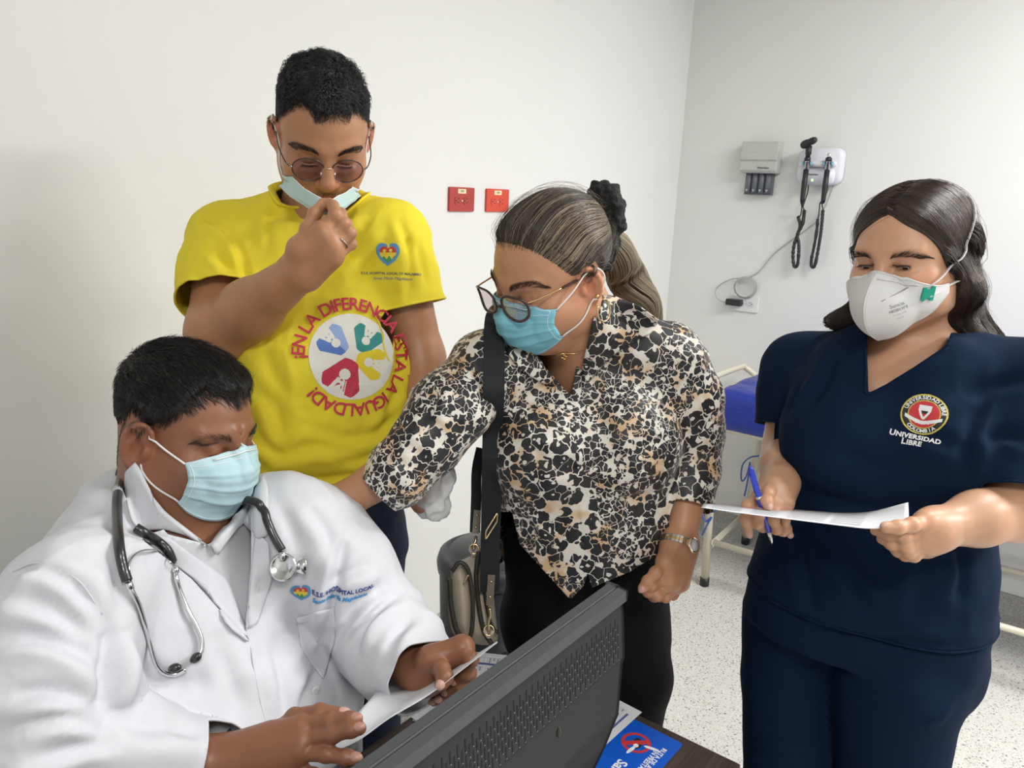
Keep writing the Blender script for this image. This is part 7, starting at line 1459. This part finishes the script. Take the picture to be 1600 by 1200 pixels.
    sh = thing('paper_sheet', 'white sheet held almost edge-on in both hands of the woman in scrubs', 'paper', W(1260, 805, 1.08)); nx = 41; 
    near = _resamp(spline([W(1096, 793, 1.02), W(1160, 802, 1.02), W(1240, 812, 1.01), W(1320, 822, .995), W(1362, 826, .985), W(1421, 823, .975)], 8), nx); far = _resamp(spline([W(1099, 787, 1.16), W(1160, 790, 1.17), W(1240, 796, 1.165), W(1320, 801, 1.14), W(1362, 799, 1.10), W(1419, 785, 1.04)], 8), nx)
    t_ = np.linspace(0, 1, 9)[None, :, None]; P = near[:, None]*(1-t_)+far[:, None]*t_; idx = np.arange(nx*9).reshape(nx, 9); Qp = np.stack([idx[:-1, :-1], idx[1:, :-1], idx[1:, 1:], idx[:-1, 1:]], -1).reshape(-1, 4); s0 = mesh('sheet', P.reshape(-1, 3), Qp, M_pap, sh); solid(s0, .0005, 0)
    ln = [[P[i0, k]*1+EZ*.0009, P[i1, k]+EZ*.0009, P[i1, k]*.8+P[i1, k+1]*.2+EZ*.0009, P[i0, k]*.8+P[i0, k+1]*.2+EZ*.0009] for k in range(1, 8) for i0, i1 in ((2, 8), (10, 15), (17, 24), (25, 31))]; mesh('faint_print', np.array(ln).reshape(-1, 3), [[4*i, 4*i+1, 4*i+2, 4*i+3] for i in range(len(ln))], mat('faint grey print', (.55, .55, .58), .7), sh, smooth=False)
    return dict(me=me)
# ------------------------------------------------------------------ things held, worn round the neck, hung or standing about
def stethoscope(D):
    tr = D['both']; t = thing('stethoscope', 'black and steel stethoscope hung round the neck of the seated man', 'stethoscope', D['nb'])
    def on(pts, lift): 
        out = []; last = None
        for p in pts:
            x = hit(tr, *p)
            if x is None or (last is not None and abs(np.linalg.norm(x-CAMPOS)-last) > .12): x = CAMPOS+ray(*p)*(last or 1.1)
            last = np.linalg.norm(x-CAMPOS); out.append(x-ray(*p)*lift)
        return np.array(out)
    M_tb = mat('black stethoscope tubing', (.02, .022, .022), .3, coat=.3)
    L = on([(190, 742), (184, 770), (183, 800), (186, 850), (192, 885), (199, 908)], .010); nk = D['h'].w((.02, -.10, -.14)); L = np.vstack([nk, L[0]*.8+nk*.2+[0, 0, .01], L])
    mesh('tubing', *tube(spline(L, 8), .0062, 12), M_tb, t); mesh('tubing_band', *tube(on([(183, 763), (184, 771)], .010), .0068, 12), mat('grey band', (.45, .46, .47), .4), t)
    R_ = on([(212, 824), (228, 834), (246, 845), (262, 860), (270, 878)], .010); mesh('tubing', *tube(spline(R_, 8), .0060, 12), M_tb, t)
    R2 = on([(410, 795), (418, 815), (428, 838), (441, 860)], .010); nk2 = D['h'].w((-.03, -.10, -.14)); mesh('tubing', *tube(spline(np.vstack([nk2, R2[0]*.85+nk2*.15+[0, 0, .01], R2]), 8), .0060, 12), M_tb, t)
    a = on([(198, 905), (207, 925), (217, 945), (226, 975), (233, 1002), (241, 1030), (250, 1046), (262, 1053), (276, 1053), (290, 1046)], .008); b = on([(271, 878), (275, 900), (281, 922), (290, 945), (300, 965), (310, 985), (315, 1000), (315, 1015), (311, 1024)], .008)
    mesh('ear_tube', *tube(spline(a, 6), .0030, 10), M_chrome, t); mesh('ear_tube', *tube(spline(b, 6), .0030, 10), M_chrome, t)
    sp = on([(203, 900), (201, 884), (207, 870), (220, 861), (240, 859), (254, 866), (264, 877), (273, 886)], .012); mesh('tension_spring', *tube(spline(sp, 6), .0016, 8, flat=(1, .5)), M_chrome, t)
    for c, q in ((on([(200, 908), (205, 921)], .009), 0), (on([(271, 879), (275, 893)], .009), 0)): mesh('tube_joint', *tube(c, .0042, 10), M_chrome, t)
    for p, r in (((273, 1044), 0), ((306, 1028), 1)):
        c = on([p], .010)[0]; dr = CM@np.array([.9, -.25 if not r else -.8, 0]); Rr = frame(dr); mesh('ear_tip', *ball(c, (.0062, .0062, .0085), 14, Rr), M_tb, t)
    c = on([(441, 862)], .012)[0]; dc = on([(443, 886)], .014)[0]; n = _n(_n(CAMPOS-dc)*.9+CM[0]*-.25); n = _n(_n(CAMPOS-dc)+CM@np.array([-.35, 0, 0]))
    mesh('chest_piece', *lathe([(.002, -.007), (.016, -.006), (.0185, -.001), (.0195, .001), (.0195, .003), (.017, .0045), (.016, .003), (.002, .0035)], dc, frame(n), 32), M_chrome, t)
    sd = CM@np.array([.95, 0, .35]); mesh('bell', *lathe([(.002, -.006), (.008, -.004), (.012, .004), (.014, .010), (.012, .0115), (.004, .007)], dc+sd*.018-n*.004, frame(sd), 24), M_chrome, t)
    mesh('stem', *tube([c, c*.4+dc*.6], .0045, 10), M_chrome, t)
def held_paper():
    t = thing('paper_sheet', 'white sheet held between both hands of the seated man', 'paper', W(640, 1090, 1.06)); n = 33
    far = _resamp(spline([W(588, 1082, 1.085), W(625, 1079, 1.09), (W(661, 1073, 1.09)), W(700, 1050, 1.085), W(740, 1025, 1.08), W(777, 1002, 1.075)], 8), n)
    near = _resamp(spline([W(497, 1182, .985), W(555, 1160, .995), W(609, 1122, 1.01), W(667, 1088, 1.03), W(722, 1047, 1.04), W(777, 1004, 1.05)], 8), n)
    v = np.linspace(0, 1, 9)[None, :, None]; P = far[:, None]*(1-v)+near[:, None]*v; idx = np.arange(n*9).reshape(n, 9); Q = np.stack([idx[:-1, :-1], idx[1:, :-1], idx[1:, 1:], idx[:-1, 1:]], -1).reshape(-1, 4)
    solid(mesh('sheet', P.reshape(-1, 3), Q, M_pap, t), .0005, 0)
def bag_straps(Lp):
    t, band, M_st, M_tp, M_gd, d = crossbody_bag(); tr = Lp['tr']; pts = []
    for p in [(773, 503), (772, 530), (772, 570), (771, 620), (770, 670), (769, 720), (768, 760)]:
        x = hit(tr, *p); q = pix(x)[1] if x is not None else 1.3; pts.append((p[0], p[1], float(q)-.012))
    ds = [p[2] for p in pts]; pts = [(a, b_, min(c, min(ds)+.10)) for a, b_, c in pts]
    sh = Lp['S1']; top = pts[0]; P0 = [(776, 492, top[2]+.03), (782, 486, top[2]+.08)]
    pts = P0[::-1]+pts+[(767, 810, d-.055), (766, 860, d-.045), (765, 925, d-.04)]
    band('strap', pts, .034, M_st); band('rear_strap', [(752, 700, d+.03), (745, 735, d+.03), (744, 780, d+.02), (742, 832, d)], .019, M_st)
    for p, q, nm in (((746, 797, d-.0), (743, 834, d-.01), 'leather_tab'), ((768, 898, d-.052), (765, 946, d-.046), 'leather_tab')):
        band(nm, [p, q], .0125, M_tp, .003)
        for f in (.22, .72): c = W(*(np.array(p)*(1-f)+np.array(q)*f)); mesh('rivet', *ball(c-_n(c-CAMPOS)*.004, .0026, 10), M_gd, t)
    for c, q in (((743, 838, d), (741, 858, d-.01)), ((765, 950, d-.05), (764, 985, d-.05))):
        a, b_ = W(*c), W(*q); mesh('swivel_clip', *tube(spline([a, a*.6+b_*.4+CM[0]*.003, a*.4+b_*.6-CM[0]*.003, b_], 5), .0028, 8), M_gd, t)
        Rr = frame(_n(CAMPOS-b_)); an = np.linspace(0, 2*np.pi, 25)[:-1]; mesh('ring', *tube(np.array([b_+(Rr[0]*math.cos(k)+Rr[1]*math.sin(k))*.0085 for k in an]), .0017, 8, closed=True), M_gd, t)
        mesh('loop_tab', *tube(spline([b_+Rr[0]*.006, b_-EZ*.012, b_-Rr[0]*.008], 5), .0055, 8, flat=(1, .6)), mat('beige leather loop', (.55, .46, .35), .5), t)
    bx = W(768, 822, d-.066); Rr = frame(_n(CAMPOS-bx)); V, F = [], []
    P = [bx+CM[0]*x+EZ*z for x, z in rrect(.038, .016, .003, 4)]; mesh('buckle', *tube(P, .0016, 6, closed=True, hint=(.3, .5, .8)), M_gd, t)
def bin_():
    c = onz(765, 848, .64); M_b = mat('dark grey bin plastic', (.035, .038, .045), .4); t = thing('waste_bin', 'dark grey round lidded bin by the left wall behind the handbag', 'bin', (c[0], c[1], 0))
    mesh('bin_body', *lathe([(.02, 0), (.105, 0), (.115, .02), (.132, .56), (.128, .57)], (c[0], c[1], 0), n=40), M_b, t); mesh('lid', *lathe([(.137, .565), (.140, .59), (.134, .61), (.12, .618), (.113, .612), (.10, .628), (.05, .64), (.002, .642)], (c[0], c[1], 0), n=40), M_b, t)
    mesh('pedal', *boxb((c[0]-.03, c[1]-.2, .01), (c[0]+.03, c[1]-.12, .025)), M_b, t, smooth=False)
# ------------------------------------------------------------------ assemble
bin_()
D = doctor()
stethoscope(D); held_paper()
Y = yellow()
Lp = leopard(D)
bag_straps(Lp)
N_ = nurse()
